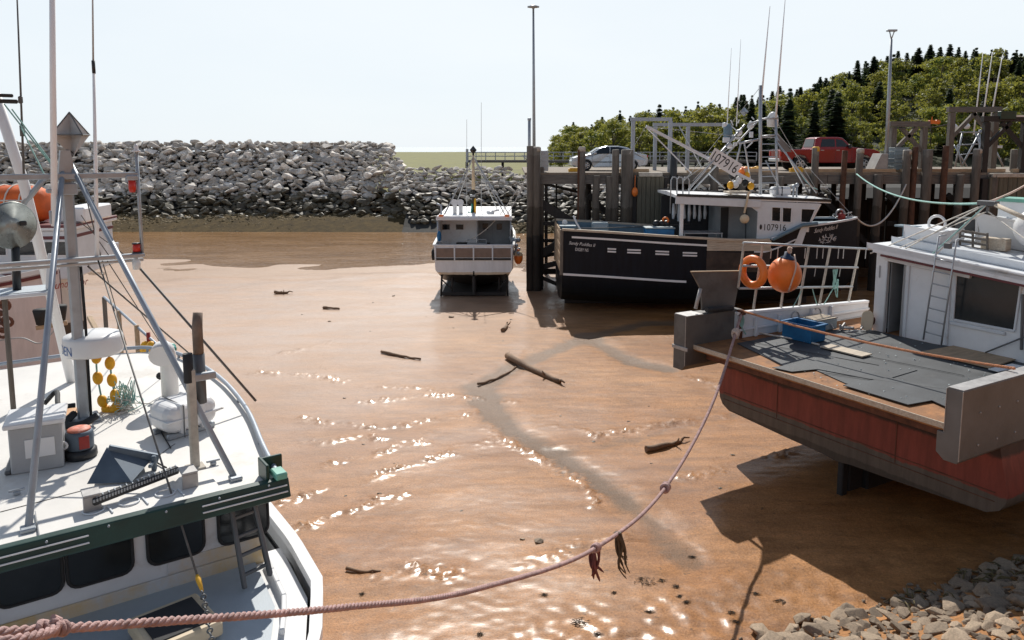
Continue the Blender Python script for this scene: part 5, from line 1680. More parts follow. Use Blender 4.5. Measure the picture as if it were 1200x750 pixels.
HL.rail(-2.5, 4.1, .05, .06, dz=-.30, n=40, off=.01).build('rubbing_strake', 'black', lb)
M['deckpaint'] = mat('pale_blue_nonslip', (.42, .47, .51), .6, var=.08, bump=.1, bscale=80)
mb = MB()
pts = []
for i in range(13):
    x = -.62+3.6*i/12
    y, z = HL.sheer(x); y = max(.05, y-.42)
    pts.append((x, y, z-.066))
mb.add(pts+[(p[0], -p[1], p[2]) for p in pts], [(i, i+1, 14+i, 13+i) for i in range(12)])
mb.build('nonslip_panel', 'deckpaint', lb)
# inner toe rail
mb = MB()
for i in range(5):
    x0, x1 = -.3+.28*i, -.3+.28*(i+1)
    y0, z0 = HL.sheer(x0); y1, z1 = HL.sheer(x1)
    mb.bar((x0, y0-.32, z0-.03), (x1, y1-.32, z1-.03), .05, .06)
mb.build('toe_rail', 'gelcoat', lb)
# wheelhouse
FZ = 3.50; WF = -.42      # front face x
hwid = 2.06
outl = []
ro = [(.0, 2.10), (-.9, 2.22), (-2.2, 2.42), (-3.6, 2.50), (-4.8, 2.42), (-5.7, 2.25), (-6.25, 1.95), (-6.45, 1.5)]
outl = [(x, y) for x, y in ro]+[(x, -y) for x, y in reversed(ro)]
mb = MB(); mb.prism(outl, (0, 0, RZ-.08), (1, 0, 0), (0, 1, 0), (0, 0, .08)); mb.build('roof', 'roof', lb, bevel=.02)
mb = MB()
pp = [V((x-.02, y-.03, RZ+.07)) for x, y in ro[:]]
pth = smooth_path(pp, 5)
mb.tube(pth, .030, 8)
pp2 = [V((x, -y+.03, RZ+.07)) for x, y in ro]
mb.tube(smooth_path(pp2, 5), .030, 8)
mb.tube([pth[-1], pth[-1]*1.0+V((-.05, -.8, 0)), V((-6.47, -1.5, RZ+.07))], .028, 8)
mb.build('roof_rail', 'pipe', lb)
mb = MB()
for i in range(0, len(pth), 6): mb.tube([pth[i], V((pth[i].x, pth[i].y, RZ-.03))], .022, 6)
mb.build('rail_stanchion', 'pipe', lb)
# coaming under the roof = wheelhouse walls
mb = MB()
def shrink(x, y): return (min(x-.42, WF) if x > -.5 else x+.1, y*.97-.03)
wo = [(WF, 2.02), (-2.2, 2.25), (-4.5, 2.25), (-6.1, 1.9), (-6.2, -1.9), (-4.5, -2.25), (-2.2, -2.25), (WF, -2.02)]
mb.prism(wo, (0, 0, FZ-.3), (1, 0, 0), (0, 1, 0), (0, 0, RZ-.081-FZ+.3)); mb.build('wheelhouse', 'white2', lb, bevel=.03)
# visor: green sloping brow, slightly proud of the roof
vis = MB()
vis.prism([(.03, RZ+.045), (-.05, RZ+.05), (-.12, RZ-.085), (.065, RZ-.15), (.095, RZ-.135)], (0, -2.16, 0), (1, 0, 0), (0, 0, 1), (0, 4.32, 0))
vis.build('visor', 'green', lb, bevel=.012)
mb = MB(); mb.box((-.03, 2.08, RZ+.085), (.2, .12, .07)); mb.build('corner_cap', 'greenp', lb)
mb = MB(); mb.span((-.32, 1.98, RZ+.0), (-.28, 2.2, RZ+.18)); mb.span((-.3, 1.95, RZ), (-.02, 1.985, RZ+.2)); mb.build('corner_chock', 'green', lb)
# two white pinstripes near each end of the visor face; face runs from (.03,RZ+.10) to (.13,RZ-.21)
def vface(y, t): return V((.034+.065*t, y, RZ+.045-.18*t))
mb = MB()
for (y0, y1) in ((2.13, lx(237, 592, .07).y), (lx(104, 626, .07).y, lx(104, 626, .07).y-1.4)):
    for t in (.34, .66):
        MB().bar(vface(y0, t)+V((.008, 0, 0)), vface(y1, t)+V((.008, 0, 0)), .014, .026, V((.31, 0, .1)), b=.004).build('pinstripe', 'gelcoat', lb)
# windows
def lwin(y0, y1, z0, z1):
    fr_ = MB(); r = .09
    def rr_(y0, y1, z0, z1, r):
        o = []
        for cx_, cz_, a0 in ((y1-r, z1-r, 0), (y0+r, z1-r, 90), (y0+r, z0+r, 180), (y1-r, z0+r, 270)):
            for k in range(5):
                a = R(a0+22.5*k); o.append((cx_+r*math.cos(a), cz_+r*math.sin(a)))
        return o
    g = MB(); g.prism(rr_(y0, y1, z0, z1, r), (WF+.004, 0, 0), (0, 1, 0), (0, 0, 1), (.012, 0, 0))
    o = g.build('window', 'glassm', lb)
    poly = rr_(y0-.012, y1+.012, z0-.012, z1+.012, r+.01)
    f_ = MB(); n = len(poly)
    pts = [V((WF+.016, p[0], p[1])) for p in poly]
    f_.tube(pts+[pts[0]], .016, 6)
    f_.build('window_gasket', 'rubber', o)
for (pl_, pr_) in ((258, 313), (174, 237), (78, 152), (-40, 49), (-150, -70)):
    if pl_ > 0:
        a, b_ = lx(pl_, 640, WF).y, lx(pr_, 625, WF).y
    else:
        a = lx(78, 640, WF).y-.50*(1 if pl_ > -100 else 2)-.06*(1 if pl_ > -100 else 2)
        b_ = a+.5; 
    lwin(a, b_, 3.80, RZ-.10)
M['stainw'] = mat('stained_white', (.54, .55, .56), .5, var=.06, scale=2, dirt=((.60, .42, .18), .75, 1.6))
mb = MB(); mb.span((WF+.002, -2.0, FZ-.1), (WF+.035, 2.0, 3.64), .02); mb.span((WF+.0025, 1.05, 3.642), (WF+.012, 2.0, 3.78), .004); mb.build('stained_lower_panel', 'stainw', lb)
# boarding ladder leaning on the house front
M['darksteel'] = mat('dark_steel', (.13, .135, .14), .5, metal=.4, var=.2)
la, lb_ = lz(287, 690, 3.56), lz(317, 675, 3.57)
ta, tb = lx(271, 597, WF+.2), lx(297, 588, WF+.2)
mb = MB()
mb.bar(la, ta, .045, .06); mb.bar(lb_, tb, .045, .06)
for k in range(4):
    t = .16+.24*k; mb.bar(la.lerp(ta, t), lb_.lerp(tb, t), .035)
o = mb.build('ladder', 'darksteel', None); o.parent = lb
# hatch on the foredeck
c_ = lz(205, 730, 3.7)
t_ = MB(); t_.box((c_.x, c_.y, 3.66), (.62, .62, .14), Matrix.Rotation(R(8), 3, 'Z'), .02); o = t_.build('hatch', 'cream', lb)
MB().box((c_.x, c_.y, 3.735), (.48, .48, .012), Matrix.Rotation(R(8), 3, 'Z'), .004).build('hatch_lid', 'inside', o)
# mast and spars
mbz = lz(98, 492); MX, MY = mbz.x, mbz.y
mtop = lx(84, 180, MX)
mb = MB(); mb.box((MX, MY, (RZ+mtop.z)/2), (.125, .125, mtop.z-RZ), None, .02)
mb.box((MX, MY, RZ+.02), (.36, .36, .04)); mb.build('mast', 'galv', lb)
mb = MB(); mb.prism([(-.10, 0), (.10, 0), (.05, .36), (-.05, .36)], (MX-.09, MY, mtop.z-.32), (0, 1, 0), (0, 0, 1), (.18, 0, 0)); mb.box((MX+.03, MY, mtop.z-.42), (.20, .20, .14)); mb.build('mast_head', 'galv', lb)
# octahedral radar reflector
c_ = lx(83, 158, MX)
h_ = .235
mb = MB()
pts = {k: c_+V(k)*h_ for k in ((1, 0, 0), (-1, 0, 0), (0, 1, 0), (0, -1, 0), (0, 0, 1), (0, 0, -1))}
pts[(0, 0, 1)] = c_+V((0, 0, h_*1.15)); pts[(0, 0, -1)] = c_-V((0, 0, h_*1.15))
ks = list(pts)
for a, b_, d_, e_ in ((ks[0], ks[2], ks[1], ks[3]), (ks[0], ks[4], ks[1], ks[5]), (ks[2], ks[4], ks[3], ks[5])):
    for q in ((a, b_), (b_, d_), (d_, e_), (e_, a)):
        mb.add([c_, pts[q[0]], pts[q[1]]], [(0, 1, 2)])
Rz = Matrix.Rotation(R(25), 3, 'Z')
mb.v = [tuple(c_+Rz @ (V(p)-c_)) for p in mb.v]
M['refl'] = mat('reflector_plate', (.46, .47, .48), .45, metal=.2, var=.2)
rf_ = mb.build('radar_reflector', 'refl', lb)
mb = MB(); mb.tube([c_-V((0, 0, h_*1.1)), V((MX, MY, mtop.z+.02))], .05, 7); 
for q in ((ks[0], ks[4]), (ks[1], ks[4]), (ks[2], ks[4]), (ks[3], ks[4]), (ks[0], ks[2]), (ks[2], ks[1]), (ks[1], ks[3]), (ks[3], ks[0])): 
    mb.tube([c_+Rz@(pts[q[0]]-c_), c_+Rz@(pts[q[1]]-c_)], .008, 5)
mb.build('reflector_frame', 'darksteel', rf_)
def ml(px, row, dx=0.): return lx(px, row, MX+dx)
def zrow(row, x=MX): return lx(85, row, x).z
# spars run athwartships
zU, zL = zrow(206), zrow(303)
yR = ml(165, 300).y
mb = MB(); mb.bar((MX+.12, yR, zU), (MX+.12, MY-1.6, zU), .06, .07); mb.build('upper_spar', 'galv', lb)
mb = MB(); mb.bar((MX+.13, yR+.02, zL), (MX+.13, MY-.8, zL), .10, .05); mb.bar((MX+.05, yR+.02, zL-.07), (MX+.05, MY-.8, zL-.07), .05, .04); mb.build('lower_spar', 'alu', lb)
mb = MB(); mb.tube([(MX+.12, yR, zL-.02), (MX+.12, yR, ml(166, 178).z)], .022, 7); mb.build('light_staff', 'galv', lb)
mb = MB(); mb.lathe([(.052, 0), (.05, .015), (.026, .03), (.028, .06), (.012, .1)], V((MX+.12, yR, ml(166, 178).z)), n=14); mb.build('gps_antenna', 'gelcoat', lb)
c_ = V((MX+.12, ml(153, 218).y, zU-.14))
mb = MB(); mb.lathe([(.034, -.075), (.045, -.02), (.045, .075)], c_, n=14); mb.build('red_hanging_light', 'red', lb)
mb = MB(); mb.box(c_+V((0, 0, .11)), (.12, .14, .06)); mb.build('light_bracket', 'galv', lb)
c_ = V((MX+.12, ml(158, 290).y, zL+.09))
mb = MB(); mb.lathe([(.045, -.05), (.045, .05)], c_, n=14); o = mb.build('red_nav_light', 'red', lb)
mb = MB(); mb.lathe([(.052, -.07), (.052, -.045)], c_, n=14); mb.lathe([(.05, .05), (.05, .065)], c_, n=14); mb.build('light_cap', 'black', o)
c_ = V((MX+.12, ml(158, 308).y, zL-.11))
mb = MB(); mb.lathe([(.02, .08), (.05, .02), (.045, -.07)], c_, n=12); mb.build('white_deck_light', 'lens', lb)
mb = MB(); mb.box(V((MX+.12, ml(136, 287).y, zL+.10)), (.03, .03, .16)); mb.box(V((MX+.12, ml(131, 285).y, zL+.16)), (.1, .12, .03)); mb.build('gps_puck', 'gelcoat', lb)
# splayed struts
mb = MB()
f1, f2 = lz(33, 622), lz(276, 562)
mb.tube([V((MX, MY-.03, mtop.z-.15)), f1], .032, 9); mb.tube([V((MX, MY+.05, mtop.z-.12)), f2], .032, 9); mb.build('mast_strut', 'pipe', lb)
for f_ in (f1, f2): MB().box((f_.x, f_.y, RZ+.02), (.12, .12, .04)).build('strut_foot', 'galv', lb)
# whip antennas
mb = MB(); p0 = ml(63, 250, .3); p1 = ml(61, -60, .3)
MB().tube([p0-V((0, 0, .15)), p0.lerp(p1, .5), p1], [.036, .034, .03], 10).build('thick_antenna', 'antenna', lb)
mb = MB(); mb.box(p0+V((-.03, 0, -.05)), (.10, .09, .16)); mb.box(p0+V((-.03, 0, .26)), (.1, .12, .05)); mb.build('antenna_clamp', 'galv', lb)
p0, pm, p1 = ml(114, 302, .12), ml(110, 84, .12), ml(108, -60, .12)
MB().tube([p0, p0.lerp(pm, .5), pm], [.026, .022, .017], 8).build('antenna_base', 'antenna', lb)
MB().tube([pm-V((0, 0, .02)), pm+V((0, 0, .13))], .02, 8).build('antenna_ferrule', 'black', lb)
MB().tube([pm+V((0, 0, .12)), p1], [.011, .008], 6).build('whip_antenna', 'wirel', lb)
# stays
mb = MB()
lines = [((144, 400), (130, 352), None)]
fs_top = V((MX+.1, ml(113, 304).y, zL)); fs_bot = hit(lf, 236, 690, 2, 3.95)
mb.tube([fs_top, fs_bot], .010, 6)
mb.build('forestay', 'wire', lb)
mb = MB(); d = (fs_bot-fs_top).normalized()
mb.tube([fs_bot-d*.14, fs_bot-d*.1, fs_bot-d*.05, fs_bot+d*.03], [.014, .026, .022, .012], 8); mb.build('yellow_lashing', 'yellowp', lb)
mb = MB(); e_ = hit(lf, 250, 760, 2, 3.7)
for k in range(14):
    p = (fs_bot+d*.04).lerp(e_, k/13); mb.torus(p, .022, .008, V((1, 0, 0)) if k % 2 else V((0, 1, .4)), 10, 5)
mb.build('stay_chain', 'darksteel', lb)
mb = MB()
for (px0, r0, px1, r1, zt2, rad) in ((103, 312, 240, 430, RZ+.05, .011), (162, 312, 300, 470, RZ+.1, .016), (126, 306, 206, 430, RZ, .007), (120, 306, 148, 404, RZ+.05, .007), (93, 260, 148, 300, None, .006), (95, 252, 130, 303, None, .006), (97, 215, 118, 300, None, .007)):
    p0 = ml(px0, r0, .08); p1 = lz(px1, r1, zt2) if zt2 else ml(px1, r1, .1)
    mb.tube([p0, p1], rad, 6)
mb.build('stay', 'wire', lb)
# big thick boom rising aft-left
p0 = lz(84, 446, RZ+.02); p1 = hit(lf, 28, 215, 0, p0.x+.35); p2 = hit(lf, -6, 110, 0, p0.x+.5)
mb = MB(); mb.tube([p0, p1, p2], .066, 10)
mb.build('boom', 'white', lb)
p3 = hit(lf, 55, 205, 0, p0.x+.4); p4 = hit(lf, 27, 240, 0, p0.x+.35)
mb = MB(); mb.tube([p3, p4], .04, 8); mb.build('boom_prop', 'galv', lb)
mb = MB(); c_ = hit(lf, 2, 143, 0, p0.x+.5)
for px, r, px2, r2 in ((5, 122, 62, 195), (14, 128, 60, 190), (25, 150, 52, 205)): mb.tube([hit(lf, px, r, 0, MX-.4), hit(lf, px2, r2, 0, MX-.1)], .009, 5)
mb.build('boom_line', 'tealrope', lb)
mb = MB(); p_ = lx(19, -30, MX-.6); q_ = lx(28, 205, MX-.6)
mb.tube([p_, q_], [.008, .014], 6); mb.box(lx(24, 117, MX-.6), (.05, .05, .09)); mb.tube([lx(26, 152, MX-.6)-V((0, 0, .08)), lx(26, 152, MX-.6)+V((0, 0, .05))], .03, 7)
mb.build('whip_antenna', 'wire', lb)
mb = MB(); c_ = lx(7, 112, MX-.7); mb.box(c_, (.08, .15, .04)); mb.box(c_+V((0, -.02, -.07)), (.06, .28, .05)); mb.build('mast_camera', 'black', lb)
# searchlight on its tray and pole
PX = lz(16, 483)
zt3 = hit(lf, 30, 345, 0, PX.x).z
mb = MB(); mb.tube([(PX.x, PX.y, RZ), (PX.x, PX.y, zt3)], .032, 9); mb.build('tray_post', 'timber', lb)
a = hit(lf, 62, 340, 0, PX.x); 
mb = MB(); mb.span((PX.x-.35, PX.y-.9, zt3), (PX.x+.25, a.y, zt3+.05)); mb.build('tray', 'white2', lb)
MB().span((PX.x-.3, PX.y-.85, zt3+.052), (PX.x+.2, a.y-.06, zt3+.06)).build('tray_mat', 'deckpaint', lb)
mb = MB(); mb.bar((PX.x+.1, a.y-.04, zt3+.05), (PX.x+.0, a.y+.02, zt3+.50), .05, .14); mb.build('tray_bracket', 'gelcoat', lb)
c_ = hit(lf, 14, 264, 0, PX.x-.05); 
toc = (lf.inverted() @ CAM - c_); toc.z *= .3; toc.normalize(); toc = (toc+V((.1, .5, 0))).normalized()
Rr = .295
mb = MB(); mb.lathe([(Rr*1.0, .02), (Rr*1.03, .0), (Rr*1.0, -.03), (Rr*.8, -.12), (Rr*.45, -.19), (.03, -.2)], c_, toc, n=28)
M['lampshell'] = mat('green_grey_lamp_shell', (.22, .25, .24), .4, metal=.5)
sl_ = mb.build('searchlight', 'lampshell', lb)
M['mirror'] = mat('lamp_reflector', (.30, .325, .31), .28, metal=.35, var=.3, scale=6)
mb = MB(); mb.lathe([(Rr*.96, .021), (Rr*.72, -.045), (Rr*.42, -.075), (Rr*.40, -.02), (Rr*.3, .03), (.02, .035)], c_+toc*.012, toc, n=28); mb.build('reflector', 'mirror', sl_)
mb = MB(); mb.box(c_+V((0, .12, .02)), (.1, .08, .06)); mb.tube([c_+V((0, .02, -.28)), (c_.x, c_.y, zt3)], .05, 7); mb.build('lamp_bracket', 'black', sl_)
# open-array radome on its own post
c_ = lz(110, 408, RZ+.86); 
rb = V((c_.x, c_.y, c_.z))
mb = MB(); mb.lathe([(.26, -.07), (.325, -.06), (.345, -.02), (.345, .15), (.33, .18), (.26, .205), (.02, .215)], rb, n=36)
rd = mb.build('radome', 'gelcoat', lb)
# lettering wrapped round the drum
tocam = lf.inverted() @ CAM-rb
a0 = math.atan2(tocam.y, tocam.x)
def drum(u, v):
    a = a0-R(116)+u/.352
    return rb+V((.348*math.cos(a), .348*math.sin(a), -.02+v))
text('maker_name', 'KODEN', .44, .115, drum, 'text_b', rd)
mb = MB(); mb.tube([V((c_.x-.22, c_.y-.1, RZ)), V((c_.x-.22, c_.y-.1, rb.z-.06))], .055, 9); mb.box(V((c_.x-.1, c_.y-.05, rb.z-.085)), (.36, .2, .03)); mb.build('radome_post', 'timber', lb)
# life-raft cradle post, stanchions for the light bar
pb = lz(229, 548); zt4 = lx(226, 432, pb.x).z
mb = MB(); mb.box((pb.x, pb.y, (RZ+zt4)/2), (.085, .085, zt4-RZ)); mb.box((pb.x, pb.y, RZ+.01), (.18, .18, .02)); mb.build('exhaust_post', 'timbert', lb)
xa, xb = hit(lf, 218, 430, 0, pb.x-.1), hit(lf, 236, 438, 0, pb.x-.1)
mb = MB(); mb.bar((pb.x, xa.y-.02, zt4-.10), (pb.x, xb.y+.12, zt4-.10), .07, .08); mb.build('crossbar', 'galv', lb)
mb = MB(); mb.tube([(pb.x, xa.y, zt4-.14), (pb.x, xa.y, zt4+.17)], .05, 10); mb.build('black_bollard', 'rubber', lb)
ex = hit(lf, 234, 440, 0, pb.x-.12)
mb = MB(); mb.tube([(ex.x, ex.y, zt4-.42), (ex.x, ex.y, zt4+.12)], .062, 10); mb.build('exhaust_lagging', 'darksteel', lb)
mb = MB(); mb.tube([(ex.x, ex.y, zt4+.1), (ex.x, ex.y, zt4+.42), (ex.x-.03, ex.y+.02, zt4+.56)], [.055, .055, .05], 10); mb.build('exhaust_pipe', mat('heat_stained_pipe', (.17, .125, .095), .7, var=.45, scale=5), lb)
# light bar
p0, p1 = lz(108, 588, RZ+.13), lz(208, 550, RZ+.13)
mb = MB(); mb.bar(p0, p1, .07, .075); o = mb.build('light_bar', 'black', lb)
mb = MB()
for k in range(30):
    p = p0.lerp(p1, (k+.5)/30); mb.box(p+V((.036, 0, .012)), (.01, .018, .03), None, .002)
    if k % 2: mb.box(p+V((0, 0, .04)), (.06, .012, .012), None, .002)
mb.build('led_cell', 'galv', o)
for px, row in ((110, 606), (225, 578)):
    p = lz(px, row); mb = MB(); mb.box((p.x-.06, p.y, RZ+.09), (.03, .15, .18)); mb.box((p.x-.14, p.y, RZ+.19), (.2, .15, .02)); mb.build('bar_bracket', 'platel', lb)
# roof fairing lumps with moulded loops
mb = MB()
a = lz(170, 600)
mb.span((a.x-.55, a.y-.85, RZ), (a.x+.02, a.y+.70, RZ+.035), .02)
mb.build('roof_panel', 'roof', lb)
mb = MB()
for dy in (-.4, -.1, .22):
    c_ = V((a.x-.22, a.y+dy, RZ+.045)); mb.torus(c_, .09, .008, Z, 18, 5)
    mb.bar(c_+V((-.02, .12, 0)), c_+V((.16, .14, 0)), .015, .012)
mb.build('moulded_loop', 'white2', lb)
# vent cowl (snorkel)
p = lz(200, 468)
mb = MB(); mb.tube([(p.x, p.y, RZ), (p.x, p.y, RZ+.5), (p.x+.02, p.y-.03, RZ+.62), (p.x+.10, p.y-.08, RZ+.70), (p.x+.20, p.y-.12, RZ+.66)], [.11, .11, .125, .15, .16], 14); mb.build('vent_cowl', 'gelcoat', lb)
mb = MB(); c_ = lz(186, 440, RZ+.3); mb.lathe([(.03, 0), (.05, .02), (.05, .05)], c_, V((1, .3, 0)), 10); mb.bar(c_, V((p.x, p.y, RZ+.32)), .02); mb.build('horn', 'black', lb)
# orange stain patch and black hose by the mast
mb = MB(); q = random.Random(3)
poly = []
for k in range(16):
    a = 6.283*k/16; r = .34*(1+.3*math.sin(a*2+1)+q.uniform(-.15, .15)); poly.append((MX-.15+r*1.2*math.cos(a), MY-.18+r*math.sin(a)))
mb.prism(poly, (0, 0, RZ+.004), (1, 0, 0), (0, 1, 0), (0, 0, .003))
M['stain'] = mat('rust_stain', (.62, .33, .15), .6, var=.4, scale=3, dirt=((.72, .68, .62), .55, 3))
mb.build('rust_stain', 'stain', lb)
mb = MB(); a = lz(52, 473, RZ+.05); mb.tube(smooth_path([a, a+V((-.05, .15, .12)), V((MX-.05, MY-.25, RZ+.22)), V((MX-.02, MY-.08, RZ+.2))], 6), .03, 8)
mb.tube(smooth_path([V((MX, MY-.1, RZ+.1)), V((MX+.2, MY-.22, RZ+.05)), V((MX+.35, MY-.05, RZ+.06)), V((MX+.3, MY+.12, RZ+.12))], 6), .045, 8)
mb.build('hose', 'rubber', lb)
# after-deck posts and rail beyond the roof
def aft(px, row, y=2.3): return hit(lf, px, row, 1, y)
tops = [hit(lf, px, r, 0, xx) for px, r, xx in ((122, 348, -9.3), (139, 364, -8.5), (160, 381, -7.7), (182, 402, -6.95))]
for i, p in enumerate(tops):
    MB().bar((p.x, p.y, 3.0), (p.x, p.y, p.z), .075, .07).build('rail_post', 'timber' if i in (0, 3) else 'wood', lb)
mb = MB(); mb.tube([tops[0], tops[3], tops[3]+(tops[3]-tops[0])*.3], .026, 7); mb.build('side_rail', 'pipe', lb)
mb = MB(); p = hit(lf, 105, 372, 0, -8.8); p2 = hit(lf, 117, 394, 0, -7.6); mb.bar(p, p2, .09, .07); mb.bar((p2.x, p2.y, 3.0), (p2.x, p2.y, p2.z+.05), .08); mb.build('deck_timber', 'wood', lb)

def on_left(name, mb, m, label, cat, **k):
    mb.v = [tuple(lf @ V(p)) for p in mb.v]
    return solid(name, mb, m, label, cat, **k)
def on_left_thing(name, label, cat, loc, rz=0.): return thing(name, label, cat, lf @ V(loc), LR+rz)
# grey electrical cabinet
c_ = lz(50, 546)
t = on_left_thing('steel_cabinet', 'light grey steel cabinet with lid standing on the near boat roof', 'cabinet', (c_.x-.08, c_.y-.02, RZ), R(-8))
MB().span((-.27, -.24, 0), (.22, .24, .50), .015).build('body', mat('cabinet_grey', (.36, .37, .38), .5, var=.1, scale=3, dirt=((.22, .2, .18), .2, 3)), t)
MB().span((-.31, -.28, .502), (.27, .28, .555), .015).build('lid', 'gelcoat', t)
MB().span((.221, -.10, .16), (.232, .17, .36), .005).build('name_plate', 'gelcoat', t)
MB().box((.235, .02, .43), (.02, .05, .05)).build('latch', 'darksteel', t)
MB().span((-.25, -.3, 0), (.2, -.242, .05)).build('foot_angle', 'darksteel', t)
# winch drum
c_ = lz(95, 536)
t = on_left_thing('winch_drum', 'dark drum with faded red top beside the grey cabinet', 'drum', (c_.x-.02, c_.y, RZ))
MB().lathe([(.15, 0), (.17, .02), (.165, .09), (.12, .11)], (0, 0, 0), n=20).build('base', 'black', t)
MB().lathe([(.125, .1), (.14, .12), (.14, .28), (.125, .31)], (0, 0, 0), n=20).build('barrel', 'anchor', t)
MB().lathe([(.12, .311), (.11, .33), (.03, .335)], (0, 0, 0), n=20).build('faded_top', mat('faded_red', (.55, .16, .10), .6, var=.5, scale=14, dirt=((.7, .6, .55), .5, 12)), t)
mb = MB(); mb.torus((.1, -.16, .2), .035, .014, V((1, -.6, 0)), 14, 6); mb.build('ring_handle', 'gelcoat', t)
MB().span((.13, -.02, .13), (.146, .08, .27), .005).build('red_panel', 'redp', t)
# yellow float string and heap of twine
b0 = lz(121, 418, RZ+.72); 
mb = MB(); pts = [V((b0.x, b0.y+.06, RZ+.86)), V((b0.x+.02, b0.y+.08, RZ+.4)), V((b0.x+.1, b0.y+.10, RZ+.06)), V((b0.x+.0, b0.y-.02, RZ+.05)), V((b0.x-.02, b0.y-.08, RZ+.5)), V((b0.x, b0.y-.07, RZ+.85))]
cord = smooth_path(pts, 8)
FS = lf @ V((b0.x, b0.y, RZ))
t = on_left_thing('float_string', 'string of yellow net floats hanging from the radome post', 'net floats', (b0.x, b0.y, RZ))
OO = V((b0.x, b0.y, RZ))
MB().tube([p-OO for p in cord], .012, 6).build('cord', 'tealrope', t)
for k, f_ in enumerate((.03, .12, .215, .31, .40, .47, .56, .66, .78, .93)):
    i = int(f_*(len(cord)-1)); p = cord[i]-OO; d = (cord[min(i+1, len(cord)-1)]-cord[max(0, i-1)]).normalized()
    rot = Z.rotation_difference(d).to_matrix()
    MB().ell(p, (.062, .062, .088), 14, 9, rot).build('float', 'yellow', t)
q = random.Random(9); mb = MB()
for k in range(26):
    a = q.random()*6.28; r = q.uniform(.05, .16)
    c_ = V((b0.x+.06+q.uniform(-.08, .12), b0.y+.17+q.uniform(-.06, .1), 0))
    pts = [c_+V((r*math.cos(a+j*.6), r*math.sin(a+j*.6), RZ+.03+.32*q.random()*max(0, 1-k/26)+.02*j)) for j in range(7)]
    mb.tube(smooth_path(pts, 3), .006, 4, False)
on_left('twine_heap', mb, 'tealrope', 'tangled heap of pale teal and white twine under the yellow floats', 'twine')
mb = MB(); q = random.Random(10)
for k in range(18):
    a = q.random()*6.28
    pts = [V((b0.x+.1+q.uniform(-.1, .2), b0.y+.17+q.uniform(-.12, .14), RZ+.02+q.uniform(0, .4)*max(0, 1-k/14))) for j in range(4)]
    mb.tube(smooth_path(pts, 4), .006, 4, False)
on_left('white_twine', mb, 'whiterope', 'loose strands of white twine mixed into the teal twine heap', 'twine')
# plough anchor
c_ = lz(134, 545, RZ+.1)
t = on_left_thing('plough_anchor', 'blue-grey plough anchor lying on the near boat roof behind the light bar', 'anchor', (c_.x, c_.y, RZ), R(70))
mb = MB()
mb.add([(-.06, 0, .30), (.22, -.30, .02), (.34, 0, .10), (.0, -.06, .06)], [(0, 1, 2), (0, 3, 1)])
mb.add([(-.06, 0, .30), (.22, .30, .02), (.34, 0, .10), (.0, .06, .06)], [(0, 2, 1), (0, 1, 3)])
mb.add([(-.06, 0, .30), (-.20, -.26, .03), (.22, -.30, .02), (-.20, .26, .03), (.22, .30, .02)], [(0, 1, 2), (0, 4, 3)])
mb.build('fluke', 'anchor', t)
mb = MB(); mb.bar((-.05, 0, .28), (.42, .06, .10), .06, .09); mb.bar((.36, -.12, .09), (.40, .2, .1), .035); mb.bar((.38, .0, 0), (.38, .0, .16), .05); mb.build('shank', 'anchor', t)
# life raft canister
c_ = lz(217, 506)
ang = R(18)
t = on_left_thing('life_raft', 'white moulded life raft canister strapped on the near boat roof', 'life raft', (c_.x-.05, c_.y, RZ), ang)
mb = MB()
def rbox(mb, x0, x1, hy, z0, z1, ch):
    prof = [(-hy+ch, z0), (hy-ch, z0), (hy, z0+ch), (hy, z1-ch), (hy-ch, z1), (-hy+ch, z1), (-hy, z1-ch), (-hy, z0+ch)]
    k = .05
    st = [(x0, .75), (x0+k, .93), (x0+2.4*k, 1.), (x1-2.4*k, 1.), (x1-k, .93), (x1, .75)]
    zc = (z0+z1)/2; vs = []
    for x, s in st: vs += [(x, p[0]*s, zc+(p[1]-zc)*s) for p in prof]
    n = 8; fs = [(i*n+j, i*n+(j+1) % n, (i+1)*n+(j+1) % n, (i+1)*n+j) for i in range(len(st)-1) for j in range(n)]
    fs += [tuple(range(n)), tuple(range((len(st)-1)*n, len(st)*n))]
    mb.add(vs, fs)
rbox(mb, -.24, .24, .33, .07, .40, .07)
mb.build('canister', 'gelcoat', t, bevel=.03)
mb = MB()
for y in (-.14, .12): 
    mb.span((-.252, y-.03, .06), (.252, y+.03, .412), .03)
mb.span((-.26, -.345, .225), (.26, .345, .245), .01)
mb.build('moulded_rib', 'gelcoat', t)
mb = MB(); 
for x in (-.16, .16): mb.span((x-.03, -.3, 0), (x+.03, .3, .068))
mb.build('cradle', 'galv', t)
mb = MB(); mb.tube([(.262, -.14, .02), (.268, -.14, .40), (-.2, -.14, .425)], .008, 5); mb.build('lashing', 'darksteel', t)
# small fittings that break up the clean roof
mb = MB()
for (q0, q1) in (((228, 492), (262, 478)), ((0, 600), (96, 575)), ((150, 560), (205, 520)), ((120, 470), (262, 478))):
    mb.bar(lz(q0[0], q0[1], RZ+.003), lz(q1[0], q1[1], RZ+.003), .008, .006, b=.001)
mb.build('roof_seam', 'timberh', lb)
for k in range(9):
    p = vface(1.95-.48*k, .16)+V((.006, 0, 0)); MB().lathe([(.012, 0), (.012, .006), (.006, .009)], p, V((1, 0, .3)), 8).build('visor_bolt', 'galv', lb)
for px, r in ((243, 500), (250, 545), (20, 580)):
    p = lz(px, r, RZ); m_ = MB(); m_.bar(V((p.x, p.y-.07, RZ+.05)), V((p.x, p.y+.07, RZ+.05)), .025, .02); m_.box((p.x, p.y, RZ+.022), (.05, .06, .044)); m_.build('cleat', 'galv', lb)
mb = MB()
for dy, rr_ in ((.075, .010), (.092, .007)):
    mb.tube([V((MX+.02, MY+dy, RZ+.02)), V((MX+.01, MY+dy+.01, RZ+1.2)), V((MX+.02, MY+dy, zL-.1))], rr_, 6)
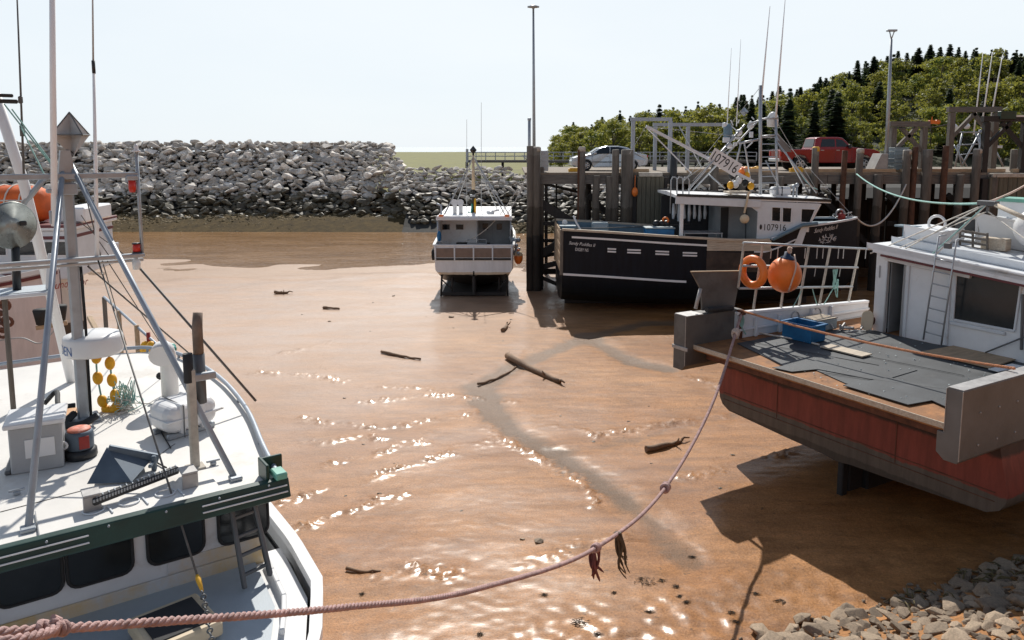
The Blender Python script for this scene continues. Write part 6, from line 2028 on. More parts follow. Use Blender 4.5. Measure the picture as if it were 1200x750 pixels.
mb.build('mast_cable', 'black', lb)
mb = MB(); mb.tube(smooth_path([lz(120, 545, RZ+.015), lz(150, 552, RZ+.015), lz(175, 540, RZ+.015), lz(195, 548, RZ+.02)], 6), .009, 6); mb.tube(smooth_path([lz(196, 470, RZ+.015), lz(188, 500, RZ+.015), lz(200, 525, RZ+.015)], 6), .008, 6); mb.build('roof_cable', 'rubber', lb)
# coloured bits by the rail
p = hit(lf, 183, 405, 0, -7.0)
mb = MB(); q = random.Random(6)
for k in range(6): mb.ell(lf @ V((p.x+q.uniform(-.25, .1), p.y+q.uniform(-.15, .1), p.z-.1+q.uniform(-.1, .1))), (.10, .10, .14), 8, 6)
solid('yellow_buoy', mb, 'yellow', 'cluster of small yellow buoys on the after rail beyond the white roof', 'buoys')
mb = MB(); p = hit(lf, 174, 396, 0, -7.2); mb.tube([lf @ V((p.x, p.y, p.z+.1)), lf @ V((p.x+.02, p.y, p.z-.1)), lf @ V((p.x, p.y+.02, p.z-.35))], .035, 7); solid('red_lashing', mb, 'redp', 'dark red lashing hanging on the after rail beyond the white roof', 'rope')
mb = MB(); p = hit(lf, 197, 402, 0, -7.2)
for k in range(5): mb.ell(lf @ V((p.x+q.uniform(-.12, .12), p.y+q.uniform(-.1, .1), p.z-.1)), (.1, .08, .07), 8, 5)
solid('teal_net', mb, 'teal', 'small teal net heap on the after deck beyond the white roof', 'net')

# ------------------------------------------------------------------ pink-hulled boat behind, bow towards the right
PB0 = V((-16.65, 22.9, 0)); PR = R(10)
pf = fr(PB0, PR)
pb_ = thing('pink_hulled_boat', 'boat with dusty pink bow and maroon stripe behind the near boat', 'fishing boat', PB0, PR)
stem = 2.7
HP = Hull([stn(-9, 2.3, 3.2, .3, .05, .6, .9), stn(-4, 2.5, 3.4, .2, .08, .5, .9), stn(-1, 2.25, 3.66, .2, .2, .4, .9), stn(.6, 1.6, 3.86, .2, .34, .35, 1.), stn(1.7, .95, 4.0, .3, .45, .3, 1.1), stn(2.5, .3, 4.12, .6, .5, .3, 1.4), stn(2.75, .05, 4.17, 1., .4, .3, 1.8)])
M['pinkhull'] = band_mat('pink_grey_hull', [(0, (.05, .04, .035)), (1.2, (.64, .565, .555)), (3.0, (.66, .585, .575))], .45, wob=.1, var=.10, dirt=((.30, .22, .2), .1))
HP.mesh().build('hull', 'pinkhull', pb_)
HP.deck(-8.9, 2.6, -.12, .1).build('fore_deck', 'deckpaint', pb_)
HP.rail(-9, 2.72, .12, .14, n=30, off=.02).build('gunwale', 'gelcoat', pb_)
HP.rail(-9, 2.72, .06, .10, dz=-.14, n=30, off=.02).build('maroon_stripe', 'maroon', pb_)
HP.rail(-9, 2.5, .05, .07, dz=.24, n=30).build('bow_rail', 'white', pb_)
mb = MB()
for i in range(10):
    x = -3+i*.6; y, z = HP.sheer(x); 
    for sg in (-1, 1): mb.tube([(x, sg*y, z+.1), (x, sg*y, z+.26)], .02, 5)
mb.build('rail_stanchion', 'white', pb_)
a = hit(pf, 41, 351, 1, -1.3)
def on_pink(u, v):
    x = a.x+u; z = a.z+v+u*.12
    return V((x, -HP.y_at(x, z)-.02, z))
text('boat_name', 'Fundy Nor', 1.05, .30, on_pink, 'text_r', pb_, .35)
def pk(px, row, y): return hit(pf, px, row, 1, y)
mb = MB(); c_ = pk(48, 372, -2.2)
mb.lathe([(.13, -.2), (.20, .2), (.18, .24)], c_, n=14); mb.lathe([(.13, -.2), (.20, .2), (.18, .24)], c_+V((.42, .2, .06)), n=14); mb.build('hanging_fender', 'rubber', pb_)
mb = MB(); mb.bar(c_+V((-.15, 0, -.3)), c_+V((.6, .2, -.22)), .1, .12); mb.build('fender_board', 'wood', pb_)
mb = MB()
c_ = pk(3, 365, -2.4)
for k in range(7): mb.torus(c_+V((.1*math.sin(k*2.), 0, .35-.16*k)), .13, .05, V((.4*(k % 2), 1, .2)), 12, 6)
mb.build('rusty_anchor', 'rustd', pb_)
mb = MB(); mb.tube(smooth_path([pk(-6, 400, -2.3), pk(25, 396, -2.4), pk(48, 402, -2.4), pk(70, 380, -2.2)], 6), .02, 6); mb.build('bow_line', 'wirel', pb_)
# its wheelhouse farther aft with black windows, orange raft on top
t3 = thing('maroon_trim_boat', 'white boat with black windows and maroon trim lying beyond the pink-hulled bow', 'fishing boat', (-18.3, 28.6, 0), R(6))
tf = fr((-18.3, 28.6, 0), R(6))
def t3p(px, row, y=-1.9): return hit(tf, px, row, 1, y)
HT = Hull([stn(-8, 2.2, 3.2, .3, .04, .6, .9), stn(-3, 2.4, 3.4, .2, .06, .5, .9), stn(0, 2.1, 3.8, .2, .2, .4, 1.), stn(1.2, 1.3, 4.0, .4, .4, .3, 1.2), stn(2.0, .06, 4.1, 1., .4, .3, 1.8)])
HT.mesh().build('hull', 'whitehull2', t3); HT.deck(-7.9, 2.1, -.1, .1).build('deck', 'deckpaint', t3)
a, b_ = t3p(-60, 312), t3p(80, 270)
zt5 = b_.z; z05 = 3.2
MB().span((a.x, -1.9, z05), (b_.x, 1.9, zt5), .05).build('wheelhouse', 'white2', t3)
MB().span((a.x-.1, -2.0, zt5+.002), (b_.x+.15, 2.0, zt5+.12), .02).build('roof', 'white', t3)
MB().span((a.x-.11, -2.02, zt5+.10), (b_.x+.16, 2.02, zt5+.2), .02).build('maroon_band', 'maroon', t3)
MB().span((a.x-.02, -1.915, zt5-.32), (b_.x+.015, 1.915, zt5-.2), .01).build('maroon_band', 'maroon', t3)
for px0, px1 in ((54, 80), (18, 40), (-20, 6)):
    a, b_ = t3p(px0, 299), t3p(px1, 285)
    o = MB().span((a.x, -1.92, a.z), (b_.x, -1.9, b_.z+.05), .004).build('window', 'glass', t3)
    MB().span((a.x-.05, -1.91, a.z-.05), (b_.x+.05, -1.899, b_.z+.1), .004).build('window_frame', 'gelcoat', o)
mb = MB(); a = t3p(72, 262); mb.span((a.x-.4, -1.2, zt5+.2), (a.x+.5, 1.2, zt5+.75), .06); mb.build('roof_locker', 'white', t3)
# covered orange rescue boat
c0, c1 = tf @ t3p(-28, 240, -.8), tf @ t3p(60, 240, -.8)
mb = MB()
prof = [(-1.0, .32), (-.85, .85), (-.5, 1.0), (.2, 1.02), (.7, .95), (.95, .75), (1.0, .5)]
cx_, ln_ = (c0+c1)/2, (c1-c0).length/2
zb = (tf @ t3p(20, 264, -.8)).z; zt6 = (tf @ t3p(20, 217, -.8)).z; hh = (zt6-zb)/2
vs, fs = [], []
for u, s in prof:
    for k in range(14):
        a = 6.283*k/14; vs.append(V((cx_.x+u*ln_, cx_.y+.75*s*math.cos(a), (zb+hh)+hh*s*math.sin(a)*(1 if math.sin(a) > 0 else .9))))
for i in range(len(prof)-1):
    for k in range(14): fs.append((i*14+k, i*14+(k+1) % 14, (i+1)*14+(k+1) % 14, (i+1)*14+k))
fs += [tuple(range(14)), tuple(range((len(prof)-1)*14, len(prof)*14))]
mb.add(vs, fs, True)
rbt = thing('rescue_boat', 'orange canvas-covered rescue boat lashed on the roof of the far left boat', 'rescue boat', (cx_.x, cx_.y, zb))
OR = V((cx_.x, cx_.y, zb))
mb.v = [tuple(V(p)-OR) for p in mb.v]; mb.build('cover', 'orangec', rbt)
mb = MB()
for u in (-.25, .12, .5): 
    s = interp(prof, u)
    mb.tube([V((u*ln_, .77*s*math.cos(6.283*k/20), hh+hh*1.015*s*math.sin(6.283*k/20))) for k in range(21)], .03, 5)
mb.tube([V((-ln_*.9, -.72, hh*1.3)), V((ln_*.9, -.70, hh*1.3))], .03, 5)
mb.build('webbing', 'whiterope', rbt)
mb = MB(); mb.span((-.9*ln_, -.6, -.12), (-.75*ln_, .6, .3)); mb.span((.55*ln_, -.6, -.12), (.7*ln_, .6, .3)); mb.build('cradle', 'white', rbt)
# ------------------------------------------------------------------ red-hulled dragger, right
RR = R(30.3)
ru = V((math.cos(RR), math.sin(RR), 0)); rv = V((-ru.y, ru.x, 0))
RO = V((7.67, 13.34, 0))+rv*3.1
rf = fr(RO, RR)
rd_ = thing('stern_dragger', 'red-hulled fishing boat at right with rusty open stern deck and white cabin', 'fishing boat', RO, RR)
def rx(px, row, x): return hit(rf, px, row, 0, x)
def ry(px, row, y): return hit(rf, px, row, 1, y)
def rz(px, row, z=3.0): return hit(rf, px, row, 2, z)
def rstn(x, hb, zs, zb, zk, fl=.03):
    return (x, [(hb, zs), (hb*(1-fl*.5), zs-(zs-zb)*.4), (hb*(1-fl), zb+.45), (hb*(1-fl)-.03, zb+.28), (hb*(1-fl)-.13, zb+.12), (hb*(1-fl)-.36, zb), (hb*.4, zk+(zb-zk)*.45), (hb*.12, zk+.05), (0, zk)])
HR = Hull([rstn(1.35, 3.32, 2.84, 1.04, .85, -.09), rstn(3.2, 3.32, 2.84, 1.0, .65, -.09), rstn(7, 3.32, 2.9, .95, .45, -.05), rstn(11, 3.0, 3.4, 1.0, .4, .08), rstn(14, 2.0, 4.0, 1.1, .45, .2), rstn(16.5, .15, 4.5, 1.6, .9, .2)])
M['redhull'] = band_mat('red_hull_shaded_top', [(0, (.06, .05, .04)), (1.06, (.105, .088, .072)), (1.42, (.215, .046, .032)), (2.16, (.040, .016, .012)), (2.36, (.014, .011, .010))], .6, wob=.12, var=.30, dirt=((.10, .07, .05), .25))  # dark top bands paint in the shade under the deck overhang
hm = HR.mesh(); hm.v = [(p[0], p[1]-.10, p[2]) for p in hm.v]
hm.build('hull', 'redhull', rd_)
mb = MB(); mb.span((2.3, -.26, -.1), (15, .06, 1.0), .04); mb.span((1.75, -.18, .05), (2.25, -.02, 1.0), .03); mb.build('keel', 'rubber', rd_)
mb = MB(); mb.span((1.5, -.18, .0), (1.7, -.03, .85), .02); mb.build('rudder', 'rubber', rd_)
# deck: steel plate edge with angle iron
mb = MB(); mb.span((-.02, -3.25, 2.86), (9.0, 3.1, 2.998), .012); mb.build('deck_plate', 'rust', rd_)
mb = MB(); mb.span((-.045, -3.25, 2.90), (-.021, 3.1, 3.012), .006); mb.build('deck_edge', 'plankg', rd_)
mb = MB(); mb.span((.35, -3.2, 2.60), (1.34, 3.05, 2.859), .02); mb.build('under_beam', 'rustd', rd_)
# welds and scars on the transom
for z, h_ in ((1.47, .02), (1.30, .012)):
    mb = MB(); mb.span((1.335, -3.5, z), (1.349, 3.35, z+h_), .004); mb.build('weld_seam', 'rustd', rd_)
for y in (-1.5, 1.6):
    mb = MB(); mb.span((1.338, y, 1.33), (1.349, y+.018, 2.55), .003); mb.build('weld_seam', 'rustd', rd_)
for k in range(7):
    for z in (2.6, 3.2):
        mb = MB(); mb.lathe([(.022, 0), (.022, .012), (.01, .016)], (.5+k*.62, -3.56, z), V((0, -1, 0)), 8); mb.build('plate_bolt', 'platel', rd_)
# rubber mats
mt = MB()
def matpoly(pxs, z, t=.018):
    pts = [rz(px, r, z) for px, r in pxs]
    mt.prism([(p.x, p.y) for p in pts], (0, 0, z), (1, 0, 0), (0, 1, 0), (0, 0, t))
matpoly([(864, 403), (926, 433), (951, 432), (991, 450), (1064, 472), (1090, 466), (1112, 474), (1150, 462), (1230, 470), (1230, 425), (1090, 403), (1020, 387), (935, 387), (905, 395)], 3.004)
matpoly([(988, 452), (1042, 443), (1118, 458), (1215, 440), (1215, 472), (1112, 479), (1092, 470), (1064, 475)], 3.030)
matpoly([(905, 431), (990, 418), (1075, 434), (1032, 447), (958, 433), (928, 436)], 3.026, .012)
mt.build('rubber_mat', 'mats', rd_)
mb = MB()
for q in (((866, 398), (1030, 428)), ((960, 436), (1150, 462)), ((1020, 418), (1130, 440))):
    pts = [rz(*q[0], 3.045), rz(*q[1], 3.045)]; mb.bar(pts[0], pts[1], .02, .008)
mb.build('mat_seam', 'rubber', rd_)
mb = MB()
for pxs, z in (([(961, 407), (972, 404), (1022, 416), (1010, 419)], 3.05),):
    pts = [rz(px, r, z) for px, r in pxs]; mb.prism([(p.x, p.y) for p in pts], (0, 0, z), (1, 0, 0), (0, 1, 0), (0, 0, .03))
mb.build('bare_plank', 'plankg', rd_)
mb = MB(); pts = [rz(px, r, 3.05) for px, r in ((1080, 413), (1117, 406), (1190, 422), (1160, 432))]
mb.prism([(p.x, p.y) for p in pts], (0, 0, 3.05), (1, 0, 0), (0, 1, 0), (0, 0, .025)); mb.build('plywood_sheet', 'wood', rd_)
mb = MB(); pts = [rz(px, r, 3.06) for px, r in ((1158, 433), (1186, 427), (1200, 430), (1170, 436))]
mb.prism([(p.x, p.y) for p in pts], (0, 0, 3.06), (1, 0, 0), (0, 1, 0), (0, 0, .02)); mb.build('white_sheet', 'white', rd_)
# stern gallows plates
def plate_box(x0, x1, yi, yo, z0, z1, cut):
    """steel box with a chamfered lower inner corner on its aft end"""
    s = 1 if yo > yi else -1
    poly = [(yi, z1), (yo, z1), (yo, z0+.06), (yo-s*.05, z0), (yi+s*.02, z0), (yi-s*cut, z0+.12), (yi-s*cut, 2.85), (yi, 2.85)] if cut else [(yi, z1), (yo, z1), (yo, z0), (yi+s*.12, z0), (yi, z0+.14)]
    mb = MB(); mb.prism(poly, (x0, 0, 0), (0, 1, 0), (0, 0, 1), (x1-x0, 0, 0))
    return mb
plate_box(-.06, 5.2, -3.26, -3.56, 2.34, 3.68, .13).build('gallows_plate', 'plate', rd_, bevel=.012, )
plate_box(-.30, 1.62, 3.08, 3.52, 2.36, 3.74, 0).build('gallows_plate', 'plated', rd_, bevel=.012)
mb = MB(); mb.bar((-.065, -3.26, 2.86), (-.065, -3.26, 3.67), .012, .012); mb.bar((-.066, -3.55, 2.4), (-.066, -3.55, 3.67), .016, .018); mb.bar((-.05, -3.41, 3.688), (5.2, -3.41, 3.688), .28, .012)
mb.build('scuffed_edge', 'platel', rd_)
mb = MB(); mb.bar((-.31, 3.09, 2.5), (-.31, 3.09, 3.74), .016, .016); mb.span((-.30, 3.06, 3.742), (.25, 3.5, 3.765), .006); mb.span((-.335, 3.0, 2.88), (-.30, 3.54, 2.97), .006)
mb.build('scuffed_edge', 'platel', rd_)
mb = MB()
pts = [ry(px, r, 3.25) for px, r in ((810.5, 319), (868.5, 318), (860, 364), (823, 364), (822, 340), (815, 327))]
mb.prism([(p.x, p.z) for p in pts], (0, 3.25, 0), (1, 0, 0), (0, 0, 1), (0, .05, 0)); mb.build('ramp_guard', 'plated', rd_, bevel=.006)
mb = MB(); mb.bar(pts[0]+V((0, .02, .01)), pts[1]+V((0, .02, .01)), .08, .025); mb.build('guard_lip', 'wood', rd_)
mb = MB(); mb.tube([ry(821, 338, 3.2), ry(815, 362, 3.2)], .045, 8); mb.build('guard_stay', 'platel', rd_)
mb = MB(); mb.tube([ry(828, 363, 3.05), ry(858, 361, 3.05)], .07, 8); mb.build('guard_roller', 'rubber', rd_)
# far bulwark and its inner face
b0, b1 = ry(862, 367, 3.05), ry(1016, 353, 3.05)
zb_ = (b0.z+b1.z)/2
mb = MB(); mb.bar(b0, b1, .16, .07); mb.build('bulwark_rail', 'white', rd_)
mb = MB(); mb.prism([(b0.x, 2.99), (b1.x, 2.99), (b1.x, b1.z-.036), (b0.x, b0.z-.036)], (0, 3.0, 0), (1, 0, 0), (0, 0, 1), (0, .08, 0)); mb.build('bulwark', 'white2', rd_)
mb = MB()
for x in (b0.x+.6, b0.x+1.5, b0.x+2.8, b0.x+3.6): mb.span((x, 2.9, 3.0), (x+.09, 2.999, zb_-.06))
mb.bar((b0.x, 2.97, 3.22), (b1.x, 2.97, 3.22), .05, .06); mb.build('bulwark_stay', 'white2', rd_)
mb = MB()
for x in (b0.x+2.2, b0.x+3.1):
    MB().torus((x, 2.985, 3.32), .16, .018, V((0, 1, 0)), 16, 5).build('bulwark_hoop', 'alu', rd_)
mb = MB(); a, c_ = ry(985, 384, 2.99), ry(1012, 370, 2.99); mb.span((a.x, 2.985, 3.03), (c_.x, 2.998, c_.z), .003); mb.build('scupper_recess', 'inside', rd_)
# pipe rail
def ryp(px, row): return ry(px, row, 3.06)
rails = [((871, 284.5), (1024, 292)), ((871, 311.6), (1005, 313.6)), ((866, 338), (999, 336))]
mb = MB()
for p, q in rails: mb.tube([ryp(*p), ryp(*q)], .032, 8)
mb.build('rail_pipe', 'alu', rd_)
for (p, q) in (((873, 285), (866, 338)), ((895, 286), (884, 362)), ((926, 288), (916, 361)), ((949, 289), (937, 360)), ((974, 290), (961, 359)), ((1008, 291), (995, 356))):
    MB().bar(ryp(*p)+V((0, .03, 0)), ryp(*q)+V((0, .03, 0)), .055).build('rail_post', 'timbert', rd_)
for px in (904, 912, 958, 965, 983, 989, 1015, 944):
    MB().tube([ryp(px, 291), ryp(px-1, 303)], .014, 5).build('hook', 'platel', rd_)
for px in (905, 930, 956, 985): MB().tube([ryp(px, 314), ryp(px-1.5, 324)], .012, 5).build('hook', 'platel', rd_)
# cabin
CX = 5.25
def cb_(px, row, dx=0.): return rx(px, row, CX+dx)
TL, TR = cb_(1028, 290), cb_(1200, 326)
sl = (TR.z-TL.z)/(TR.y-TL.y)
def topz(y): return TL.z+(y-TL.y)*sl
yl_, yr_ = TL.y, -3.2
def wall(y0, y1, z0, z1=None, dx=0., th=.08):
    """piece of the aft bulkhead, y0 > y1"""
    za, zb2 = (z1, z1) if z1 else (topz(y0)-.03, topz(y1)-.03)
    m_ = MB(); m_.prism([(y0, z0), (y1, z0), (y1, zb2), (y0, za)], (CX+dx, 0, 0), (0, 1, 0), (0, 0, 1), (th, 0, 0)); return m_
d0, d1 = cb_(1039, 340).y, cb_(1059, 340).y
dt = cb_(1048, 305).z
wall(yl_, d0, 3.0).build('aft_bulkhead', 'white', rd_)
wall(d1, yr_, 3.0).build('aft_bulkhead', 'white', rd_)
m_ = MB(); m_.prism([(d0, dt), (d1, dt), (d1, topz(d1)-.03), (d0, topz(d0)-.03)], (CX, 0, 0), (0, 1, 0), (0, 0, 1), (.08, 0, 0)); m_.build('door_header', 'white', rd_)
mb = MB(); mb.prism([(CX+.081, 3.0), (CX+6.5, 3.0), (CX+6.5, 4.9), (CX+.081, topz(yl_)-.03)], (0, yl_, 0), (1, 0, 0), (0, 0, 1), (0, -.08, 0)); mb.build('cabin_side', 'white', rd_)
mb = MB(); mb.prism([(CX+.081, 3.0), (CX+6.5, 3.0), (CX+6.5, topz(yr_)-.04), (CX+.081, topz(yr_)-.04)], (0, yr_, 0), (1, 0, 0), (0, 0, 1), (0, .08, 0)); mb.build('cabin_side', 'white', rd_)
# companionway: dark inside with a lit inner wall and hanging gear
mb = MB(); mb.span((CX+1.1, d1-.3, 2.9), (CX+1.15, yl_-.09, 4.9)); mb.span((CX+.09, d1-.34, 2.9), (CX+1.1, d1-.302, 4.9)); mb.build('inner_wall', 'inside', rd_)
mb = MB(); mb.span((CX+.09, d0-.05, 3.0), (CX+1.08, d0-.02, dt)); mb.build('inner_panel', 'insidel', rd_)
mb = MB(); mb.tube([(CX-.02, d0, 3.0), (CX-.02, d0, dt), (CX-.02, d1, dt+.0), (CX-.02, d1, 3.0)], .03, 6); mb.build('door_frame', 'white2', rd_)
mb = MB(); mb.box((CX-.02, (d0+yl_)/2+.05, dt-.35), (.02, .03, .32)); mb.build('door_hook', 'galv', rd_)
mb = MB(); mb.box((CX+.7, d1+.10, 3.9), (.1, .22, .35), None, .05); mb.box((CX+.72, d0-.16, 4.3), (.05, .14, .2)); mb.build('inner_gear', 'tote', rd_)
q = random.Random(1); mb = MB()
for k in range(4): mb.ell((CX+.25, d1+.02+.02*(k % 2), 4.15-.2*k), (.06, .06, .10), 8, 6)
mb.build('orange_gloves', 'orange', rd_)
# roof edge, stripe, light tube, eyebrow
def strip(px0, r0, px1, r1, h, dx, m, nm, w=.05, ext=1.6):
    p, q = cb_(px0, r0, dx), cb_(px1, r1, dx)
    d = (q-p).normalized(); q = q+d*ext
    MB().bar(p, q, w, h, b=.008).build(nm, m, rd_)
strip(1024, 290, 1200, 327, .24, -.30, 'white', 'roof_edge', .08)
strip(1032, 299, 1200, 335, .05, -.32, 'maroon', 'maroon_stripe', .05)
strip(1038, 303, 1138, 324, .09, -.06, 'gelcoat', 'gutter', .12, 0)
# roof slabs stepping up
def slab(x0, x1, y0, y1, dz0, dz1, m, nm, b=.03):
    mb = MB()
    vs = [(x, y, topz(y)+dz) for x in (x0, x1) for y in (y0, y1) for dz in (dz0, dz1)]
    mb.add(vs, [(0, 1, 3, 2), (4, 5, 7, 6), (0, 1, 5, 4), (2, 3, 7, 6), (0, 2, 6, 4), (1, 3, 7, 5)])
    return mb.build(nm, m, rd_, bevel=b)
slab(CX-.34, CX+6.6, yl_+.05, yr_-.1, -.02, .12, 'white', 'roof')
slab(CX+.25, CX+6.2, yl_-.25, yr_+.1, .121, .30, 'white2', 'upper_roof')
slab(CX+.55, CX+1.6, cb_(1066, 280, .8).y, cb_(1108, 280, .8).y, .301, .62, 'white', 'roof_box')
c_ = cb_(1098, 262, 1.0)
mb = MB(); mb.torus(c_, .20, .035, V((1, .2, 0)), 22, 8); mb.build('roof_ring', 'gelcoat', rd_)
c_ = cb_(1062, 276, .7); mb = MB(); mb.span((c_.x, c_.y-.12, c_.z-.3), (c_.x+.2, c_.y+.12, c_.z+.22)); mb.span((c_.x-.1, c_.y-.3, c_.z+.22), (c_.x+.2, c_.y+.3, c_.z+.27)); mb.build('vent_box', 'bluegrey', rd_)
c_ = cb_(1140, 285, 1.0)
mb = MB()
for k in range(4): mb.bar(cb_(1124, 270+k*6, 1.0), cb_(1158, 275.5+k*6, 1.0), .03, .06)
for px in (1125, 1140, 1157): mb.bar(cb_(px, 268+(px-1124)*.15, 1.03), cb_(px, 290+(px-1124)*.15, 1.03), .05, .05)
mb.build('slatted_crate', 'timber', rd_)
c_ = cb_(1133, 258, 1.8); mb = MB(); mb.span((c_.x, c_.y-.5, c_.z-.35), (c_.x+.4, c_.y+.3, c_.z+.05)); mb.build('engine_hatch', 'black', rd_)
c_ = cb_(1168, 268, 1.7); slab(c_.x, c_.x+.9, c_.y+.45, c_.y-1.8, .301, 1.0, 'gelcoat', 'fish_hold_box', .1)
c_ = cb_(1200, 262, 1.5); mb = MB(); mb.ell(c_+V((0, -.35, -.1)), (.55, .55, .5)); mb.build('white_dome', 'gelcoat', rd_)
mb = MB(); mb.span(cb_(1165, 286, 1.2)-V((.05, .3, .15)), cb_(1165, 286, 1.2)+V((.2, .3, .15))); mb.build('rusty_box', 'plankg', rd_)
c_ = cb_(1185, 252, 3.2); mb = MB(); mb.span((c_.x, c_.y-1.2, c_.z-.8), (c_.x+.6, c_.y+.35, c_.z+.35)); o = mb.build('pilot_box', 'white', rd_)
mb = MB(); mb.span((c_.x-.04, c_.y-1.25, c_.z+.352), (c_.x+.65, c_.y+.4, c_.z+.45)); mb.build('green_trim', 'greenp', o)
c_ = cb_(1111, 288, -.36); mb = MB(); mb.box(c_, (.1, .16, .14)); mb.build('deck_light', 'darksteel', rd_)
# hub with lashed spars over the roof
hub = cb_(1158, 238, 1.2)
mb = MB(); mb.box(hub, (.2, .45, .12)); mb.tube([hub, hub-V((0, 0, .25))], .04, 6); mb.build('spar_head', 'darksteel', rd_)
mb = MB(); mb.tube([hub+V((.0, -.1, 0)), cb_(1215, 262, .6)], .055, 7); mb.build('spar', 'plankg', rd_)
mb = MB()
for (px, r, dx) in ((1040, 303, -.3), (1095, 300, -.3), (1020, 297, -.3)): mb.tube([hub, cb_(px, r, dx)], .018, 5)
mb.tube([hub-V((0, 0, .2)), cb_(1050, 292, -.2)], .014, 5); mb.tube([hub-V((0, 0, .2)), cb_(1215, 290, .2)], .016, 5); mb.tube([hub-V((0, 0, .2)), cb_(1130, 262, .8)], .014, 5)
mb.build('roof_line', 'whiterope', rd_)
mb = MB(); mb.tube([hub, cb_(1093, 297, -.3)], .018, 5); mb.build('teal_line', 'tealrope', rd_)
# window
w0, w1, w2, w3 = cb_(1121, 318, -.012), cb_(1197.5, 329, -.012), cb_(1189, 388, -.012), cb_(1117, 374.5, -.012)
w4 = cb_(1121, 318, -.012)
mb = MB(); qd = [w0, w1, w2, w3]; mb.add(qd+[p+V((.011, 0, 0)) for p in qd], [(0, 1, 2, 3), (0, 1, 5, 4), (1, 2, 6, 5), (2, 3, 7, 6), (3, 0, 4, 7)]); wo_ = mb.build('window', 'glassm', rd_)
mb = MB()
for i in range(4): mb.bar(qd[i], qd[(i+1) % 4], .05, .06)
mb.build('window_frame', 'white2', wo_)
mb = MB(); mb.bar(cb_(1113, 378, -.03), cb_(1178, 391, -.03), .05, .08); mb.build('window_sill', 'white2', rd_)
mb = MB(); mb.box(cb_(1192, 330, -.02), (.005, .18, .07)); mb.build('sticker', 'gelcoat', wo_)
mb = MB(); mb.bar(cb_(1114, 318, -.03), cb_(1109, 405, -.03), .05, .05); mb.bar(cb_(1066, 308, -.02), cb_(1060, 396, -.02), .04, .05); mb.build('bulkhead_batten', 'white2', rd_)
mb = MB(); mb.bar(cb_(1199, 345, -.03), cb_(1197, 410, -.03), .05, .07); mb.build('batten_end', 'darksteel', rd_)
# ladder
mb = MB()
f0, f1 = cb_(1082, 398, -.35), cb_(1103, 404, -.35); t0, t1 = cb_(1100, 277, -.33), cb_(1121, 281, -.33)
mb.tube([f0, t0, t0+V((.3, 0, .02))], .022, 7); mb.tube([f1, t1, t1+V((.3, 0, .02))], .022, 7)
for k in range(7):
    t = .08+.118*k; mb.tube([f0.lerp(t0, t), f1.lerp(t1, t)], .017, 6)
mb.build('ladder', 'alu', rd_)
mb = MB(); mb.tube([cb_(1155, 413, -.1), cb_(1200, 395, -.1)], .02, 6); mb.build('cabin_pipe', 'darksteel', rd_)
def on_right(name, mb, m, label, cat, **k):
    mb.v = [tuple(rf @ V(p)) for p in mb.v]
    return solid(name, mb, m, label, cat, **k)
# things on the stern deck
a = ry(903, 399, 2.3); a = rz(942, 400)
t = thing('blue_crate', 'blue plastic fish crate on the stern deck of the red boat', 'crate', rf @ V((a.x+.1, a.y+.1, 3.03)), RR+R(4))
MB().span((-.30, -.42, 0), (.30, .42, .05), .02).build('bottom', 'blue', t)
mb = MB()
for sx in (-1, 1): mb.span((sx*.30-.03, -.42, .051), (sx*.30, .42, .40), .01) if sx > 0 else mb.span((-.30, -.42, .051), (-.27, .42, .40), .01)
for sy in (-1, 1): mb.span((-.269, min(sy*.42, sy*.39), .051), (.269, max(sy*.42, sy*.39), .40), .01)
mb.build('side_wall', 'blue', t)
mb = MB()
for sx in (-1, 1): mb.span((sx*.31-.04, -.46, .401), (sx*.31+.04, .46, .44), .01)
for sy in (-1, 1): mb.span((-.269, sy*.43-.04, .401), (.269, sy*.43+.04, .44), .01)
mb.build('rim', 'blue', t)
a = rz(968, 390)
t = thing('pale_tote', 'pale slatted tote beside the blue crate on the stern deck', 'tote', rf @ V((a.x+.1, a.y+.35, 3.03)), RR)
MB().span((-.42, -.3, 0), (.42, .3, .30), .03).build('tub', 'tote', t)
mb = MB()
for k in range(6): mb.span((-.42, -.30+.1*k, .302), (.42, -.24+.1*k, .325), .005)
mb.build('slat_top', 'plankg', t)
a = rz(1028, 388)
t = thing('trawl_block', 'pale trawl block lying on deck by the cabin doorway', 'block', rf @ V((a.x-.2, a.y+.15, 3.02)), RR+R(20))
mb = MB(); mb.lathe([(.05, -.04), (.16, -.04), (.13, 0), (.16, .04), (.05, .04)], (.06, 0, .26), V((.9, .2, .35)), 16); mb.build('sheave', 'rustd', t)
mb = MB(); mb.prism([(.15*math.cos(6.283*k/20), .12*(1 if math.sin(6.283*k/20) > 0 else -1)+.15*math.sin(6.283*k/20)) for k in range(20)], (-.06, 0, .27), (-.1, 1, 0), (.38, .05, .92), (-.03, 0, .012)); mb.build('cheek_plate', 'cream', t, bevel=.01)
mb = MB(); mb.bar((-.1, -.12, .05), (.1, .08, .5), .04, .03); mb.build('strap', 'platel', t)
a = rz(1000, 390)
q = random.Random(3)
t = thing('deck_tackle', 'small heap of pale shackles and tackle near the trawl block', 'tackle', rf @ V((a.x, a.y, 3.03)), RR)
for k in range(6):
    c_ = V((q.uniform(-.4, .5), q.uniform(-.1, .4), .05)); MB().bar(c_, c_+V((q.uniform(-.3, .3), q.uniform(-.3, .3), q.uniform(0, .2))), .05).build('bar', 'platel', t)
MB().torus((0, .2, .07), .16, .03, V((.1, .1, 1)), 14, 6).build('shackle', 'platel', t)
mb = MB(); a0_ = rz(880, 386, 3.06)
mb.tube(smooth_path([rz(868, 384, 3.06), rz(900, 392, 3.05), rz(935, 398, 3.05), rz(960, 404, 3.05)], 5), .025, 6)
on_right('loose_deck_line', mb, 'whiterope', 'loose pale line trailing along the far side of the stern deck', 'rope')
q = random.Random(17); mb = MB()
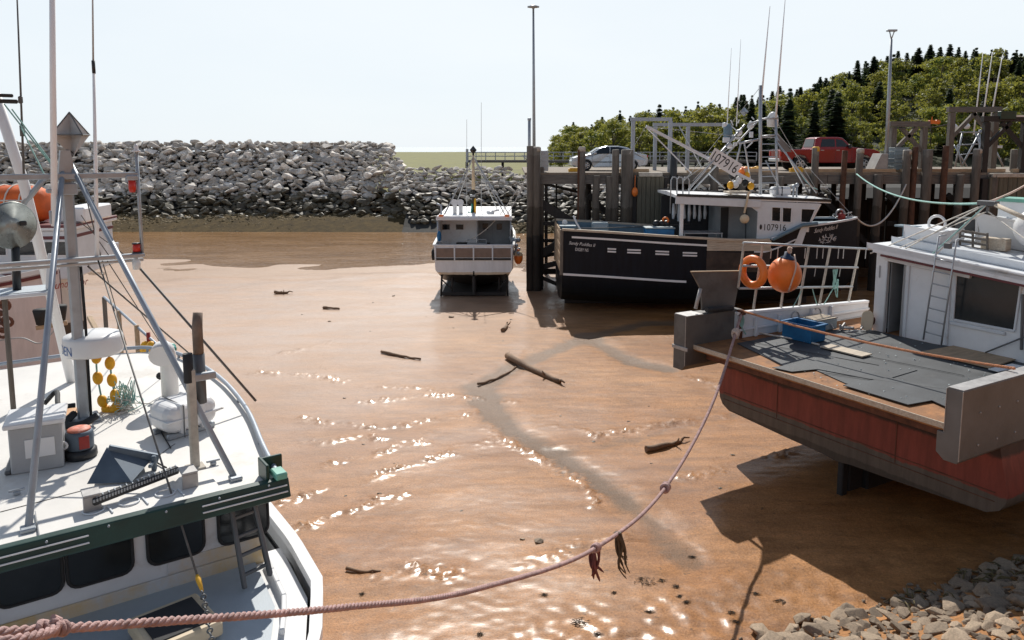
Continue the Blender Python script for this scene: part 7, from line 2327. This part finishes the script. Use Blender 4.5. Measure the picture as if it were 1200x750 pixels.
for k in range(110):
    p = rz(q.uniform(900, 1180), q.uniform(392, 470), 3.05)
    s = q.uniform(.008, .022)
    if p.x < .05 or p.y < -3.0: continue
    vs, fs = ROCKS[k % 9]; mb.add([rf @ (p+V(v)*s) for v in vs], fs)
tag(mb.build('shell_fragments', 'tote'), 'scattered pale shell fragments on the rubber matting of the stern deck', 'shells', kind='stuff')
# life ring and buoy on the rail
c_ = rf @ ryp(879, 318)
nrm = (CAM-c_); nrm.z *= .2; nrm.normalize(); nrm = (nrm+V((-1.0, .1, 0))).normalized()
mb = MB(); mb.torus(c_-rv*.10, .34, .10, nrm, 30, 12)
lr_ = solid('life_ring', mb, 'orange', 'faded orange life ring hung on the pipe rail left of the round buoy', 'life ring')
mb = MB(); c_ = rf @ ryp(908, 320)-rv*.32
mb.ell(c_, (.43, .43, .47), 22, 14)
by = solid('net_buoy', mb, 'orange', 'big round orange buoy with dark blue neck tied to the pipe rail', 'buoy')
mb = MB(); mb.lathe([(.20, 0), (.17, .06), (.09, .10), (.07, .20)], V((.05, 0, .875)), n=14); mb.build('neck', mat('navy_neck', (.012, .03, .08), .5), by)
mb = MB(); mb.tube([V((.05, 0, 1.05)), V((.12, -.06, 1.2))], .04, 7); mb.torus((.09, -.03, 1.12), .07, .03, V((1, -1, .3)), 12, 6)
mb.tube(smooth_path([V((.18, -.14, 1.02)), V((.14, -.40, .76)), V((.04, -.46, .42)), V((-.02, -.38, .1))], 5), .02, 6); mb.build('lashing', 'paleropep', by)
mb = MB(); p = ryp(977, 315)
for k in range(4): mb.tube(smooth_path([p+V((.06*k-.1, -.06, 0)), p+V((.1*math.sin(k*2)-.05, -.1, -.5)), p+V((.08, -.1, -.8+.15*k)), p+V((.12, -.06, -.3))], 4), .016, 5)
on_right('hung_coil', mb, 'tealrope', 'pale green rope coil hung over the middle of the pipe rail', 'rope')
mb = MB()
for (p, q) in (((937, 340), (926, 361)), ((950, 338), (957, 361)), ((962, 358), (974, 338))): mb.tube(sag(ryp(*p)-V((0, .06, 0)), ryp(*q)-V((0, .06, 0)), .02, 5), .014, 5)
on_right('rail_lashings', mb, 'tealrope', 'thin teal lashings strung below the lowest pipe rail', 'rope')

# ------------------------------------------------------------------ mooring ropes
PS = [(-20, 742, 4.2), (150, 731, None), (400, 712, None), (560, 690, None), (700, 641, None), (780, 571, None), (836, 470, None), (868, 384, 18.6)]
a = aty(-20, 742, 2.47); b_ = rf @ V((1.45, 2.95, 3.62))
pts = []
dir2 = V((b_.x-a.x, b_.y-a.y, 0))
for px, row, _ in PS:
    r = ray(px, row)
    # the rope hangs in one vertical plane: meet the line of sight with that plane
    n_ = V((-dir2.y, dir2.x, 0)); t_ = (a-CAM).dot(n_)/r.dot(n_)
    pts.append(CAM+r*t_)
pts[0] = a; pts[-1] = b_
path = smooth_path(pts, 60)
def twisted(path, rad, pitch, m, nm, parent=None, strands=3, n=6, origin=None):
    """laid rope: helical strands round a path, rad may vary along it"""
    mb = MB(); L_ = 0; acc = [0]
    for p, q in zip(path, path[1:]): L_ += (q-p).length; acc.append(L_)
    for s_ in range(strands):
        out, rr_ = [], []
        k = 0; st = pitch/9; d_ = 0
        while d_ <= L_:
            while k < len(acc)-2 and acc[k+1] < d_: k += 1
            t = (d_-acc[k])/max(1e-9, acc[k+1]-acc[k]); p = path[k].lerp(path[k+1], t)
            dr = (path[k+1]-path[k]).normalized(); _, s1, u1 = frame_of(dr)
            r = rad(d_/L_) if callable(rad) else rad
            ph = 2*math.pi*(d_/pitch+s_/strands)
            out.append(p+(s1*math.cos(ph)+u1*math.sin(ph))*r*.52); rr_.append(r*.56)
            d_ += st
        mb.tube(out, rr_, n)
    return mb.build(nm, m, parent, 0, origin)
org = tuple(path[0])
rp = twisted(path, lambda t: .0185+.016*t, .12, 'pinkrope', 'mooring_rope', origin=org)
tag(rp, 'thick pink mooring rope sweeping across the foreground to the red boat', 'rope')
OR_ = V(org)
def knot(px, row, r, nm, m, label=None):
    """lumpy hitch on the rope at a photo point"""
    i = min(range(len(path)), key=lambda k: (V(projpt(path[k]))-V((px, row, 0))).length)
    c_ = path[i]-OR_; d = (path[min(i+1, len(path)-1)]-path[max(0, i-1)]).normalized()
    mb = MB(); q = random.Random(int(px))
    for k in range(4):
        ax = (d+V((q.uniform(-.5, .5), q.uniform(-.5, .5), q.uniform(-.5, .5)))).normalized()
        mb.torus(c_+d*r*(k-1.5)*.55, r*.8, r*.42, ax, 14, 7)
    return mb.build(nm, m, rp), c_, d
def projpt(P):
    q = P-CAM; dd = q.y*cp-q.z*sp; uu = q.y*sp+q.z*cp
    return (600+F*q.x/dd, CY-F*uu/dd, 0)
knot(52, 738, .030, 'knot', 'pinkrope'); knot(68, 737, .026, 'knot', 'pinkrope')
knot(779, 570, .07, 'knot', 'pinkrope'); knot(866, 392, .09, 'knot', 'paleropep')
_, kc, _ = knot(699, 643, .048, 'knot', 'pinkrope')
mb = MB(); q = random.Random(12)
for k in range(9):
    p = kc+V((q.uniform(-.05, .05), q.uniform(-.05, .05), 0)); l_ = q.uniform(.26, .46)
    mb.tube(smooth_path([p, p+V((q.uniform(-.05, .05), q.uniform(-.04, .04), -l_*.5)), p+V((q.uniform(-.09, .10), q.uniform(-.05, .05), -l_))], 4), [.016]*8+[.006], 5)
M['frayed'] = mat('frayed_dark_red_rope', (.16, .05, .045), .9, var=.4, scale=12)
mb.build('frayed_tail', 'frayed', rp)
i = min(range(len(path)), key=lambda k: (V(projpt(path[k]))-V((724, 627, 0))).length)
p = path[i]; mb = MB(); q = random.Random(14)
for k in range(7):
    a1 = p+V((q.uniform(-.03, .03), q.uniform(-.03, .03), .02)); l_ = q.uniform(.32, .72)
    mb.tube(smooth_path([a1, a1+V((.03+q.uniform(-.05, .05), 0, -l_*.4)), a1+V((.07+q.uniform(-.05, .04), 0, -l_*.75)), a1+V((.14, 0, -l_))], 4), [.021]*6+[.017]*3+[.009]*3+[.003], 5)
solid('hanging_weed', mb, 'weed', 'dark strand of seaweed hanging off the pink mooring rope', 'seaweed')
# second, hairy length lying alongside near the left end
p2 = [aty(-20, 754, 2.36), aty(15, 750, 2.40), aty(45, 744, 2.50), aty(62, 738, 2.58), aty(68, 728, 2.62), aty(58, 726, 2.6)]
rp2 = twisted(smooth_path(p2, 12), .018, .11, 'pinkrope', 'rope_end', origin=tuple(p2[0]))
tag(rp2, 'short hairy pink rope end hitched beside the mooring rope at lower left', 'rope')
# orange rope across the stern deck
a = rf @ V((1.5, 3.0, 3.72)); b_ = rf @ V((1.9, -3.4, 3.76))
mid = [a.lerp(b_, k/16)-V((0, 0, 4*.12*(k/16)*(1-k/16))) for k in range(17)]
rp3 = twisted(mid, .028, .13, 'orangerope', 'stern_rope', origin=tuple(a)); tag(rp3, 'orange rope stretched across the stern deck of the red boat', 'rope')
mb = MB(); mb.tube([V((0, 0, -.75)), V((0, 0, .03))], .055, 8); mb.torus((0, 0, -.02), .08, .035, V((.3, .2, 1)), 12, 6); mb.torus((.02, 0, -.09), .08, .035, V((-.3, .2, 1)), 12, 6); mb.build('bitt', 'rustd', rp3)
mb = MB(); pb2 = a
for k in range(3): mb.tube(smooth_path([pb2+V((.02*k, 0, 0)), pb2+V((.06-.05*k, -.05, -.3)), pb2+V((.12*k-.1, 0, -.62))], 4), .02, 5)
solid('teal_tail', mb, 'tealrope', 'short teal rope tails hanging under the hitch at the far stern corner', 'rope')
# lines from the wharf
for a_, b2, s_, r_, m_, lb2 in (
    (aty(1004, 204, WY-.4), rf @ hub, .5, .035, 'tealrope', 'long teal mooring line from the pale-topped pile down to the red boat spar head'),
    (aty(1062, 216, WY-.4), SP+V((15.0, 0, 4.3)), 1.1, .045, 'whiterope', 'slack cream rope from the wharf pile to the bow of the black boat'),
    (rf @ (hub+V((.05, 0, .03))), aty(1235, 192, 30), .15, .03, 'paleropep', 'taut pale rope from the spar head up to the right edge'),
    (rf @ (hub+V((.05, 0, .0))), aty(1235, 262, 24), .1, .025, 'tealrope', 'teal line running from the spar head to the right edge'),
    (aty(936, 199, WY-.1), aty(958, 222, 40.5), .2, .03, 'tealrope', 'short green line hanging from the yellow block on the wharf'),
    (SP+V((.6, -2.2, 4.05)), SP+V((7, 1.5, 3.9)), .05, .03, 'wire', 'dark line strung across the after deck of the black boat')):
    mb = MB(); mb.tube(sag(a_, b2, s_, 20), r_, 6); solid('mooring_line', mb, m_, lb2, 'rope')

# ------------------------------------------------------------------ drift logs and scraps on the mud
def log(px0, r0, px1, r1, rad, label, bend=.06, dz=.03, nm='driftwood_log', taper=.6):
    a, b2 = atz(px0, r0, 0), atz(px1, r1, 0)
    a.z = mud_h(a.x, a.y)+rad*.6+dz; b2.z = mud_h(b2.x, b2.y)+rad*.5
    d, s, u = frame_of(b2-a)
    q = random.Random(int(px0))
    n = 9; pts = [a.lerp(b2, k/n)+s*bend*math.sin(k/n*3.1)+u*.02*q.uniform(-1, 1) for k in range(n+1)]
    rs = [rad*(1-(1-taper)*k/n)*q.uniform(.88, 1.1) for k in range(n+1)]
    mb = MB(); mb.tube(pts, rs, 9)
    if rad > .08:
        k = 7; mb.tube([pts[k], pts[k]+s*.12+u*.1, pts[k]+s*.16+u*.2], [rad*.4, rad*.3, .015], 6)
        mb.tube([pts[9], pts[9]+d*.1+u*.08, pts[9]+d*.3+u*.04], [rad*.5, rad*.35, .02], 6)
    return solid(nm, mb, 'log', label, 'driftwood')
log(595, 420, 656, 449, .13, 'largest driftwood log lying across the drained channel')
log(447, 414, 493, 422, .06, 'long thin driftwood stick on the mud left of the channel')
log(757, 529, 798, 518, .085, 'short thick driftwood log half buried near the red boat')
log(379, 362, 398, 363, .07, 'small straight driftwood piece on the far mud')
log(589, 389, 594, 381, .09, 'stubby dark driftwood piece below the small white boat', nm='driftwood_stub')
log(406, 669, 446, 670, .035, 'thin dark driftwood stick near the white clods at the lower middle')
log(322, 344, 337, 344, .10, 'dark driftwood lump farthest up the mud on the left')
log(560, 450, 605, 428, .05, 'thin branch lying along the near bank of the channel', .2)
def scrap(px, row, s, label, m='stone', nm='stone', cat='stone'):
    p = atz(px, row, 0); p.z = mud_h(p.x, p.y)+s*.2
    vs, fs = ROCKS[int(px) % 9]; mb = MB(); mb.add([p+V(v)*s for v in vs], fs)
    return solid(nm, mb, m, label, cat)
scrap(631, 635, .09, 'lone stone on the mud above the middle of the pink rope')
scrap(529, 372, .11, 'pale stone below the stern of the small white boat')
scrap(612, 632, .045, 'tiny stone left of the lone stone')
scrap(386, 377, .06, 'small stone below the small straight driftwood piece')
scrap(461, 347, .07, 'small dark stone far out on the mud', 'rockwet')
q = random.Random(21)
for k in range(30):
    px, row = q.uniform(340, 860), q.uniform(345, 600)
    s = q.uniform(.02, .05)
    p = atz(px, row, 0); p.z = mud_h(p.x, p.y)
    vs, fs = ROCKS[k % 9]; mb = MB(); mb.add([p+V(v)*s for v in vs], fs)
    solid('pebble', mb, 'rockwet', 'tiny dark pebble scattered on the open mud', 'pebble', group='pebbles on the mud')
# seaweed tufts
def tuft(px, row, s, label, group=None):
    p = atz(px, row, 0); q = random.Random(int(px*7+row)); mb = MB()
    for k in range(int(10+s*150)):
        a = q.random()*6.28; r = s*q.random()**.6
        c_ = p+V((r*1.5*math.cos(a), r*math.sin(a), 0)); c_.z = mud_h(c_.x, c_.y)+.012
        d = V((q.gauss(0, 1), q.gauss(0, .6), 0)).normalized()*q.uniform(.02, .09)
        mb.tube([c_-d, c_+V((-d.y*.3, d.x*.3, q.uniform(.0, .012))), c_+d], [.002, .0055, .002], 4)
    return solid('seaweed_tuft', mb, 'weed', label, 'seaweed', group=group)
tuft(757, 683, .16, 'largest dark seaweed tuft right of the hanging weed strand')
tuft(681, 731, .12, 'dark seaweed tuft at the lower edge right of the frayed tail')
cl = [(772, 690), (812, 700), (846, 722), (735, 712), (688, 742), (640, 700), (560, 742), (430, 700), (365, 742), (870, 690), (800, 650), (905, 720)]
for k in range(16):
    cx_, cy_ = cl[k % len(cl)]
    px, row = cx_+q.gauss(0, 16), min(748, cy_+q.gauss(0, 7))
    tuft(px, row, q.choice((.012, .016, .022, .03, .05)), 'small dark seaweed scrap on the mud at the lower middle', 'seaweed scraps on the near mud')
# ------------------------------------------------------------------ stony bank, lower right
q = random.Random(33)
stn_me = []
for i, (vs, fs) in enumerate(ROCKS):
    me = bpy.data.meshes.new('bank_stone'); me.from_pydata([(v[0]*1.05, v[1], v[2]*.72) for v in vs], [], fs); me.update(); me.materials.append(M['stone']); stn_me.append(me)
cand = []
for k in range(5000):
    x, y = q.uniform(4.0, 12.5), q.uniform(9.2, 14.8)
    d = bank_d(x, y)
    if d < -.15+.35*noise.noise(V((x, y, 0))): continue
    s = q.choice((.06, .08, .10, .13, .17, .21))*q.uniform(.8, 1.2)
    if d < .4: s = min(s, .17)
    if all((x-c[0])**2+(y-c[1])**2 > (.80*(s+c[2]))**2 for c in cand): cand.append((x, y, s))
    if len(cand) > 800: break
cand.sort(key=lambda c: -c[2])
small = MB()
for i, (x, y, s) in enumerate(cand):
    z = mud_h(x, y)+s*.28
    if i < 280:
        o = bpy.data.objects.new('bank_stone', stn_me[q.randrange(9)]); C.objects.link(o)
        o.location = (x, y, z); o.rotation_euler = (q.uniform(-.4, .4), q.uniform(-.4, .4), q.random()*6.28); o.scale = (s, s, s)
        tag(o, 'tan beach stone on the stony bank at the lower right', 'stone', 'stones on the lower right bank')
    else:
        vs, fs = ROCKS[q.randrange(9)]; rot = rock_rot(q); small.add([V((x, y, z))+(rot @ V(v))*s for v in vs], fs)
for k in range(1500):
    x, y = q.uniform(3.5, 12.5), q.uniform(9.2, 14.8)
    d = bank_d(x, y)
    if d < -.22+.4*noise.noise(V((x*1.5, y*1.5, 4))): continue
    s = q.uniform(.02, .05); vs, fs = ROCKS[q.randrange(9)]; rot = rock_rot(q); small.add([V((x, y, mud_h(x, y)+s*.3))+(rot @ V(v))*s for v in vs], fs)
tag(small.build('bank_gravel', 'stone'), 'small stones and gravel filling the lower right bank', 'gravel', kind='stuff')
mb = MB()
for k in range(420):
    x, y = q.uniform(6.5, 11.5), q.uniform(11.2, 14.4)
    d = bank_d(x, y)
    if not -.25 < d < .55 or noise.noise(V((x*1.1, y*1.1, 9))) < -.05: continue
    c_ = V((x, y, mud_h(x, y)+.08)); dd = V((q.gauss(0, 1), q.gauss(0, 1), .25)).normalized()*q.uniform(.06, .16)
    mb.tube([c_-dd, c_+V((0, 0, .04)), c_+dd], [.010, .016, .006], 4)
M['bankweed'] = mat('brown_bank_weed', (.10, .075, .022), .7, var=.5, scale=9)
tag(mb.build('bank_weed', 'bankweed'), 'brown weed clinging to the edge of the stony bank', 'seaweed', kind='stuff')
